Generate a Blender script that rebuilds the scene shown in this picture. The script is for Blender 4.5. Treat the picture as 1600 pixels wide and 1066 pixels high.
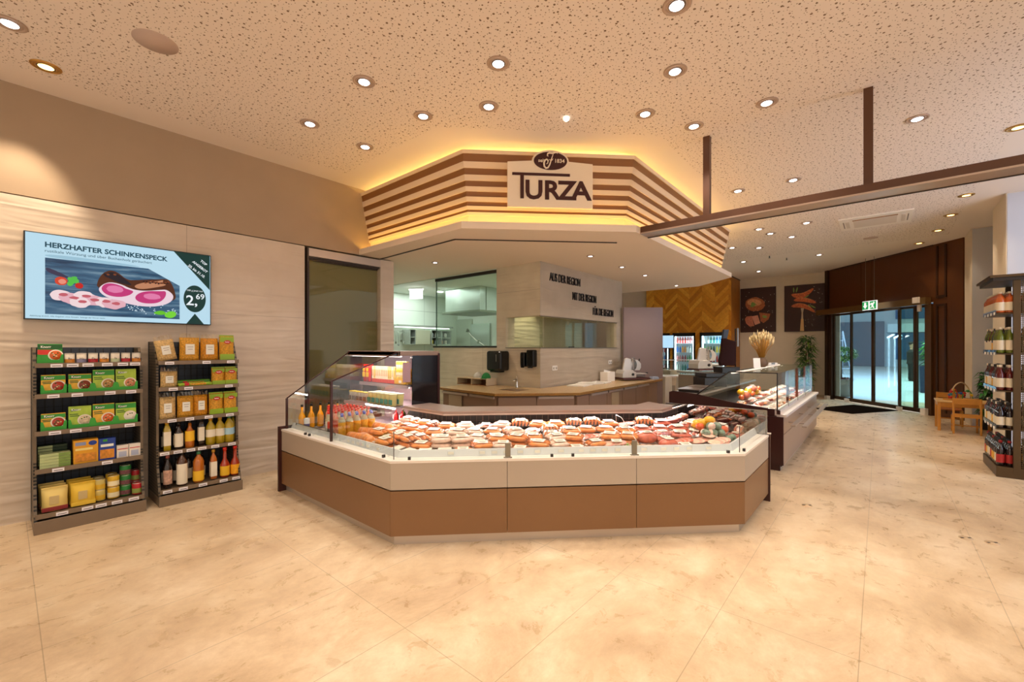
import bpy, bmesh, math, random
from mathutils import Vector, Matrix, Euler
random.seed(7)
PI=math.pi
R=math.radians
SC=bpy.context.scene
for _o in list(bpy.data.objects): bpy.data.objects.remove(_o)
COL=SC.collection

# ---------------------------------------------------------------- camera
cam_d=bpy.data.cameras.new('camera'); cam=bpy.data.objects.new('camera',cam_d); COL.objects.link(cam)
cam.location=(0,0,1.6)
cam.rotation_euler=(R(90),0,R(40.4-90))
cam_d.sensor_width=36; cam_d.lens=675*36/1600
cam_d.shift_y=10/1600
cam_d.clip_start=.05; cam_d.clip_end=200
SC.camera=cam
SC.view_settings.view_transform='Standard'
SC.view_settings.look='None'
SC.view_settings.gamma=1
SC.view_settings.use_curve_mapping=False
SC.view_settings.exposure=0.18

# ---------------------------------------------------------------- world: warm hall behind the camera, cool daylight towards the street (+x)
def lin(c):
    if isinstance(c,str):
        c=c.lstrip('#'); c=[int(c[i:i+2],16)/255 for i in (0,2,4)]
    return tuple((v/12.92 if v<=.04045 else ((v+.055)/1.055)**2.4) for v in c[:3])+(1,)
W=bpy.data.worlds.new('world'); SC.world=W; W.use_nodes=True
nt=W.node_tree; nt.nodes.clear()
_tc=nt.nodes.new('ShaderNodeTexCoord'); _sx=nt.nodes.new('ShaderNodeSeparateXYZ')
_mr=nt.nodes.new('ShaderNodeMapRange'); _mx=nt.nodes.new('ShaderNodeMix'); _mx.data_type='RGBA'
_bg=nt.nodes.new('ShaderNodeBackground'); _ow=nt.nodes.new('ShaderNodeOutputWorld')
nt.links.new(_tc.outputs['Generated'],_sx.inputs[0]); nt.links.new(_sx.outputs['X'],_mr.inputs[0])
_mr.inputs[1].default_value=.35; _mr.inputs[2].default_value=.7
nt.links.new(_mr.outputs[0],_mx.inputs[0])
WORLD_WARM=(1.0,.83,.68,1); WORLD_COOL=(.5,.72,.9,1)
_mx.inputs[6].default_value=WORLD_WARM; _mx.inputs[7].default_value=WORLD_COOL
nt.links.new(_mx.outputs[2],_bg.inputs[0]); _bg.inputs[1].default_value=0.75
nt.links.new(_bg.outputs[0],_ow.inputs[0])

def add_light(name,kind,loc,energy,color,size=.1,rot=(0,0,0),spot=None,blend=.6,parent=None,sizey=None,target=None):
    d=bpy.data.lights.new(name,kind); d.energy=energy; d.color=color
    if kind=='AREA':
        d.size=size
        if sizey: d.shape='RECTANGLE'; d.size_y=sizey
    else: d.shadow_soft_size=size
    if kind=='SPOT': d.spot_size=R(spot); d.spot_blend=blend
    o=bpy.data.objects.new(name,d); COL.objects.link(o); o.location=loc; o.rotation_euler=rot
    if target is not None:
        v=Vector(target)-Vector(loc); o.rotation_euler=v.to_track_quat('-Z','Y').to_euler()
    if parent: o.parent=parent; 
    return o
WARM=(1,.86,.74); WARMER=(1,.79,.56); NEUT=(1,.93,.86); COOLW=(.9,1,.95)
# daylight through the shop windows on the right (outside the frame)
add_light('window_daylight','AREA',(6.5,-5.2,2.2),210,(.62,.74,1),3.2,sizey=2.6,target=(11.6,-1.6,2.0))
# street daylight outside the doors
add_light('street_daylight','AREA',(24,-1,11),6500,(.82,.92,1),12,rot=(0,0,0))
# kitchen lighting panel
add_light('kitchen_panel_light','AREA',(6.4,8.3,2.96),30,COOLW,1.6,rot=(0,0,0))
add_light('passage_light','AREA',(7.2,5.9,2.96),14,COOLW,.8,rot=(0,0,0))
add_light('niche_fill','SPOT',(6.35,4.8,2.94),60,(1,.9,.66),.05,spot=70,blend=.7,target=(6.35,5.0,1.5))  # spot added to brighten the wall behind the pass-through, fitting unseen

# ---------------------------------------------------------------- materials
_mc={}
def mat(name,c,rough=.5,metal=0.,emit=0.,spec=.5,noise=0.,nscale=8.,bump=0.,bscale=40.,coat=0.,alpha=1.,trans=0.):
    if name in _mc: return _mc[name]
    m=bpy.data.materials.new(name); m.use_nodes=True; n=m.node_tree; b=n.nodes['Principled BSDF']
    col=lin(c); m.diffuse_color=col
    b.inputs['Base Color'].default_value=col; b.inputs['Roughness'].default_value=rough
    b.inputs['Metallic'].default_value=metal; b.inputs['Specular IOR Level'].default_value=spec
    b.inputs['Coat Weight'].default_value=coat
    if alpha<1: b.inputs['Alpha'].default_value=alpha
    if trans: b.inputs['Transmission Weight'].default_value=trans
    if emit:
        b.inputs['Emission Color'].default_value=col; b.inputs['Emission Strength'].default_value=emit
    tc=None
    if noise or bump:
        tc=n.nodes.new('ShaderNodeTexCoord')
    if noise:
        t=n.nodes.new('ShaderNodeTexNoise'); t.inputs['Scale'].default_value=nscale; t.inputs['Detail'].default_value=4
        n.links.new(tc.outputs['Object'],t.inputs['Vector'])
        r=n.nodes.new('ShaderNodeMapRange'); r.inputs[1].default_value=.3; r.inputs[2].default_value=.7
        r.inputs[3].default_value=1-noise; r.inputs[4].default_value=1+noise*.6
        n.links.new(t.outputs['Fac'],r.inputs[0])
        mx=n.nodes.new('ShaderNodeVectorMath'); mx.operation='SCALE'; mx.inputs[0].default_value=col[:3]
        n.links.new(r.outputs[0],mx.inputs['Scale']); n.links.new(mx.outputs[0],b.inputs['Base Color'])
    if bump:
        t=n.nodes.new('ShaderNodeTexNoise'); t.inputs['Scale'].default_value=bscale; t.inputs['Detail'].default_value=3
        n.links.new(tc.outputs['Object'],t.inputs['Vector'])
        bp=n.nodes.new('ShaderNodeBump'); bp.inputs['Strength'].default_value=bump; bp.inputs['Distance'].default_value=.02
        n.links.new(t.outputs['Fac'],bp.inputs['Height']); n.links.new(bp.outputs[0],b.inputs['Normal'])
    _mc[name]=m; return m

def glass(name,tint='#ffffff',refl=.9,rough=.01,opac=0.0):
    """thin clear pane: transparent with a fresnel reflection"""
    if name in _mc: return _mc[name]
    m=bpy.data.materials.new(name); m.use_nodes=True; n=m.node_tree; n.nodes.clear()
    o=n.nodes.new('ShaderNodeOutputMaterial'); t=n.nodes.new('ShaderNodeBsdfTransparent'); g=n.nodes.new('ShaderNodeBsdfGlossy')
    t.inputs[0].default_value=lin(tint); g.inputs['Roughness'].default_value=rough; g.inputs[0].default_value=(refl,refl,refl,1)
    x=n.nodes.new('ShaderNodeMixShader')
    f2=n.nodes.new('ShaderNodeLayerWeight'); f2.inputs[0].default_value=.25
    mm=n.nodes.new('ShaderNodeMath'); mm.operation='MULTIPLY_ADD'; mm.inputs[1].default_value=.2; mm.inputs[2].default_value=.015+opac
    n.links.new(f2.outputs['Fresnel'],mm.inputs[0])
    n.links.new(mm.outputs[0],x.inputs[0]); n.links.new(t.outputs[0],x.inputs[1]); n.links.new(g.outputs[0],x.inputs[2])
    n.links.new(x.outputs[0],o.inputs[0])
    _mc[name]=m; return m

def node_mat(name):
    m=bpy.data.materials.new(name); m.use_nodes=True; _mc[name]=m
    return m,m.node_tree,m.node_tree.nodes['Principled BSDF']

# ---------------------------------------------------------------- mesh helpers
class MB:
    def __init__(s): s.bm=bmesh.new(); s.mats=[]
    def mi(s,m):
        if m is None: return 0
        if m not in s.mats: s.mats.append(m)
        return s.mats.index(m)
    def _fin(s,vs,m,T=None):
        i=s.mi(m)
        if T is not None:
            for v in vs: v.co=T@v.co
        fs=set()
        for v in vs:
            for f in v.link_faces: fs.add(f)
        for f in fs: f.material_index=i
        return s
    def box(s,c,d,m=None,rz=0,T=None,taper=1.0):
        hx,hy,hz=d[0]/2,d[1]/2,d[2]/2; vs=[]
        for z in (-1,1):
            k=taper if z>0 else 1
            for x,y in ((-1,-1),(1,-1),(1,1),(-1,1)):
                p=Vector((x*hx*k,y*hy*k,z*hz))
                if rz: p.rotate(Euler((0,0,rz)))
                vs.append(s.bm.verts.new(p+Vector(c)))
        for q in ((3,2,1,0),(4,5,6,7),(0,1,5,4),(1,2,6,5),(2,3,7,6),(3,0,4,7)):
            s.bm.faces.new([vs[i] for i in q])
        return s._fin(vs,m,T)
    def prism(s,pts,z0,z1,m=None,T=None,inset=0):
        """polygon in xy extruded from z0 to z1 (z1 may be a list of heights)"""
        n=len(pts); a=0
        for i in range(n):
            x0,y0=pts[i][:2]; x1,y1=pts[(i+1)%n][:2]; a+=x0*y1-x1*y0
        if a<0: pts=pts[::-1]
        zz1=z1 if isinstance(z1,(list,tuple)) else [z1]*n
        lo=[s.bm.verts.new((p[0],p[1],z0)) for p in pts]; hi=[s.bm.verts.new((p[0],p[1],z)) for p,z in zip(pts,zz1)]
        s.bm.faces.new(lo[::-1]); s.bm.faces.new(hi)
        for i in range(n):
            j=(i+1)%n; s.bm.faces.new((lo[i],lo[j],hi[j],hi[i]))
        return s._fin(lo+hi,m,T)
    def quad(s,a,b,c,d,m=None,T=None):
        vs=[s.bm.verts.new(p) for p in (a,b,c,d)]; s.bm.faces.new(vs); return s._fin(vs,m,T)
    def wall(s,p,q,z0,z1,th,m=None):
        """upright slab along p->q, thickness th to the LEFT of the direction (negative = right)"""
        d=Vector((q[0]-p[0],q[1]-p[1])).normalized(); n=Vector((-d.y,d.x))*th
        return s.prism([(p[0],p[1]),(q[0],q[1]),(q[0]+n.x,q[1]+n.y),(p[0]+n.x,p[1]+n.y)],z0,z1,m)
    def tube(s,pts,r,seg=8,m=None,T=None,cap=True):
        pts=[Vector(p) for p in pts]; rs=r if isinstance(r,(list,tuple)) else [r]*len(pts)
        rings=[]; up=None
        for i,p in enumerate(pts):
            if i==0: t=pts[1]-pts[0]
            elif i==len(pts)-1: t=pts[-1]-pts[-2]
            else: t=(pts[i+1]-pts[i]).normalized()+(pts[i]-pts[i-1]).normalized()
            if t.length<1e-9: t=Vector((0,0,1))
            t.normalize()
            if up is None:
                a=Vector((0,0,1)) if abs(t.z)<.9 else Vector((1,0,0)); up=t.cross(a).normalized()
            else:
                up=(up-t*up.dot(t)); up=up.normalized() if up.length>1e-6 else t.orthogonal().normalized()
            w=t.cross(up)
            rings.append([s.bm.verts.new(p+(up*math.cos(k*2*PI/seg)+w*math.sin(k*2*PI/seg))*rs[i]) for k in range(seg)])
        for a,b in zip(rings,rings[1:]):
            for k in range(seg):
                j=(k+1)%seg; s.bm.faces.new((a[k],a[j],b[j],b[k]))
        if cap: s.bm.faces.new(rings[0][::-1]); s.bm.faces.new(rings[-1])
        vs=[v for q in rings for v in q]
        for v in vs:
            for f in v.link_faces: f.smooth=True
        return s._fin(vs,m,T)
    def lathe(s,prof,seg=16,m=None,c=(0,0,0),T=None,cap=True,sx=1,sy=1):
        rings=[]
        for r,z in prof:
            rings.append([s.bm.verts.new((c[0]+r*sx*math.cos(k*2*PI/seg),c[1]+r*sy*math.sin(k*2*PI/seg),c[2]+z)) for k in range(seg)])
        for a,b in zip(rings,rings[1:]):
            for k in range(seg):
                j=(k+1)%seg; f=s.bm.faces.new((a[k],a[j],b[j],b[k])); f.smooth=True
        if cap:
            s.bm.faces.new(rings[0][::-1]); s.bm.faces.new(rings[-1])
        return s._fin([v for q in rings for v in q],m,T)
    def ell(s,c,r,m=None,seg=12,rings=7,T=None):
        if not isinstance(r,(tuple,list)): r=(r,r,r)
        prof=[]
        top=s.bm.verts.new((c[0],c[1],c[2]+r[2])); bot=s.bm.verts.new((c[0],c[1],c[2]-r[2])); rr=[]
        for i in range(1,rings):
            th=PI*i/rings; z=math.cos(th); q=math.sin(th)
            rr.append([s.bm.verts.new((c[0]+r[0]*q*math.cos(k*2*PI/seg),c[1]+r[1]*q*math.sin(k*2*PI/seg),c[2]+r[2]*z)) for k in range(seg)])
        fs=[]
        for k in range(seg):
            j=(k+1)%seg
            fs.append(s.bm.faces.new((top,rr[0][k],rr[0][j])))
            for a,b in zip(rr,rr[1:]): fs.append(s.bm.faces.new((a[k],b[k],b[j],a[j])))
            fs.append(s.bm.faces.new((rr[-1][j],rr[-1][k],bot)))
        for f in fs: f.smooth=True
        return s._fin([top,bot]+[v for q in rr for v in q],m,T)
    def poly(s,pts2,th,m=None,T=None):
        """outline in local xz-plane (x right, z up) facing -y, thickness th"""
        n=len(pts2); a=sum(pts2[i][0]*pts2[(i+1)%n][1]-pts2[(i+1)%n][0]*pts2[i][1] for i in range(n))
        if a<0: pts2=pts2[::-1]
        f=[s.bm.verts.new((p[0],-th,p[1])) for p in pts2]; b=[s.bm.verts.new((p[0],0,p[1])) for p in pts2]
        s.bm.faces.new(f); s.bm.faces.new(b[::-1])
        for i in range(n):
            j=(i+1)%n; s.bm.faces.new((f[j],f[i],b[i],b[j]))
        return s._fin(f+b,m,T)
    def build(s,name,m=None,parent=None,bevel=0,seg=2,smooth=False,sub=0,loc=None,rz=0):
        me=bpy.data.meshes.new(name)
        bmesh.ops.recalc_face_normals(s.bm,faces=s.bm.faces[:]) if len(s.bm.faces)<20000 else None
        if smooth:
            for f in s.bm.faces: f.smooth=True
        s.bm.to_mesh(me); s.bm.free()
        ms=s.mats or [m]
        for q in ms: me.materials.append(q if q is not None else m)
        o=bpy.data.objects.new(name,me); COL.objects.link(o)
        if parent is not None: o.parent=parent
        if loc is not None: o.location=loc
        if rz: o.rotation_euler=(0,0,rz)
        if bevel:
            b=o.modifiers.new('bevel','BEVEL'); b.width=bevel; b.segments=seg; b.limit_method='ANGLE'; b.angle_limit=R(40)
            b.harden_normals=False
        if sub:
            b=o.modifiers.new('sub','SUBSURF'); b.levels=sub; b.render_levels=sub
        return o
def tag(o,label=None,cat=None,group=None,kind=None):
    if label:o['label']=label
    if cat:o['category']=cat
    if group:o['group']=group
    if kind:o['kind']=kind
    return o
def thing(name,label,cat,loc=(0,0,0),rz=0,group=None,rot=None):
    o=bpy.data.objects.new(name,None); COL.objects.link(o); o.empty_display_size=.05
    o.location=loc; o.rotation_euler=rot if rot else (0,0,rz)
    return tag(o,label,cat,group)
def struct(o): o['kind']='structure'; return o
_kids={}
def kids(o):
    return [c for c in bpy.data.objects if c.parent==o]
_kc={}
def tree(o):
    if o.name not in _kc: _kc[o.name]=[(c,kids(c)) for c in kids(o)]
    return _kc[o.name]
def dup(root,loc,rz=0,label=None,group=None,rot=None,scale=None):
    r=root.copy(); COL.objects.link(r); r.location=loc; r.rotation_euler=rot if rot else (0,0,rz)
    if scale: r.scale=(scale,)*3 if not isinstance(scale,tuple) else scale
    if label: r['label']=label
    if group: r['group']=group
    elif 'group' in r.keys() and group=='' : del r['group']
    for c,gs in tree(root):
        d=c.copy(); COL.objects.link(d); d.parent=r
        for g in gs:
            e=g.copy(); COL.objects.link(e); e.parent=d
    return r
class Proto:
    """first placement moves the prototype itself, later ones copy it"""
    def __init__(s,root): s.root=root; s.used=False; tree(root)
    def put(s,loc,rz=0,label=None,group=None,rot=None,scale=None):
        if not s.used:
            s.used=True; r=s.root; r.location=loc; r.rotation_euler=rot if rot else (0,0,rz)
            if scale: r.scale=(scale,)*3 if not isinstance(scale,tuple) else scale
            if label:r['label']=label
            if group:r['group']=group
            return r
        return dup(s.root,loc,rz,label,group,rot,scale)
def flush_protos():
    pass
FONT=None
def text(name,body,size,m,parent=None,loc=(0,0,0),rot=(R(90),0,0),ext=.002,align='LEFT',sx=1.0,bold=0.0,shear=0,space=1.0):
    cu=bpy.data.curves.new(name,'FONT'); cu.body=body; cu.size=size; cu.extrude=ext; cu.align_x=align; cu.offset=bold; cu.shear=shear
    cu.resolution_u=3; cu.space_character=space
    t=bpy.data.objects.new(name+'_src',cu); COL.objects.link(t)
    dg=bpy.context.evaluated_depsgraph_get(); dg.update()
    me=bpy.data.meshes.new_from_object(t.evaluated_get(dg)); me.name=name
    bpy.data.objects.remove(t); bpy.data.curves.remove(cu)
    me.materials.clear(); me.materials.append(m)
    o=bpy.data.objects.new(name,me); COL.objects.link(o)
    o.location=loc; o.rotation_euler=rot; o.scale=(sx,1,1)
    if parent is not None:o.parent=parent
    return o
ORD=['first','second','third','fourth','fifth','sixth','seventh','eighth','ninth','tenth','eleventh','twelfth','thirteenth','fourteenth','fifteenth','sixteenth','seventeenth','eighteenth','nineteenth','twentieth','twenty-first','twenty-second','twenty-third','twenty-fourth','twenty-fifth','twenty-sixth','twenty-seventh']
def ordl(i,n):
    if i==0: return 'leftmost'
    if i==n-1: return 'rightmost'
    return ORD[i]+' from the left'
# ================================================================ surfaces
CW='#e9dccb'
m,n,b=node_mat('floor_stone')
tc=n.nodes.new('ShaderNodeTexCoord')
def N(tp,**k):
    q=n.nodes.new(tp)
    for a,v in k.items(): setattr(q,a,v)
    return q
def noise(scale,detail=5,rough=.55,vec=None,dist=0):
    q=N('ShaderNodeTexNoise'); q.inputs['Scale'].default_value=scale; q.inputs['Detail'].default_value=detail
    q.inputs['Roughness'].default_value=rough; q.inputs['Distortion'].default_value=dist
    n.links.new(vec or tc.outputs['Object'],q.inputs['Vector']); return q
def ramp(src,stops):
    q=N('ShaderNodeValToRGB'); e=q.color_ramp.elements
    e[0].position=stops[0][0]; e[0].color=lin(stops[0][1]); e[1].position=stops[1][0]; e[1].color=lin(stops[1][1])
    for p,c in stops[2:]:
        k=e.new(p); k.color=lin(c)
    n.links.new(src,q.inputs[0]); return q
def mixc(f,a,bb,mode='MIX'):
    q=N('ShaderNodeMix'); q.data_type='RGBA'; q.blend_type=mode
    for s_,v in ((0,f),(6,a),(7,bb)):
        if hasattr(v,'is_output') or hasattr(v,'links'): n.links.new(v,q.inputs[s_])
        else: q.inputs[s_].default_value=v
    return q.outputs[2]
mp=N('ShaderNodeMapping'); mp.inputs['Scale'].default_value=(1,1.25,1)
n.links.new(tc.outputs['Object'],mp.inputs[0])
n1=noise(1.3,9,.74,mp.outputs[0],.3); n2=noise(5,8,.72,mp.outputs[0],.5)
r1=ramp(n1.outputs['Fac'],[(.32,'#bfa482'),(.66,'#ecd8b8'),(.5,'#d9c09c')])
r2=ramp(n2.outputs['Fac'],[(.24,'#c9b294'),(.60,'#ffffff')])
c=mixc(.38,r1.outputs[0],r2.outputs[0],'MULTIPLY')
sx=N('ShaderNodeSeparateXYZ'); n.links.new(tc.outputs['Object'],sx.inputs[0])
def math_(op,a,bv=None,c_=None):
    q=N('ShaderNodeMath',operation=op)
    for i,v in enumerate((a,bv,c_)):
        if v is None: continue
        if hasattr(v,'links'): n.links.new(v,q.inputs[i])
        else: q.inputs[i].default_value=v
    return q.outputs[0]
def seam(axis,off,per,w):
    v=math_('ADD',sx.outputs[axis],-off+200*per); v=math_('MODULO',v,per); v=math_('SUBTRACT',v,per/2); v=math_('ABSOLUTE',v)
    return math_('GREATER_THAN',v,per/2-w)
g=math_('MAXIMUM',seam('X',.13,1.35,.0022),seam('Y',.08,.66,.0022))
c=mixc(math_('MULTIPLY',g,.6),c,lin('#8f7a5c'))
n.links.new(c,b.inputs['Base Color'])
rr=N('ShaderNodeMapRange'); rr.inputs[3].default_value=.2; rr.inputs[4].default_value=.38; n.links.new(n2.outputs['Fac'],rr.inputs[0]); n.links.new(rr.outputs[0],b.inputs['Roughness'])
bp=N('ShaderNodeBump'); bp.inputs['Strength'].default_value=.05; bp.inputs['Distance'].default_value=.01; n.links.new(n2.outputs['Fac'],bp.inputs['Height']); n.links.new(bp.outputs[0],b.inputs['Normal'])
FLOOR=m

# perforated acoustic ceiling
m,n,b=node_mat('perforated_ceiling')
tc=n.nodes.new('ShaderNodeTexCoord')
def dots(scale,rad,rnd):
    q=N('ShaderNodeTexVoronoi'); q.voronoi_dimensions='2D'; q.inputs['Scale'].default_value=scale; q.inputs['Randomness'].default_value=rnd
    n.links.new(tc.outputs['Object'],q.inputs['Vector'])
    s3=N('ShaderNodeSeparateColor'); n.links.new(q.outputs['Color'],s3.inputs[0])
    t=math_('MULTIPLY_ADD',s3.outputs[0],rad*.55,rad*.5)
    return math_('LESS_THAN',q.outputs['Distance'],t)
d=math_('MAXIMUM',dots(13.5,.125,.85),dots(27,.125,.95))
sx=N('ShaderNodeSeparateXYZ'); n.links.new(tc.outputs['Object'],sx.inputs[0])
# plain margins: along the left wall, around the canopy, along the right piers
mk=math_('LESS_THAN',sx.outputs['Y'],5.62)
mk=math_('MULTIPLY',mk,math_('GREATER_THAN',sx.outputs['Y'],-1.12))
in1=math_('GREATER_THAN',sx.outputs['X'],3.05)
in2=math_('GREATER_THAN',math_('ADD',sx.outputs['X'],sx.outputs['Y']),6.72)
in3=math_('GREATER_THAN',sx.outputs['Y'],1.9)
canopy_in=math_('MULTIPLY',math_('MULTIPLY',in1,in2),in3)
canopy_in=math_('MULTIPLY',canopy_in,math_('LESS_THAN',sx.outputs['X'],9.9))
mk=math_('MULTIPLY',mk,math_('SUBTRACT',1,canopy_in))
mk=math_('MULTIPLY',mk,math_('LESS_THAN',sx.outputs['X'],13.0))
d=math_('MULTIPLY',d,mk)
n.links.new(mixc(d,lin('#ecdfd2'),lin('#80684f')),b.inputs['Base Color']); b.inputs['Roughness'].default_value=.85
PERF=m

# wave-relief wall tiles
def wave_mat(name,c1,c2,amp=1.0,vertical_axis='Z',joint=True,rowh=1.06,colw=1.8,offx=0,offz=0,axis='X'):
    global n,tc,sx
    m,n,b=node_mat(name); tc=n.nodes.new('ShaderNodeTexCoord')
    mp=N('ShaderNodeMapping'); mp.inputs['Scale'].default_value=(.42,.42,3.4); n.links.new(tc.outputs['Object'],mp.inputs[0])
    q=noise(2.4,1,.35,mp.outputs[0],1.0)
    bp=N('ShaderNodeBump'); bp.inputs['Strength'].default_value=.5*amp; bp.inputs['Distance'].default_value=.06
    n.links.new(q.outputs['Fac'],bp.inputs['Height']); n.links.new(bp.outputs[0],b.inputs['Normal'])
    q2=noise(3,4,.5); cc=ramp(q2.outputs['Fac'],[(.3,c1),(.7,c2)]).outputs[0]
    if joint:
        sx=N('ShaderNodeSeparateXYZ'); n.links.new(tc.outputs['Object'],sx.inputs[0])
        g=math_('MAXIMUM',seam('Z',offz,rowh,.003),seam(axis,offx,colw,.003))
        cc=mixc(math_('MULTIPLY',g,.5),cc,lin('#7d6a58'))
    n.links.new(cc,b.inputs['Base Color']); b.inputs['Roughness'].default_value=.6
    return m
WAVE=wave_mat('wave_tile_wall','#cfc0ae','#d8cab9',1.0,offx=1.34,offz=.94)
WAVEX=wave_mat('wave_tile_block','#d3c6ae','#e0d4bc',.7,rowh=1.0,colw=1.3,offx=4.19,offz=.55,axis='Y')
PLAIN=mat('wall_plaster','#ad9880',.8,noise=.03,nscale=3)
PLAINW=mat('cream_plaster','#e4d8c6',.8,noise=.02,nscale=3)
SOFF=mat('soffit_plaster','#ead9c4',.8)
STAFF=mat('beige_paint_back','#d6c8b2',.75,noise=.02)

# ================================================================ setting
f=MB(); f.prism([(-4,-3.2),(17.2,-3.2),(17.2,9.6),(-4,9.6)],-.1,0,FLOOR); struct(f.build('floor'))
f=MB(); f.prism([(-2.5,-2.6),(17.2,-2.6),(17.2,6.1),(10.3,6.1),(-2.5,6.1)],4.0,4.12,PERF); struct(f.build('ceiling'))
# left wall: tiled lower part, set forward 2 cm, painted upper part
f=MB(); f.prism([(-2.5,6.0),(4.06,6.0),(4.06,6.4),(-2.5,6.4)],3.0,4.0,PLAIN); struct(f.build('wall_left_upper'))
f=MB(); f.prism([(-2.5,5.985),(2.66,5.985),(2.66,6.4),(-2.5,6.4)],0,2.985,WAVE)
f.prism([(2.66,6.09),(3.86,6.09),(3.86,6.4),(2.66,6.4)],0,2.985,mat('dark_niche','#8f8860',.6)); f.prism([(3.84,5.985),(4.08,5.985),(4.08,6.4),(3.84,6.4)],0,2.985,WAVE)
struct(f.build('wall_left'))
# ---- canopy over the counter: polygon, stripes, cove
CP=[(3.5,6.0),(3.5,3.75),(4.98,2.27),(9.4,2.27),(10.3,3.17),(10.3,6.0)]
def off_poly(P,d):
    """inset an open polyline's left side by d (towards the canopy's inside)"""
    out=[]
    for i,p in enumerate(P):
        ns=[]
        for a,b_ in ((i-1,i),(i,i+1)):
            if a<0 or b_>=len(P): continue
            t=Vector((P[b_][0]-P[a][0],P[b_][1]-P[a][1])).normalized(); ns.append(Vector((-t.y,t.x)))
        if len(ns)==1: v=ns[0]*d
        else:
            s_=ns[0]+ns[1]; v=s_*(d/(s_.dot(ns[0])))
        out.append((p[0]+v.x,p[1]+v.y))
    return out
m1=mat('canopy_cream','#e3cdb2',.6); m2=mat('canopy_brown','#8a5a2c',.45)
def band(mb,z0,z1,d0,d1,mm,th=.05):
    a0=off_poly(CP,d0); a1=off_poly(CP,d1); c0=off_poly(CP,d0+th); 
    for i in range(len(CP)-1):
        q=[a0[i],a0[i+1],a1[i+1],a1[i]]
        vs=[mb.bm.verts.new((a0[i][0],a0[i][1],z0)),mb.bm.verts.new((a0[i+1][0],a0[i+1][1],z0)),mb.bm.verts.new((a1[i+1][0],a1[i+1][1],z1)),mb.bm.verts.new((a1[i][0],a1[i][1],z1))]
        bk=[mb.bm.verts.new((c0[i][0],c0[i][1],z0)),mb.bm.verts.new((c0[i+1][0],c0[i+1][1],z0)),mb.bm.verts.new((c0[i+1][0],c0[i+1][1],z1)),mb.bm.verts.new((c0[i][0],c0[i][1],z1))]
        for fc in ((0,1,2,3),): mb.bm.faces.new([vs[k] for k in fc])
        mb.bm.faces.new([bk[k] for k in (3,2,1,0)])
        mb.bm.faces.new((vs[0],bk[0],bk[1],vs[1])); mb.bm.faces.new((vs[3],vs[2],bk[2],bk[3]))
        mb.bm.faces.new((vs[0],vs[3],bk[3],bk[0])); mb.bm.faces.new((vs[1],bk[1],bk[2],vs[2]))
        mb._fin(vs+bk,mm)
ZS=[3.93,3.90,3.836,3.757,3.674,3.598,3.53,3.47,3.41,3.349,3.304,3.263,3.236,3.206]
ZS=[3.94,3.90,3.81,3.74,3.665,3.60,3.535,3.48,3.42,3.365,3.315,3.275,3.245,3.21]
cf=MB()
SL=lambda z:(3.94-z)*.2
for i in range(len(ZS)-1):
    z1,z0=ZS[i],ZS[i+1]; cream=(i%2==0)
    band(cf,z0,z1,SL(z0)+(0 if cream else .012),SL(z1)+(0 if cream else .012),m1 if cream else m2)
struct(cf.build('trim_1'))
cv=MB()
band(cv,3.056,3.3,.17,.17,m1); struct(cv.build('trim_2'))
# lower ceiling slab of the canopy with its lip
lw=MB(); lip=off_poly(CP,-.02); lw.prism(lip+[(5.65,6.0),(5.65,9.4),(4.1,9.4),(4.1,6.0)] if False else lip,3.0,3.055,SOFF)
lw.prism([(4.06,6.0),(10.3,6.0),(10.3,9.5),(4.06,9.5)],3.0,3.055,SOFF)
struct(lw.build('ceiling_canopy'))
lp=MB(); band(lp,3.055,3.085,-.02,-.02,SOFF,.03); struct(lp.build('trim_3'))
# LED strips: in the cove and above the canopy edge
LED=mat('led_strip_warm','#ffd06a',.5,emit=14.0); LED2=mat('led_strip_top','#ffdc80',.5,emit=26.0)
ls=MB(); band(ls,3.058,3.066,.045,.045,LED,.03)
tag(ls.build('led_strip'),'warm glowing light strip in the cove along the bottom of the striped canopy','light')
ls=MB(); band(ls,3.90,3.91,.24,.24,LED2,.05)
tag(ls.build('led_strip'),'warm light strip along the top edge of the striped canopy','light')
# track slot in the lower ceiling
tr=MB(); TP=[(3.84,6.0),(3.76,4.17),(5.28,2.66)]
DK=mat('dark_groove','#3a2c22',.5)
for a,b_ in zip(TP,TP[1:]): tr.wall(a,b_,2.988,2.999,.02,DK)
tag(tr.build('ceiling_track'),'thin dark sliding-wall track set in the pale ceiling over the counter','track')
# suspended beam with hangers
BR=mat('beam_brown','#5a3822',.45); BS=mat('beam_metal','#b9a493',.35,metal=.6)
bt=thing('suspended_beam','long dark brown beam with pale underside hanging from the ceiling, right of the canopy','beam',(5.2,0,3))
f=MB(); f.box((0,-.6,.052),(.22,5.7,.075),BR); f.build('beam_body',parent=bt)
f=MB(); f.box((0,-.6,.006),(.24,5.7,.016),BS); f.build('beam_rail',parent=bt)
f=MB(); f.box((.115,-.6,.006),(.02,5.7,.03),DK); f.build('track_groove',parent=bt)
for yy in (1.5,.08):
    f=MB(); f.box((0,yy,.545),(.07,.07,.91),BR); f.box((0,yy,.095),(.1,.3,.014),BR); f.build('hanger',parent=bt)
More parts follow.
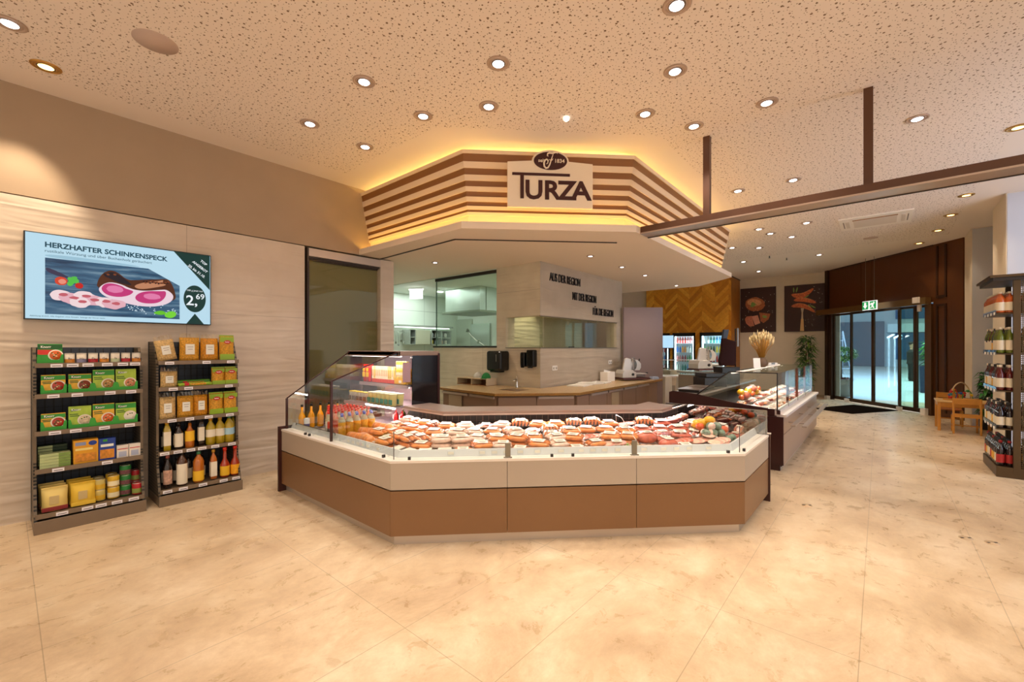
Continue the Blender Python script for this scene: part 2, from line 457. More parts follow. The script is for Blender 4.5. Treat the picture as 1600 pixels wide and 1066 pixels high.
# small white bracket where the beam meets the canopy
# ---- tiled block with the wrap-round pass-through window
bk=MB(); zt=3.0
bk.prism([(5.63,4.19),(8.55,4.19),(8.55,4.42),(5.86,4.42),(5.86,5.15),(5.63,5.15)],2.12,zt,WAVEX)
bk.prism([(5.63,4.19),(8.55,4.19),(8.55,4.42),(5.86,4.42),(5.86,5.15),(5.63,5.15)],0,1.585,WAVEX)
bk.prism([(5.63,4.93),(5.86,4.93),(5.86,5.15),(5.63,5.15)],1.585,2.12,WAVEX)
bk.prism([(8.3,4.19),(8.55,4.19),(8.55,4.42),(8.3,4.42)],1.585,2.12,WAVEX)
struct(bk.build('wall_block'))
ib=MB(); ib.prism([(5.87,5.15),(8.5,5.15),(8.5,5.25),(5.87,5.25)],0,3.0,wave_mat('wave_tile_inner','#cfc6a4','#dcd3b2',.8,joint=False))
struct(ib.build('wall_inner'))
gw=MB(); GL=glass('pass_glass','#f8faf4',.8,.01,.03)
gw.box((5.69,4.56,1.85),(.012,.74,.53),GL); gw.box((7.0,4.25,1.85),(2.6,.012,.53),GL)
wf=gw.build('window_2'); struct(wf)
f=MB(); SM=mat('steel_trim','#8e8778',.35,metal=.7)
f.box((5.64,4.56,1.592),(.03,.76,.014),SM); f.box((6.97,4.2,1.592),(2.68,.03,.014),SM); f.box((6.97,4.2,2.113),(2.68,.03,.014),SM)
f.build('window_frame',parent=wf)
f=MB(); f.box((6.6,4.215,1.605),(.16,.02,.018),mat('black_catch','#1c1a18',.4)); f.build('window_catch',parent=wf)
# kitchen: low wall, glazing, room behind
KW=mat('kitchen_wall','#eaefe8',.5); KC=mat('kitchen_ceiling','#dfe6da',.7)
kb=MB(); kb.prism([(5.63,5.15),(5.78,5.15),(5.78,6.87),(5.63,6.87)],0,1.6,WAVEX); struct(kb.build('wall_kitchen_front'))
kg=MB(); kg.box((5.70,6.01,2.28),(.012,1.72,1.34),glass('kitchen_glass','#f4faf6',.9,.01,.03)); kw=struct(kg.build('window_3'))
f=MB(); f.box((5.69,6.01,2.965),(.05,1.72,.07),mat('black_rail','#241d18',.4)); f.box((5.66,6.01,1.612),(.09,1.74,.03),mat('black_rail','#241d18',.4)); f.box((5.70,6.868,2.28),(.02,.012,1.3),mat('glass_edge','#4e6a60',.2)); f.build('window_frame',parent=kw)
m,n,b=node_mat('kitchen_panels'); tc=n.nodes.new('ShaderNodeTexCoord'); sx=N('ShaderNodeSeparateXYZ'); n.links.new(tc.outputs['Object'],sx.inputs[0])
g=math_('MAXIMUM',seam('Z',.2,1.18,.004),seam('X',.1,2.4,.004))
n.links.new(mixc(g,lin('#dde8dc'),lin('#93a094')),b.inputs['Base Color']); b.inputs['Roughness'].default_value=.28
KP=m
f=MB(); f.prism([(4.06,9.3),(8.66,9.3),(8.66,9.5),(4.06,9.5)],0,3.0,KP); f.prism([(3.9,6.4),(4.08,6.4),(4.08,9.5),(3.9,9.5)],0,3.0,KP); struct(f.build('wall_kitchen_back'))
f=MB(); f.prism([(8.5,5.26),(8.65,5.26),(8.65,9.3),(8.5,9.3)],0,3.0,KW); struct(f.build('wall_kitchen_right'))
kc=MB(); kc.prism([(5.64,4.43),(8.6,4.43),(8.6,9.3),(5.64,9.3)],2.985,2.998,KC); struct(kc.build('ceiling_kitchen'))
# ---- rear walls
f=MB(); f.prism([(16.95,.95),(17.2,.95),(17.2,3.9),(16.95,3.9)],0,4.0,STAFF); struct(f.build('wall_posters'))
f=MB(); f.box((16.94,2.3,.04),(.02,2.7,.08),mat('beige_skirting','#b9a488',.6)); struct(f.build('baseboard_posters'))
f=MB(); f.prism([(15.95,6.75),(16.2,6.75),(16.2,9.4),(15.95,9.4)],0,4.0,STAFF); f.prism([(8.65,9.4),(16.2,9.4),(16.2,9.5),(8.65,9.5)],0,4.0,STAFF); struct(f.build('wall_rear_left'))
f=MB(); f.prism([(10.3,6.0),(16.0,6.0),(16.0,9.4),(10.3,9.4)],4.0,4.1,SOFF); struct(f.build('ceiling_rear'))
f=MB(); f.prism([(10.28,5.9),(10.3,5.9),(10.3,9.4),(10.28,9.4)],3.055,4.0,SOFF); struct(f.build('trim_4'))
# herringbone wood wall
m,n,b=node_mat('chevron_wood'); tc=n.nodes.new('ShaderNodeTexCoord'); sx=N('ShaderNodeSeparateXYZ'); n.links.new(tc.outputs['Object'],sx.inputs[0])
per=.86; v=math_('MODULO',math_('ADD',sx.outputs['Y'],50*per),per)
col_i=math_('FLOOR',math_('DIVIDE',math_('ADD',sx.outputs['Y'],50*per),per/2))
tri=math_('ABSOLUTE',math_('SUBTRACT',v,per/2))
h=math_('SUBTRACT',sx.outputs['Z'],math_('MULTIPLY',tri,-1.0))
bi=math_('FLOOR',math_('DIVIDE',h,.17))
wn=N('ShaderNodeTexWhiteNoise'); wn.noise_dimensions='2D'; cb=N('ShaderNodeCombineXYZ'); n.links.new(bi,cb.inputs[0]); n.links.new(col_i,cb.inputs[1]); n.links.new(cb.outputs[0],wn.inputs['Vector'])
rc=ramp(wn.outputs['Value'],[(0,'#c47a16'),(1,'#f2b640'),(.5,'#dc9526')])
edge=math_('LESS_THAN',math_('MODULO',math_('ADD',h,17),.17),.004)
gn=noise(14,4,.6); cc=mixc(.25,rc.outputs[0],ramp(gn.outputs['Fac'],[(.3,'#8a5a20'),(.7,'#ffffff')]).outputs[0],'MULTIPLY')
n.links.new(mixc(math_('MULTIPLY',edge,.6),cc,lin('#5c3608')),b.inputs['Base Color']); b.inputs['Roughness'].default_value=.4
CHEV=m
OAK=mat('oak_side','#b06c1c',.45,noise=.15,nscale=3)
ww=MB()
ys=[(3.8,3.95),(4.80,4.95),(5.75,5.85)]
F1=[(3.95,4.80),(4.95,5.75),(5.85,6.75)]
# openings for three drinks coolers: z .0-2.12
for a,b_ in ys: ww.prism([(15.8,a),(16.4,a),(16.4,b_),(15.8,b_)],0,2.12,CHEV)
ww.prism([(15.8,3.8),(16.4,3.8),(16.4,6.75),(15.8,6.75)],2.12,3.97,CHEV)
ww.prism([(15.805,3.785),(17.0,3.785),(17.0,3.8),(15.805,3.8)],0,3.97,OAK)
struct(ww.build('wall_wood'))
f=MB(); f.prism([(15.78,3.77),(17.0,3.77),(17.0,3.8),(15.8,3.8),(15.8,6.75),(15.78,6.75)],3.97,4.0,DK); struct(f.build('trim_5'))
# ---- entrance wall
A=Vector((16.75,1.27)); Bp=Vector((13.55,-1.39)); L=(Bp-A).length; ang=math.atan2(Bp.y-A.y,Bp.x-A.x)
BRZ=mat('bronze_panel','#5c3517',.38,metal=.35,noise=.05,nscale=2); BRZD=mat('bronze_dark','#38200f',.4,metal=.3)
def ent(name,parts,lab=None,cat=None,st=False,parent=None):
    f=MB()
    for (x0,x1,z0,z1,y0,y1,mm) in parts: f.box(((x0+x1)/2,(y0+y1)/2,(z0+z1)/2),(x1-x0,y1-y0,z1-z0),mm)
    o=f.build(name,parent=parent)
    if parent is None: o.location=(A.x,A.y,0); o.rotation_euler=(0,0,ang)
    if st: struct(o)
    return o
# local x along the wall from the left, local -y towards the room
e=ent('wall_entrance',[(.12,1.35,2.66,4.0,0,.14,BRZ),(1.365,1.7,2.66,4.0,0,.14,BRZ),(1.715,3.48,2.66,4.0,0,.14,BRZ),
  (0,.12,0,4.0,-.06,.2,BRZD),(3.48,L,0,4.0,0,.2,BRZ),(1.35,1.365,2.66,4,.01,.14,BRZD),(1.7,1.715,2.66,4,.01,.14,BRZD),
  (.12,3.48,3.97,4.0,-.02,.1,BRZD),
  (3.56,3.6,.1,2.55,-.02,0,BRZD),(3.76,3.8,.1,2.55,-.02,0,BRZD),(3.56,3.6,2.8,3.95,-.02,0,BRZD),(3.76,3.8,2.8,3.95,-.02,0,BRZD),(3.56,3.8,2.74,2.8,-.02,0,BRZD),(3.56,3.8,2.55,2.6,-.02,0,BRZD)],st=True)
d1=ent('door_1',[(-.25,3.45,2.62,2.78,-.16,-.02,mat('bronze_header','#7d6038',.35,metal=.5)),(.14,.26,0,2.62,-.04,.06,BRZD),(3.32,3.48,0,2.62,-.05,.06,mat('bronze_post','#5e4022',.35,metal=.4))],st=True)
DG=glass('door_glass','#d3e8f1',.8,.01,.04); DG2=glass('door_glass_right','#c6e2da',.8,.01,.05); FRM=mat('door_frame_bronze','#4a341f',.3,metal=.5)
def leaf(x0,x1,y,gm,fw=.045,z1=2.62):
    ent('door_leaf',[(x0,x0+fw,0.02,z1,y-.02,y+.02,FRM),(x1-fw,x1,0.02,z1,y-.02,y+.02,FRM),(x0+fw,x1-fw,.02,.12,y-.02,y+.02,FRM),(x0+fw,x1-fw,z1-.06,z1,y-.02,y+.02,FRM)],parent=d1)
    ent('door_pane',[(x0+fw,x1-fw,.12,z1-.06,y-.005,y+.005,gm)],parent=d1)
leaf(.26,.98,.05,DG); leaf(.98,1.78,0,DG); leaf(1.78,2.62,0,DG); leaf(2.5,2.98,.05,DG2); leaf(2.98,3.34,.06,DG2)
ent('motion_sensor',[(1.7,1.84,2.56,2.64,-.2,-.12,mat('black_catch','#1c1a18',.4))],parent=d1)
WB=mat('white_plastic','#efe9df',.5)
ent('detector_box',[(3.16,3.32,2.66,2.8,-.2,-.165,WB),(3.2,3.28,2.46,2.62,-.12,-.08,WB)],parent=d1)
ent('floor_sensor',[(.12,.24,0,.1,-.16,-.06,WB)],parent=d1); ent('floor_sensor',[(.86,.98,0,.1,-.1,-.04,WB)],parent=d1)
ent('floor_sensor',[(2.6,2.72,0,.1,-.1,-.04,WB)],parent=d1); ent('floor_sensor',[(3.3,3.42,0,.16,-.14,-.06,WB)],parent=d1)
# piers on the right
PG=mat('pier_daylight_grey','#c3c3c6',.75); PC=mat('cream_pier_paint','#e2d4bd',.75)  # grey of the camera-facing sides is window daylight put into the colour
f=MB(); f.prism([(12.64,-1.41),(13.6,-1.41),(13.6,-2.6),(12.64,-2.6)],0,4.0,PC); f.quad((12.635,-1.42,0),(12.635,-2.6,0),(12.635,-2.6,3.99),(12.635,-1.42,3.99),PG); struct(f.build('wall_right_pier_far'))
f=MB(); f.prism([(10.1,-1.5),(11.15,-1.5),(11.15,-2.6),(10.1,-2.6)],0,4.0,PC); f.quad((10.095,-1.51,0),(10.095,-2.6,0),(10.095,-2.6,3.99),(10.095,-1.51,3.99),PG); struct(f.build('wall_right_pier_near'))
f=MB(); f.prism([(-2.5,-2.6),(17.2,-2.6),(17.2,-2.75),(-2.5,-2.75)],0,.25,PC); f.prism([(-2.5,-2.6),(17.2,-2.6),(17.2,-2.75),(-2.5,-2.75)],3.7,4.0,PC); f.prism([(11.15,-2.6),(12.64,-2.6),(12.64,-2.75),(11.15,-2.75)],0.25,3.7,PG); struct(f.build('wall_right'))
# entrance mat
f=MB(); f.prism([(13.7,1.35),(15.3,.55),(14.6,-.35),(13.2,.5)],0.0,.012,mat('mat_black','#1c140f',1.0,spec=.0,noise=.3,nscale=60)); 
tag(f.build('entrance_mat'),'black ribbed floor mat in front of the sliding glass entrance doors','doormat')
# ================================================================ ceiling fittings
RING=mat('light_ring_taupe','#b39a86',.45); RIN=mat('light_inner_dark','#5a4636',.5); LENS=mat('lamp_lens','#fff1ee',.5,emit=6.0); LENSW=mat('lamp_lens_gold','#ffcf7a',.5,emit=5.0)
GOLD=mat('reflector_gold','#c99a4e',.3,metal=.7)
def make_down(r,gold=False,tilt=True):
    t=thing('downlight','x','downlight')
    f=MB(); f.lathe([(r*1.0,0),(r*1.0,-.006),(r*.93,-.009),(r*.80,-.009),(r*.78,-.004),(r*.74,-.004),(r*.72,-.008),(r*.6,-.006)],28,GOLD if gold else RING,cap=False); f.build('ring',parent=t)
    f=MB(); f.lathe([(r*.62,-.007),(r*.56,.0),(r*.5,-.001)],24,RIN,cap=False); f.lathe([(r*.62,-.0055),(.001,-.0055)],24,RIN,cap=False); f.build('housing',parent=t)
    f=MB()
    if gold: f.lathe([(r*.5,-.0075),(.001,-.0085)],20,LENSW,cap=False,c=(.0,0,0))
    else: f.ell((r*.06,0,-.006),(r*.5,r*.5,r*.12),LENS,16,6)
    f.build('lens',parent=t)
    return t
P_D=Proto(make_down(.098)); P_G=Proto(make_down(.098,True)); P_S=Proto(make_down(.06))
def spot_on(t,e,cone=95,col=WARM,target=None,blend=.8,size=.06):
    l=add_light('lamp','SPOT',(0,0,-.03),e,col,size,spot=cone,blend=blend,parent=t)
    if target is not None:
        v=Vector(target)-Vector(t.location)-Vector((0,0,-.03)); l.rotation_euler=v.to_track_quat('-Z','Y').to_euler()
    return l
ME=80
DL=[((2.1,3.54),'directly left of the one above the sign\'s left side',(2.3,3.6,.8),1.1),
((2.12,4.65),'above the gap between wall racks and counter',(2.2,5.3,.2),.7),
((2.79,4.68),'closest to the canopy\'s left striped face',(2.9,4.7,.9),.6),
((2.81,3.6),'in front of the canopy\'s left corner',(2.6,3.4,.8),.9),
((3.12,2.96),'directly before the middle of the striped front',(3.0,2.7,.8),1.2),
((2.7,2.45),'a step nearer than the lamp before the sign',(2.2,1.9,0),1.0),
((3.77,1.35),'largest of those right of the sign',(3.7,1.7,.8),1.1),
((4.26,1.83),'between the sign and the first hanger',(4.3,1.5,.8),1.1),
((4.84,1.53),'just left of the first beam hanger',(5.0,1.3,.8),.9),
((4.84,.84),'midway between the two beam hangers',(5.0,.3,0),1.0),
((3.05,1.08),'cut by the top edge of the photograph',(2.2,.6,0),1.0),
((7.28,1.65),'just beyond the beam, nearest the first hanger',(7.4,1.6,.9),1.0),
((7.32,.94),'just beyond the beam, between the hangers',(8,.3,0),1.1)]
for (x,y),w,tg,k in DL:
    t=P_D.put((x,y,3.999),R(40),'round recessed ceiling spotlight, '+w)
    spot_on(t,ME*k,75,NEUT if tg[2]>0 else WARM,tg,.7,.05)
for (x,y),w,tg,e in [((.23,5.42),'golden recessed downlight washing the wall above the screen',(.3,5.98,2.6),110),((0.02,4.9),'white gimbal downlight at the left edge, nearest the camera',(.3,5.4,1),60),((7.16,-1.15),'golden recessed downlight at the right edge above the beam',(7.6,-1.6,0),60)]:
    t=(P_D if 'gimbal' in w else P_G).put((x,y,3.999),R(40),w); spot_on(t,e,62,WARMER,tg,.6,.04)
FAR=[((9.91,1.86),'in the far ceiling, first of the near pair by the canopy'),((10.45,1.75),'in the far ceiling, second of the pair by the canopy'),((10.0,1.07),'in the far ceiling, nearest the air-conditioning cassette on its left'),
((11.06,1.45),'in the far ceiling, behind the cassette\'s left neighbour'),((11.34,2.7),'in the far ceiling, beside the canopy\'s far corner'),((11.76,2.21),'in the far ceiling, behind the canopy-corner lamp'),
((13.66,1.19),'in the far ceiling, in front of the entrance wall\'s left end'),((13.4,2.9),'in the far ceiling, added to brighten the wood-clad wall'),((15.4,2.9),'in the far ceiling, added to brighten the posters')]  # last two spots are added to brighten wood wall and posters
for (x,y),w in FAR:
    t=P_D.put((x,y,3.999),R(40),'small recessed ceiling spotlight '+w); spot_on(t,70,95,WARM,(x+.2,y-.1,0))
for (x,y),w in [((9.82,-1.04),'nearest of the golden row along the right piers'),((11.11,-.98),'second of the golden row along the right piers'),((12.4,-.91),'third of the golden row along the right piers'),((13.64,-.69),'farthest of the golden row, by the entrance wall')]:
    t=P_G.put((x,y,3.999),0,'recessed golden downlight, '+w); spot_on(t,45,85,WARMER,(x+.1,y-.35,0))
for (x,y,w) in [(4.59,5.57,'over the drinks cabinet'),(5.81,3.37,'over the corner of the tiled block'),(6.95,3.41,'over the middle of the lettered wall'),(8.04,3.46,'over the meat slicer'),(9.82,3.49,'at the canopy\'s far end')]:
    t=P_S.put((x,y,2.999),0,'small round downlight in the pale lower ceiling '+w); spot_on(t,34,110,WARM,(x,y+.05,0),.8)
# lamps of the part of the hall behind the camera
for x,y in ((-.6,3.4),(.9,2.6),(.2,1.0),(1.4,-.2),(-1,-1),(3.0,-.6),(4.6,-1.6),(6.2,-.3)):
    t=P_D.put((x,y,3.999),0,'round recessed ceiling spotlight outside the picture','hall lamps behind the camera'); spot_on(t,ME*.95,100,WARM,(x,y,0)); t['group']='hall lamps behind the camera'
add_light('hall_fill','AREA',(-1.2,-1.2,3.9),90,WARM,3,rot=(0,0,0))  # broad fill added behind the camera, without a fitting
f=MB(); f.lathe([(.145,0),(.145,-.004),(.001,-.005)],36,mat('speaker_grille','#cbb3a4',.7,bump=.3,bscale=300),cap=False); o=f.build('ceiling_speaker'); o.location=(.77,4.33,4)
tag(o,'plain round beige loudspeaker grille flush in the perforated ceiling above the screen','speaker')
f=MB(); f.lathe([(.13,0),(.13,-.004),(.001,-.005)],30,mat('speaker_grille','#cbb3a4',.7),cap=False); o=f.build('ceiling_speaker'); o.location=(12.31,.15,4)
tag(o,'round pale speaker disc in the far ceiling behind the air-conditioning cassette','speaker')
f=MB(); f.lathe([(.03,0),(.03,-.02),(.015,-.035),(.001,-.036)],16,mat('bright_white','#fff6e6',.4,emit=3)); o=f.build('smoke_detector'); o.location=(3.8,2.49,3.998)
tag(o,'tiny bright white sensor in the ceiling just before the sign','detector')
for x,y,w in ((13.0,2.2,'left of the wood-clad wall corner'),(13.6,1.9,'in front of the right-hand poster')):
    f=MB(); f.lathe([(.012,0),(.012,-.05),(.03,-.055),(.001,-.06)],10,SM); o=f.build('sprinkler'); o.location=(x,y,3.999); tag(o,'small metal sprinkler head in the far ceiling '+w,'sprinkler')
# air conditioning cassette
ac=thing('air_conditioning_cassette','square white ceiling air-conditioning cassette with central grille beyond the beam','air conditioner',(10.63,.07,4.0))
ACW=mat('cassette_white','#efe3d2',.5)
f=MB(); f.box((0,0,-.012),(.98,1.05,.024),ACW); f.build('panel',parent=ac,bevel=.006)
f=MB(); f.box((0,0,-.03),(.56,.62,.014),mat('cassette_grille','#d9c9b4',.6)); f.box((-.31,0,-.028),(.04,.64,.012),mat('brass_slot','#9c6a2c',.4)); f.build('grille',parent=ac)
for s in (-1,1):
    f=MB(); f.box((0,s*.4,-.028),(.5,.05,.012),mat('cassette_grille','#d9c9b4',.6)); f.box((0,s*.46,-.026),(.5,.015,.01),mat('slot_dark','#8c7a66',.6)); f.build('louvre',parent=ac)
# ---- exit signs
GRN=mat('exit_green','#1fa85c',.4,emit=.55); WHE=mat('sign_white_lit','#ffffff',.4,emit=.8)
ex=thing('exit_sign','green and white illuminated exit sign hanging on thin rods over the sliding doors','exit sign',(14.95,.2,2.72),ang)
f=MB(); f.box((0,0,0),(.46,.03,.24),WHE); f.box((-.13,-.016,0),(.2,.004,.21),GRN); f.box((.12,-.016,0),(.2,.004,.21),GRN); f.build('sign_panel',parent=ex,bevel=.004)
f=MB(); f.poly([(-.16,.08),(-.1,.08),(-.1,0),(-.06,0),(-.13,-.08),(-.2,0),(-.16,0)],.003,WHE,T=Matrix.Translation((0,-.018,0))); f.build('arrow_pictogram',parent=ex)
f=MB(); f.poly([(.03,-.08),(.09,-.02),(.06,.03),(.03,.0),(.02,.02),(.07,.06),(.12,.05),(.15,.09),(.18,.06),(.14,.02),(.13,-.02),(.17,-.08),(.13,-.08),(.1,-.03),(.06,-.08)],.003,WHE,T=Matrix.Translation((0,-.018,0))); f.build('running_figure_pictogram',parent=ex)
for s in (-.14,.14):
    f=MB(); f.tube([(s,0,.12),(s,0,1.28)],.005,6,SM); f.build('rod',parent=ex)
kx=thing('exit_sign','blank bright white lit sign box under the kitchen ceiling','exit sign',(6.2,8.2,2.83),R(-60))
f=MB(); f.box((0,0,0),(.3,.05,.2),mat('sign_lit','#ffffff',.4,emit=1.6)); f.build('sign_panel',parent=kx); f=MB(); f.box((0,0,.12),(.34,.07,.04),WB); f.build('housing',parent=kx)
# ---- shop sign on the canopy
SGW=mat('sign_cream','#efdfc6',.45); SGD=mat('sign_maroon','#3c0d0c',.4)
th=R(-45); c0=Vector((4.23,3.02)); nrm=Vector((-.7071,-.7071))
sg=thing('shop_sign','cream shop sign reading TURZA with a dark oval emblem, on the striped canopy','sign',(c0.x+nrm.x*.07,c0.y+nrm.y*.07,3.24),th)
f=MB(); W2=.505
pts=[(-W2,0),(W2,0),(W2,.525)]
for k in range(0,13):
    a=PI*k/12; pts.append((.213*math.cos(a)*1.03,.545+.125*math.sin(a)*1.06))
pts+=[(-W2,.525)]
f.poly(pts,.045,SGW); f.build('board',parent=sg,bevel=.003)
f=MB(); f.poly([(.197*math.cos(2*PI*k/40),.545+.106*math.sin(2*PI*k/40)) for k in range(40)],.006,SGD,T=Matrix.Translation((0,-.046,0))); f.build('oval_emblem',parent=sg)
text('lettering','seit',.058,SGW,sg,(-.105,-.054,.527),align='CENTER',bold=.0008); text('lettering','1834',.062,SGW,sg,(.105,-.054,.525),align='CENTER',bold=.0008)
f=MB()
def sc(pts,r=.005): f.tube([(x,-.056,z) for x,z in pts],[r*(.5+.9*math.sin(PI*i/(len(pts)-1))) for i in range(len(pts))],6,SGW)
sc([(.08,.63),(.07,.645),(.045,.64),(.02,.632),(-.015,.636),(-.035,.625),(-.04,.605),(-.028,.595)],.008)
sc([(.035,.636),(.022,.60),(.005,.55),(-.01,.50),(-.03,.462),(-.055,.455),(-.075,.475),(-.08,.515),(-.065,.55),(-.045,.56),(-.03,.545),(-.035,.515),(-.05,.505)],.008)
sc([(-.02,.56),(.0,.55),(.02,.555),(.03,.57)],.005); f.build('monogram',parent=sg)
f=MB(); f.box((-.11+.0,-.05,.383),(.68,.01,.029),SGD); f.box((-.335,-.05,.233),(.042,.01,.27),SGD); f.build('lettering',parent=sg)
def glyphs(nm,x,strs):
    pass
for ch,x,w in (('U',-.195,1.02),('R',.015,1.05),('Z',.195,1.1),('A',.365,1.12)):
    text('lettering',ch,.305,SGD,sg,(x,-.047,.1),align='CENTER',bold=.008,sx=w,ext=.005)
# ---- slogans on the tiled block
BLK=mat('letter_black','#171011',.45)
for s,x0,x1,z in (('AUS DER REGION',5.88,6.84,2.715),('MIT DER REGION',6.58,7.42,2.455),('FÜR DIE REGION',7.30,8.12,2.225)):
    o=text('wall_lettering',s,.2,BLK,None,(x0,4.186,z),ext=.012,bold=.0004)
    xs=[v.co.x for v in o.data.vertices]; o.scale=((x1-x0)/(max(xs)-min(xs)),1,1)
    tag(o,'black raised capitals reading %s on the tiled block above the pass-through window'%s,'lettering')
# ---- advertising screen
tv=thing('advertising_screen','wide wall screen showing a ham advertisement, above the two product racks','screen',(.12,5.93,1.862))
f=MB(); f.box((.715,.02,.4),(1.445,.06,.81),mat('screen_bezel','#15181a',.35)); f.build('bezel',parent=tv,bevel=.004)
def E(nm,c,e=.95):
    q=mat('screen_'+nm,c,.5,emit=e*.85,spec=.2); q.node_tree.nodes['Principled BSDF'].inputs['Base Color'].default_value=(.01,.01,.01,1); return q
SP=mat('dummy','#ffffff')
dd=thing('picture','','');bpy.data.objects.remove(dd)
f=MB(); f.box((.715,-.0115,.4),(1.425,.003,.79),E('white','#bfe3f4')); disp=f.build('display',parent=tv)
def scr(name,pts,c,lvl,e=.95):
    if 'green' not in name:
        for _ in range(2):
            pts=[w for i in range(len(pts)) for w in ((pts[i][0]*.75+pts[(i+1)%len(pts)][0]*.25,pts[i][1]*.75+pts[(i+1)%len(pts)][1]*.25),(pts[i][0]*.25+pts[(i+1)%len(pts)][0]*.75,pts[i][1]*.25+pts[(i+1)%len(pts)][1]*.75))]
    f=MB(); f.poly([(p[0]*1.43,p[1]*.8) for p in pts],.0012,E(name,c,e),T=Matrix.Translation((0,-.013-lvl*.0013,0))); return f.build('picture_area',parent=disp)
# wood-table picture area
m,n,b=node_mat('screen_wood'); tc=n.nodes.new('ShaderNodeTexCoord'); mp=N('ShaderNodeMapping'); mp.inputs['Scale'].default_value=(2,1,22); n.links.new(tc.outputs['Object'],mp.inputs[0])
q=noise(1.2,5,.6,mp.outputs[0],.5); rc=ramp(q.outputs['Fac'],[(.3,'#123a5c'),(.72,'#86a9bd'),(.5,'#39698c')])
b.inputs['Base Color'].default_value=(0,0,0,1); b.inputs['Roughness'].default_value=.6; n.links.new(rc.outputs[0],b.inputs['Emission Color']); b.inputs['Emission Strength'].default_value=.65
f=MB(); f.poly([(.125,.05),(1.14,.05),(1.14,.42),(.87,.575),(.125,.575)],.0012,m,T=Matrix.Translation((0,-.0135,0))); f.build('picture_area',parent=disp)
rnd=random.Random(3)
def blob(cx,cy,rx,ry,n_=26,j=.05,a0=0,a1=2*PI,sq=1):
    o=[]
    for k in range(n_):
        a=a0+(a1-a0)*k/n_; jj=1+rnd.uniform(-j,j); o.append((cx+rx*math.cos(a)*jj,cy+ry*math.sin(a)*jj))
    return o
scr('pale_sky',[(.088,.72),(.60,.72),(.5,.75),(.088,.77)],'#9fc8dc',2)
scr('bark',[(.33,.40),(.335,.50),(.36,.60),(.40,.65),(.44,.63),(.49,.54),(.54,.55),(.60,.57),(.66,.585),(.70,.6),(.73,.6),(.755,.52),(.77,.42),(.775,.34),(.74,.3),(.5,.33)],'#5c2f1c',2,.8)
scr('barkshade',[(.36,.57),(.40,.63),(.43,.62),(.50,.52),(.52,.47),(.44,.50),(.40,.54)],'#27202c',3,.8)
scr('barklight',[(.52,.47),(.58,.53),(.66,.56),(.70,.59),(.69,.55),(.72,.52),(.66,.48),(.56,.43)],'#c98a66',3,.9)
for k_ in range(22): scr('crust_fleck_%d'%(k_%2),blob(.37+.018*k_ if k_<4 else .55+.0085*k_,(.60 if k_<4 else .53+.0012*k_)+rnd.uniform(-.018,.012),.008,.011,8,.3),'#8e4a2a' if k_%2 else '#2c1a1c',3.4,.8)
scr('fat',[(.335,.39),(.36,.46),(.40,.50),(.46,.48),(.50,.44),(.54,.42),(.60,.42),(.68,.45),(.72,.46),(.765,.38),(.74,.28),(.66,.22),(.56,.21),(.45,.255),(.37,.31)],'#f2d9e4',3)
scr('ham1',[(.35,.40),(.37,.47),(.41,.485),(.46,.46),(.48,.43),(.5,.42),(.53,.40),(.50,.34),(.44,.31),(.38,.33)],'#c8387a',4)
scr('ham2',[(.55,.38),(.60,.42),(.68,.43),(.715,.44),(.71,.35),(.67,.27),(.60,.25),(.55,.27),(.53,.32)],'#c8387a',4)
scr('hamlight',blob(.425,.41,.045,.045),'#e77fae',5); scr('hamlight',blob(.63,.35,.05,.04),'#dd6aa0',5)
for k,(x,y,r_) in enumerate([(.16,.29,.055),(.21,.26,.06),(.27,.29,.055),(.31,.25,.06),(.37,.24,.05),(.42,.22,.06),(.25,.22,.05)]):
    scr('bacon_%d'%(k%2),blob(x,y,r_,.065,18,.12),'#e9b3bf' if k%2 else '#f7dde0',3+k*.3); scr('baconred',blob(x+.01,y+.01,r_*.4,.02,12,.2),'#c8606c',6)
scr('tomato',blob(.16,.46,.03,.05),'#d8442a',4); scr('tomatoin',blob(.165,.455,.018,.03),'#f0937c',5); scr('cherry',blob(.245,.42,.02,.035),'#c81f1c',5)
for k in range(6): scr('parsley',blob(.215+.016*math.cos(k),.47+.035*math.sin(k*1.7),.016,.03,10,.3),'#2f9a3c' if k%2 else '#5cc24e',4.5)
scr('basil',[(.63,.13),(.67,.17),(.70,.165),(.72,.13),(.68,.105)],'#67c52c',4); scr('basil2',[(.70,.12),(.73,.165),(.765,.17),(.78,.12),(.75,.07),(.71,.08)],'#7ad83a',5)
scr('knife',[(.09,.62),(.09,.56),(.15,.51),(.2,.5),(.19,.525)],'#3a3550',2)
for k in range(46): scr('salt',blob(rnd.uniform(.49,.78),.14+rnd.gauss(0.03,.025),.004,.006,6),'#d7ecf8',3)
scr('dkgreen',[(.76,.995),(.995,.995),(.995,.50)],'#0f3d38',2,.8); scr('dkgreen',[(.84,.005),(.955,.005),(.895,.15)],'#0f3d38',2,.8)
scr('dkgreen',blob(.895,.36,.073,.19,36,0),'#0f3d38',2,.8)
TE=E('teal','#175063',.75); TW=E('textwhite','#f4fbff',.95)
def st(s,x,z,sz,m_,rz=0,sx=1,al='LEFT',b_=0): 
    o=text('caption',s,sz,m_,disp,(x*1.43,-.0175,z*.8),align=al,sx=sx,ext=.0004,bold=b_); 
    if rz: o.rotation_euler=Euler((R(90),-rz,0)) 
    return o
st('HERZHAFTER SCHINKENSPECK',.085,.845,.066,TE,sx=.98,b_=.0022,)
st('rustikale Würzung und über Buchenholz geräuchert',.085,.785,.037,TE,sx=1.0)
for s,x,z in (('TOP',.93,.85),('ANGEBOT',.925,.79),('20. bis 31.10.',.895,.775)):
    pass
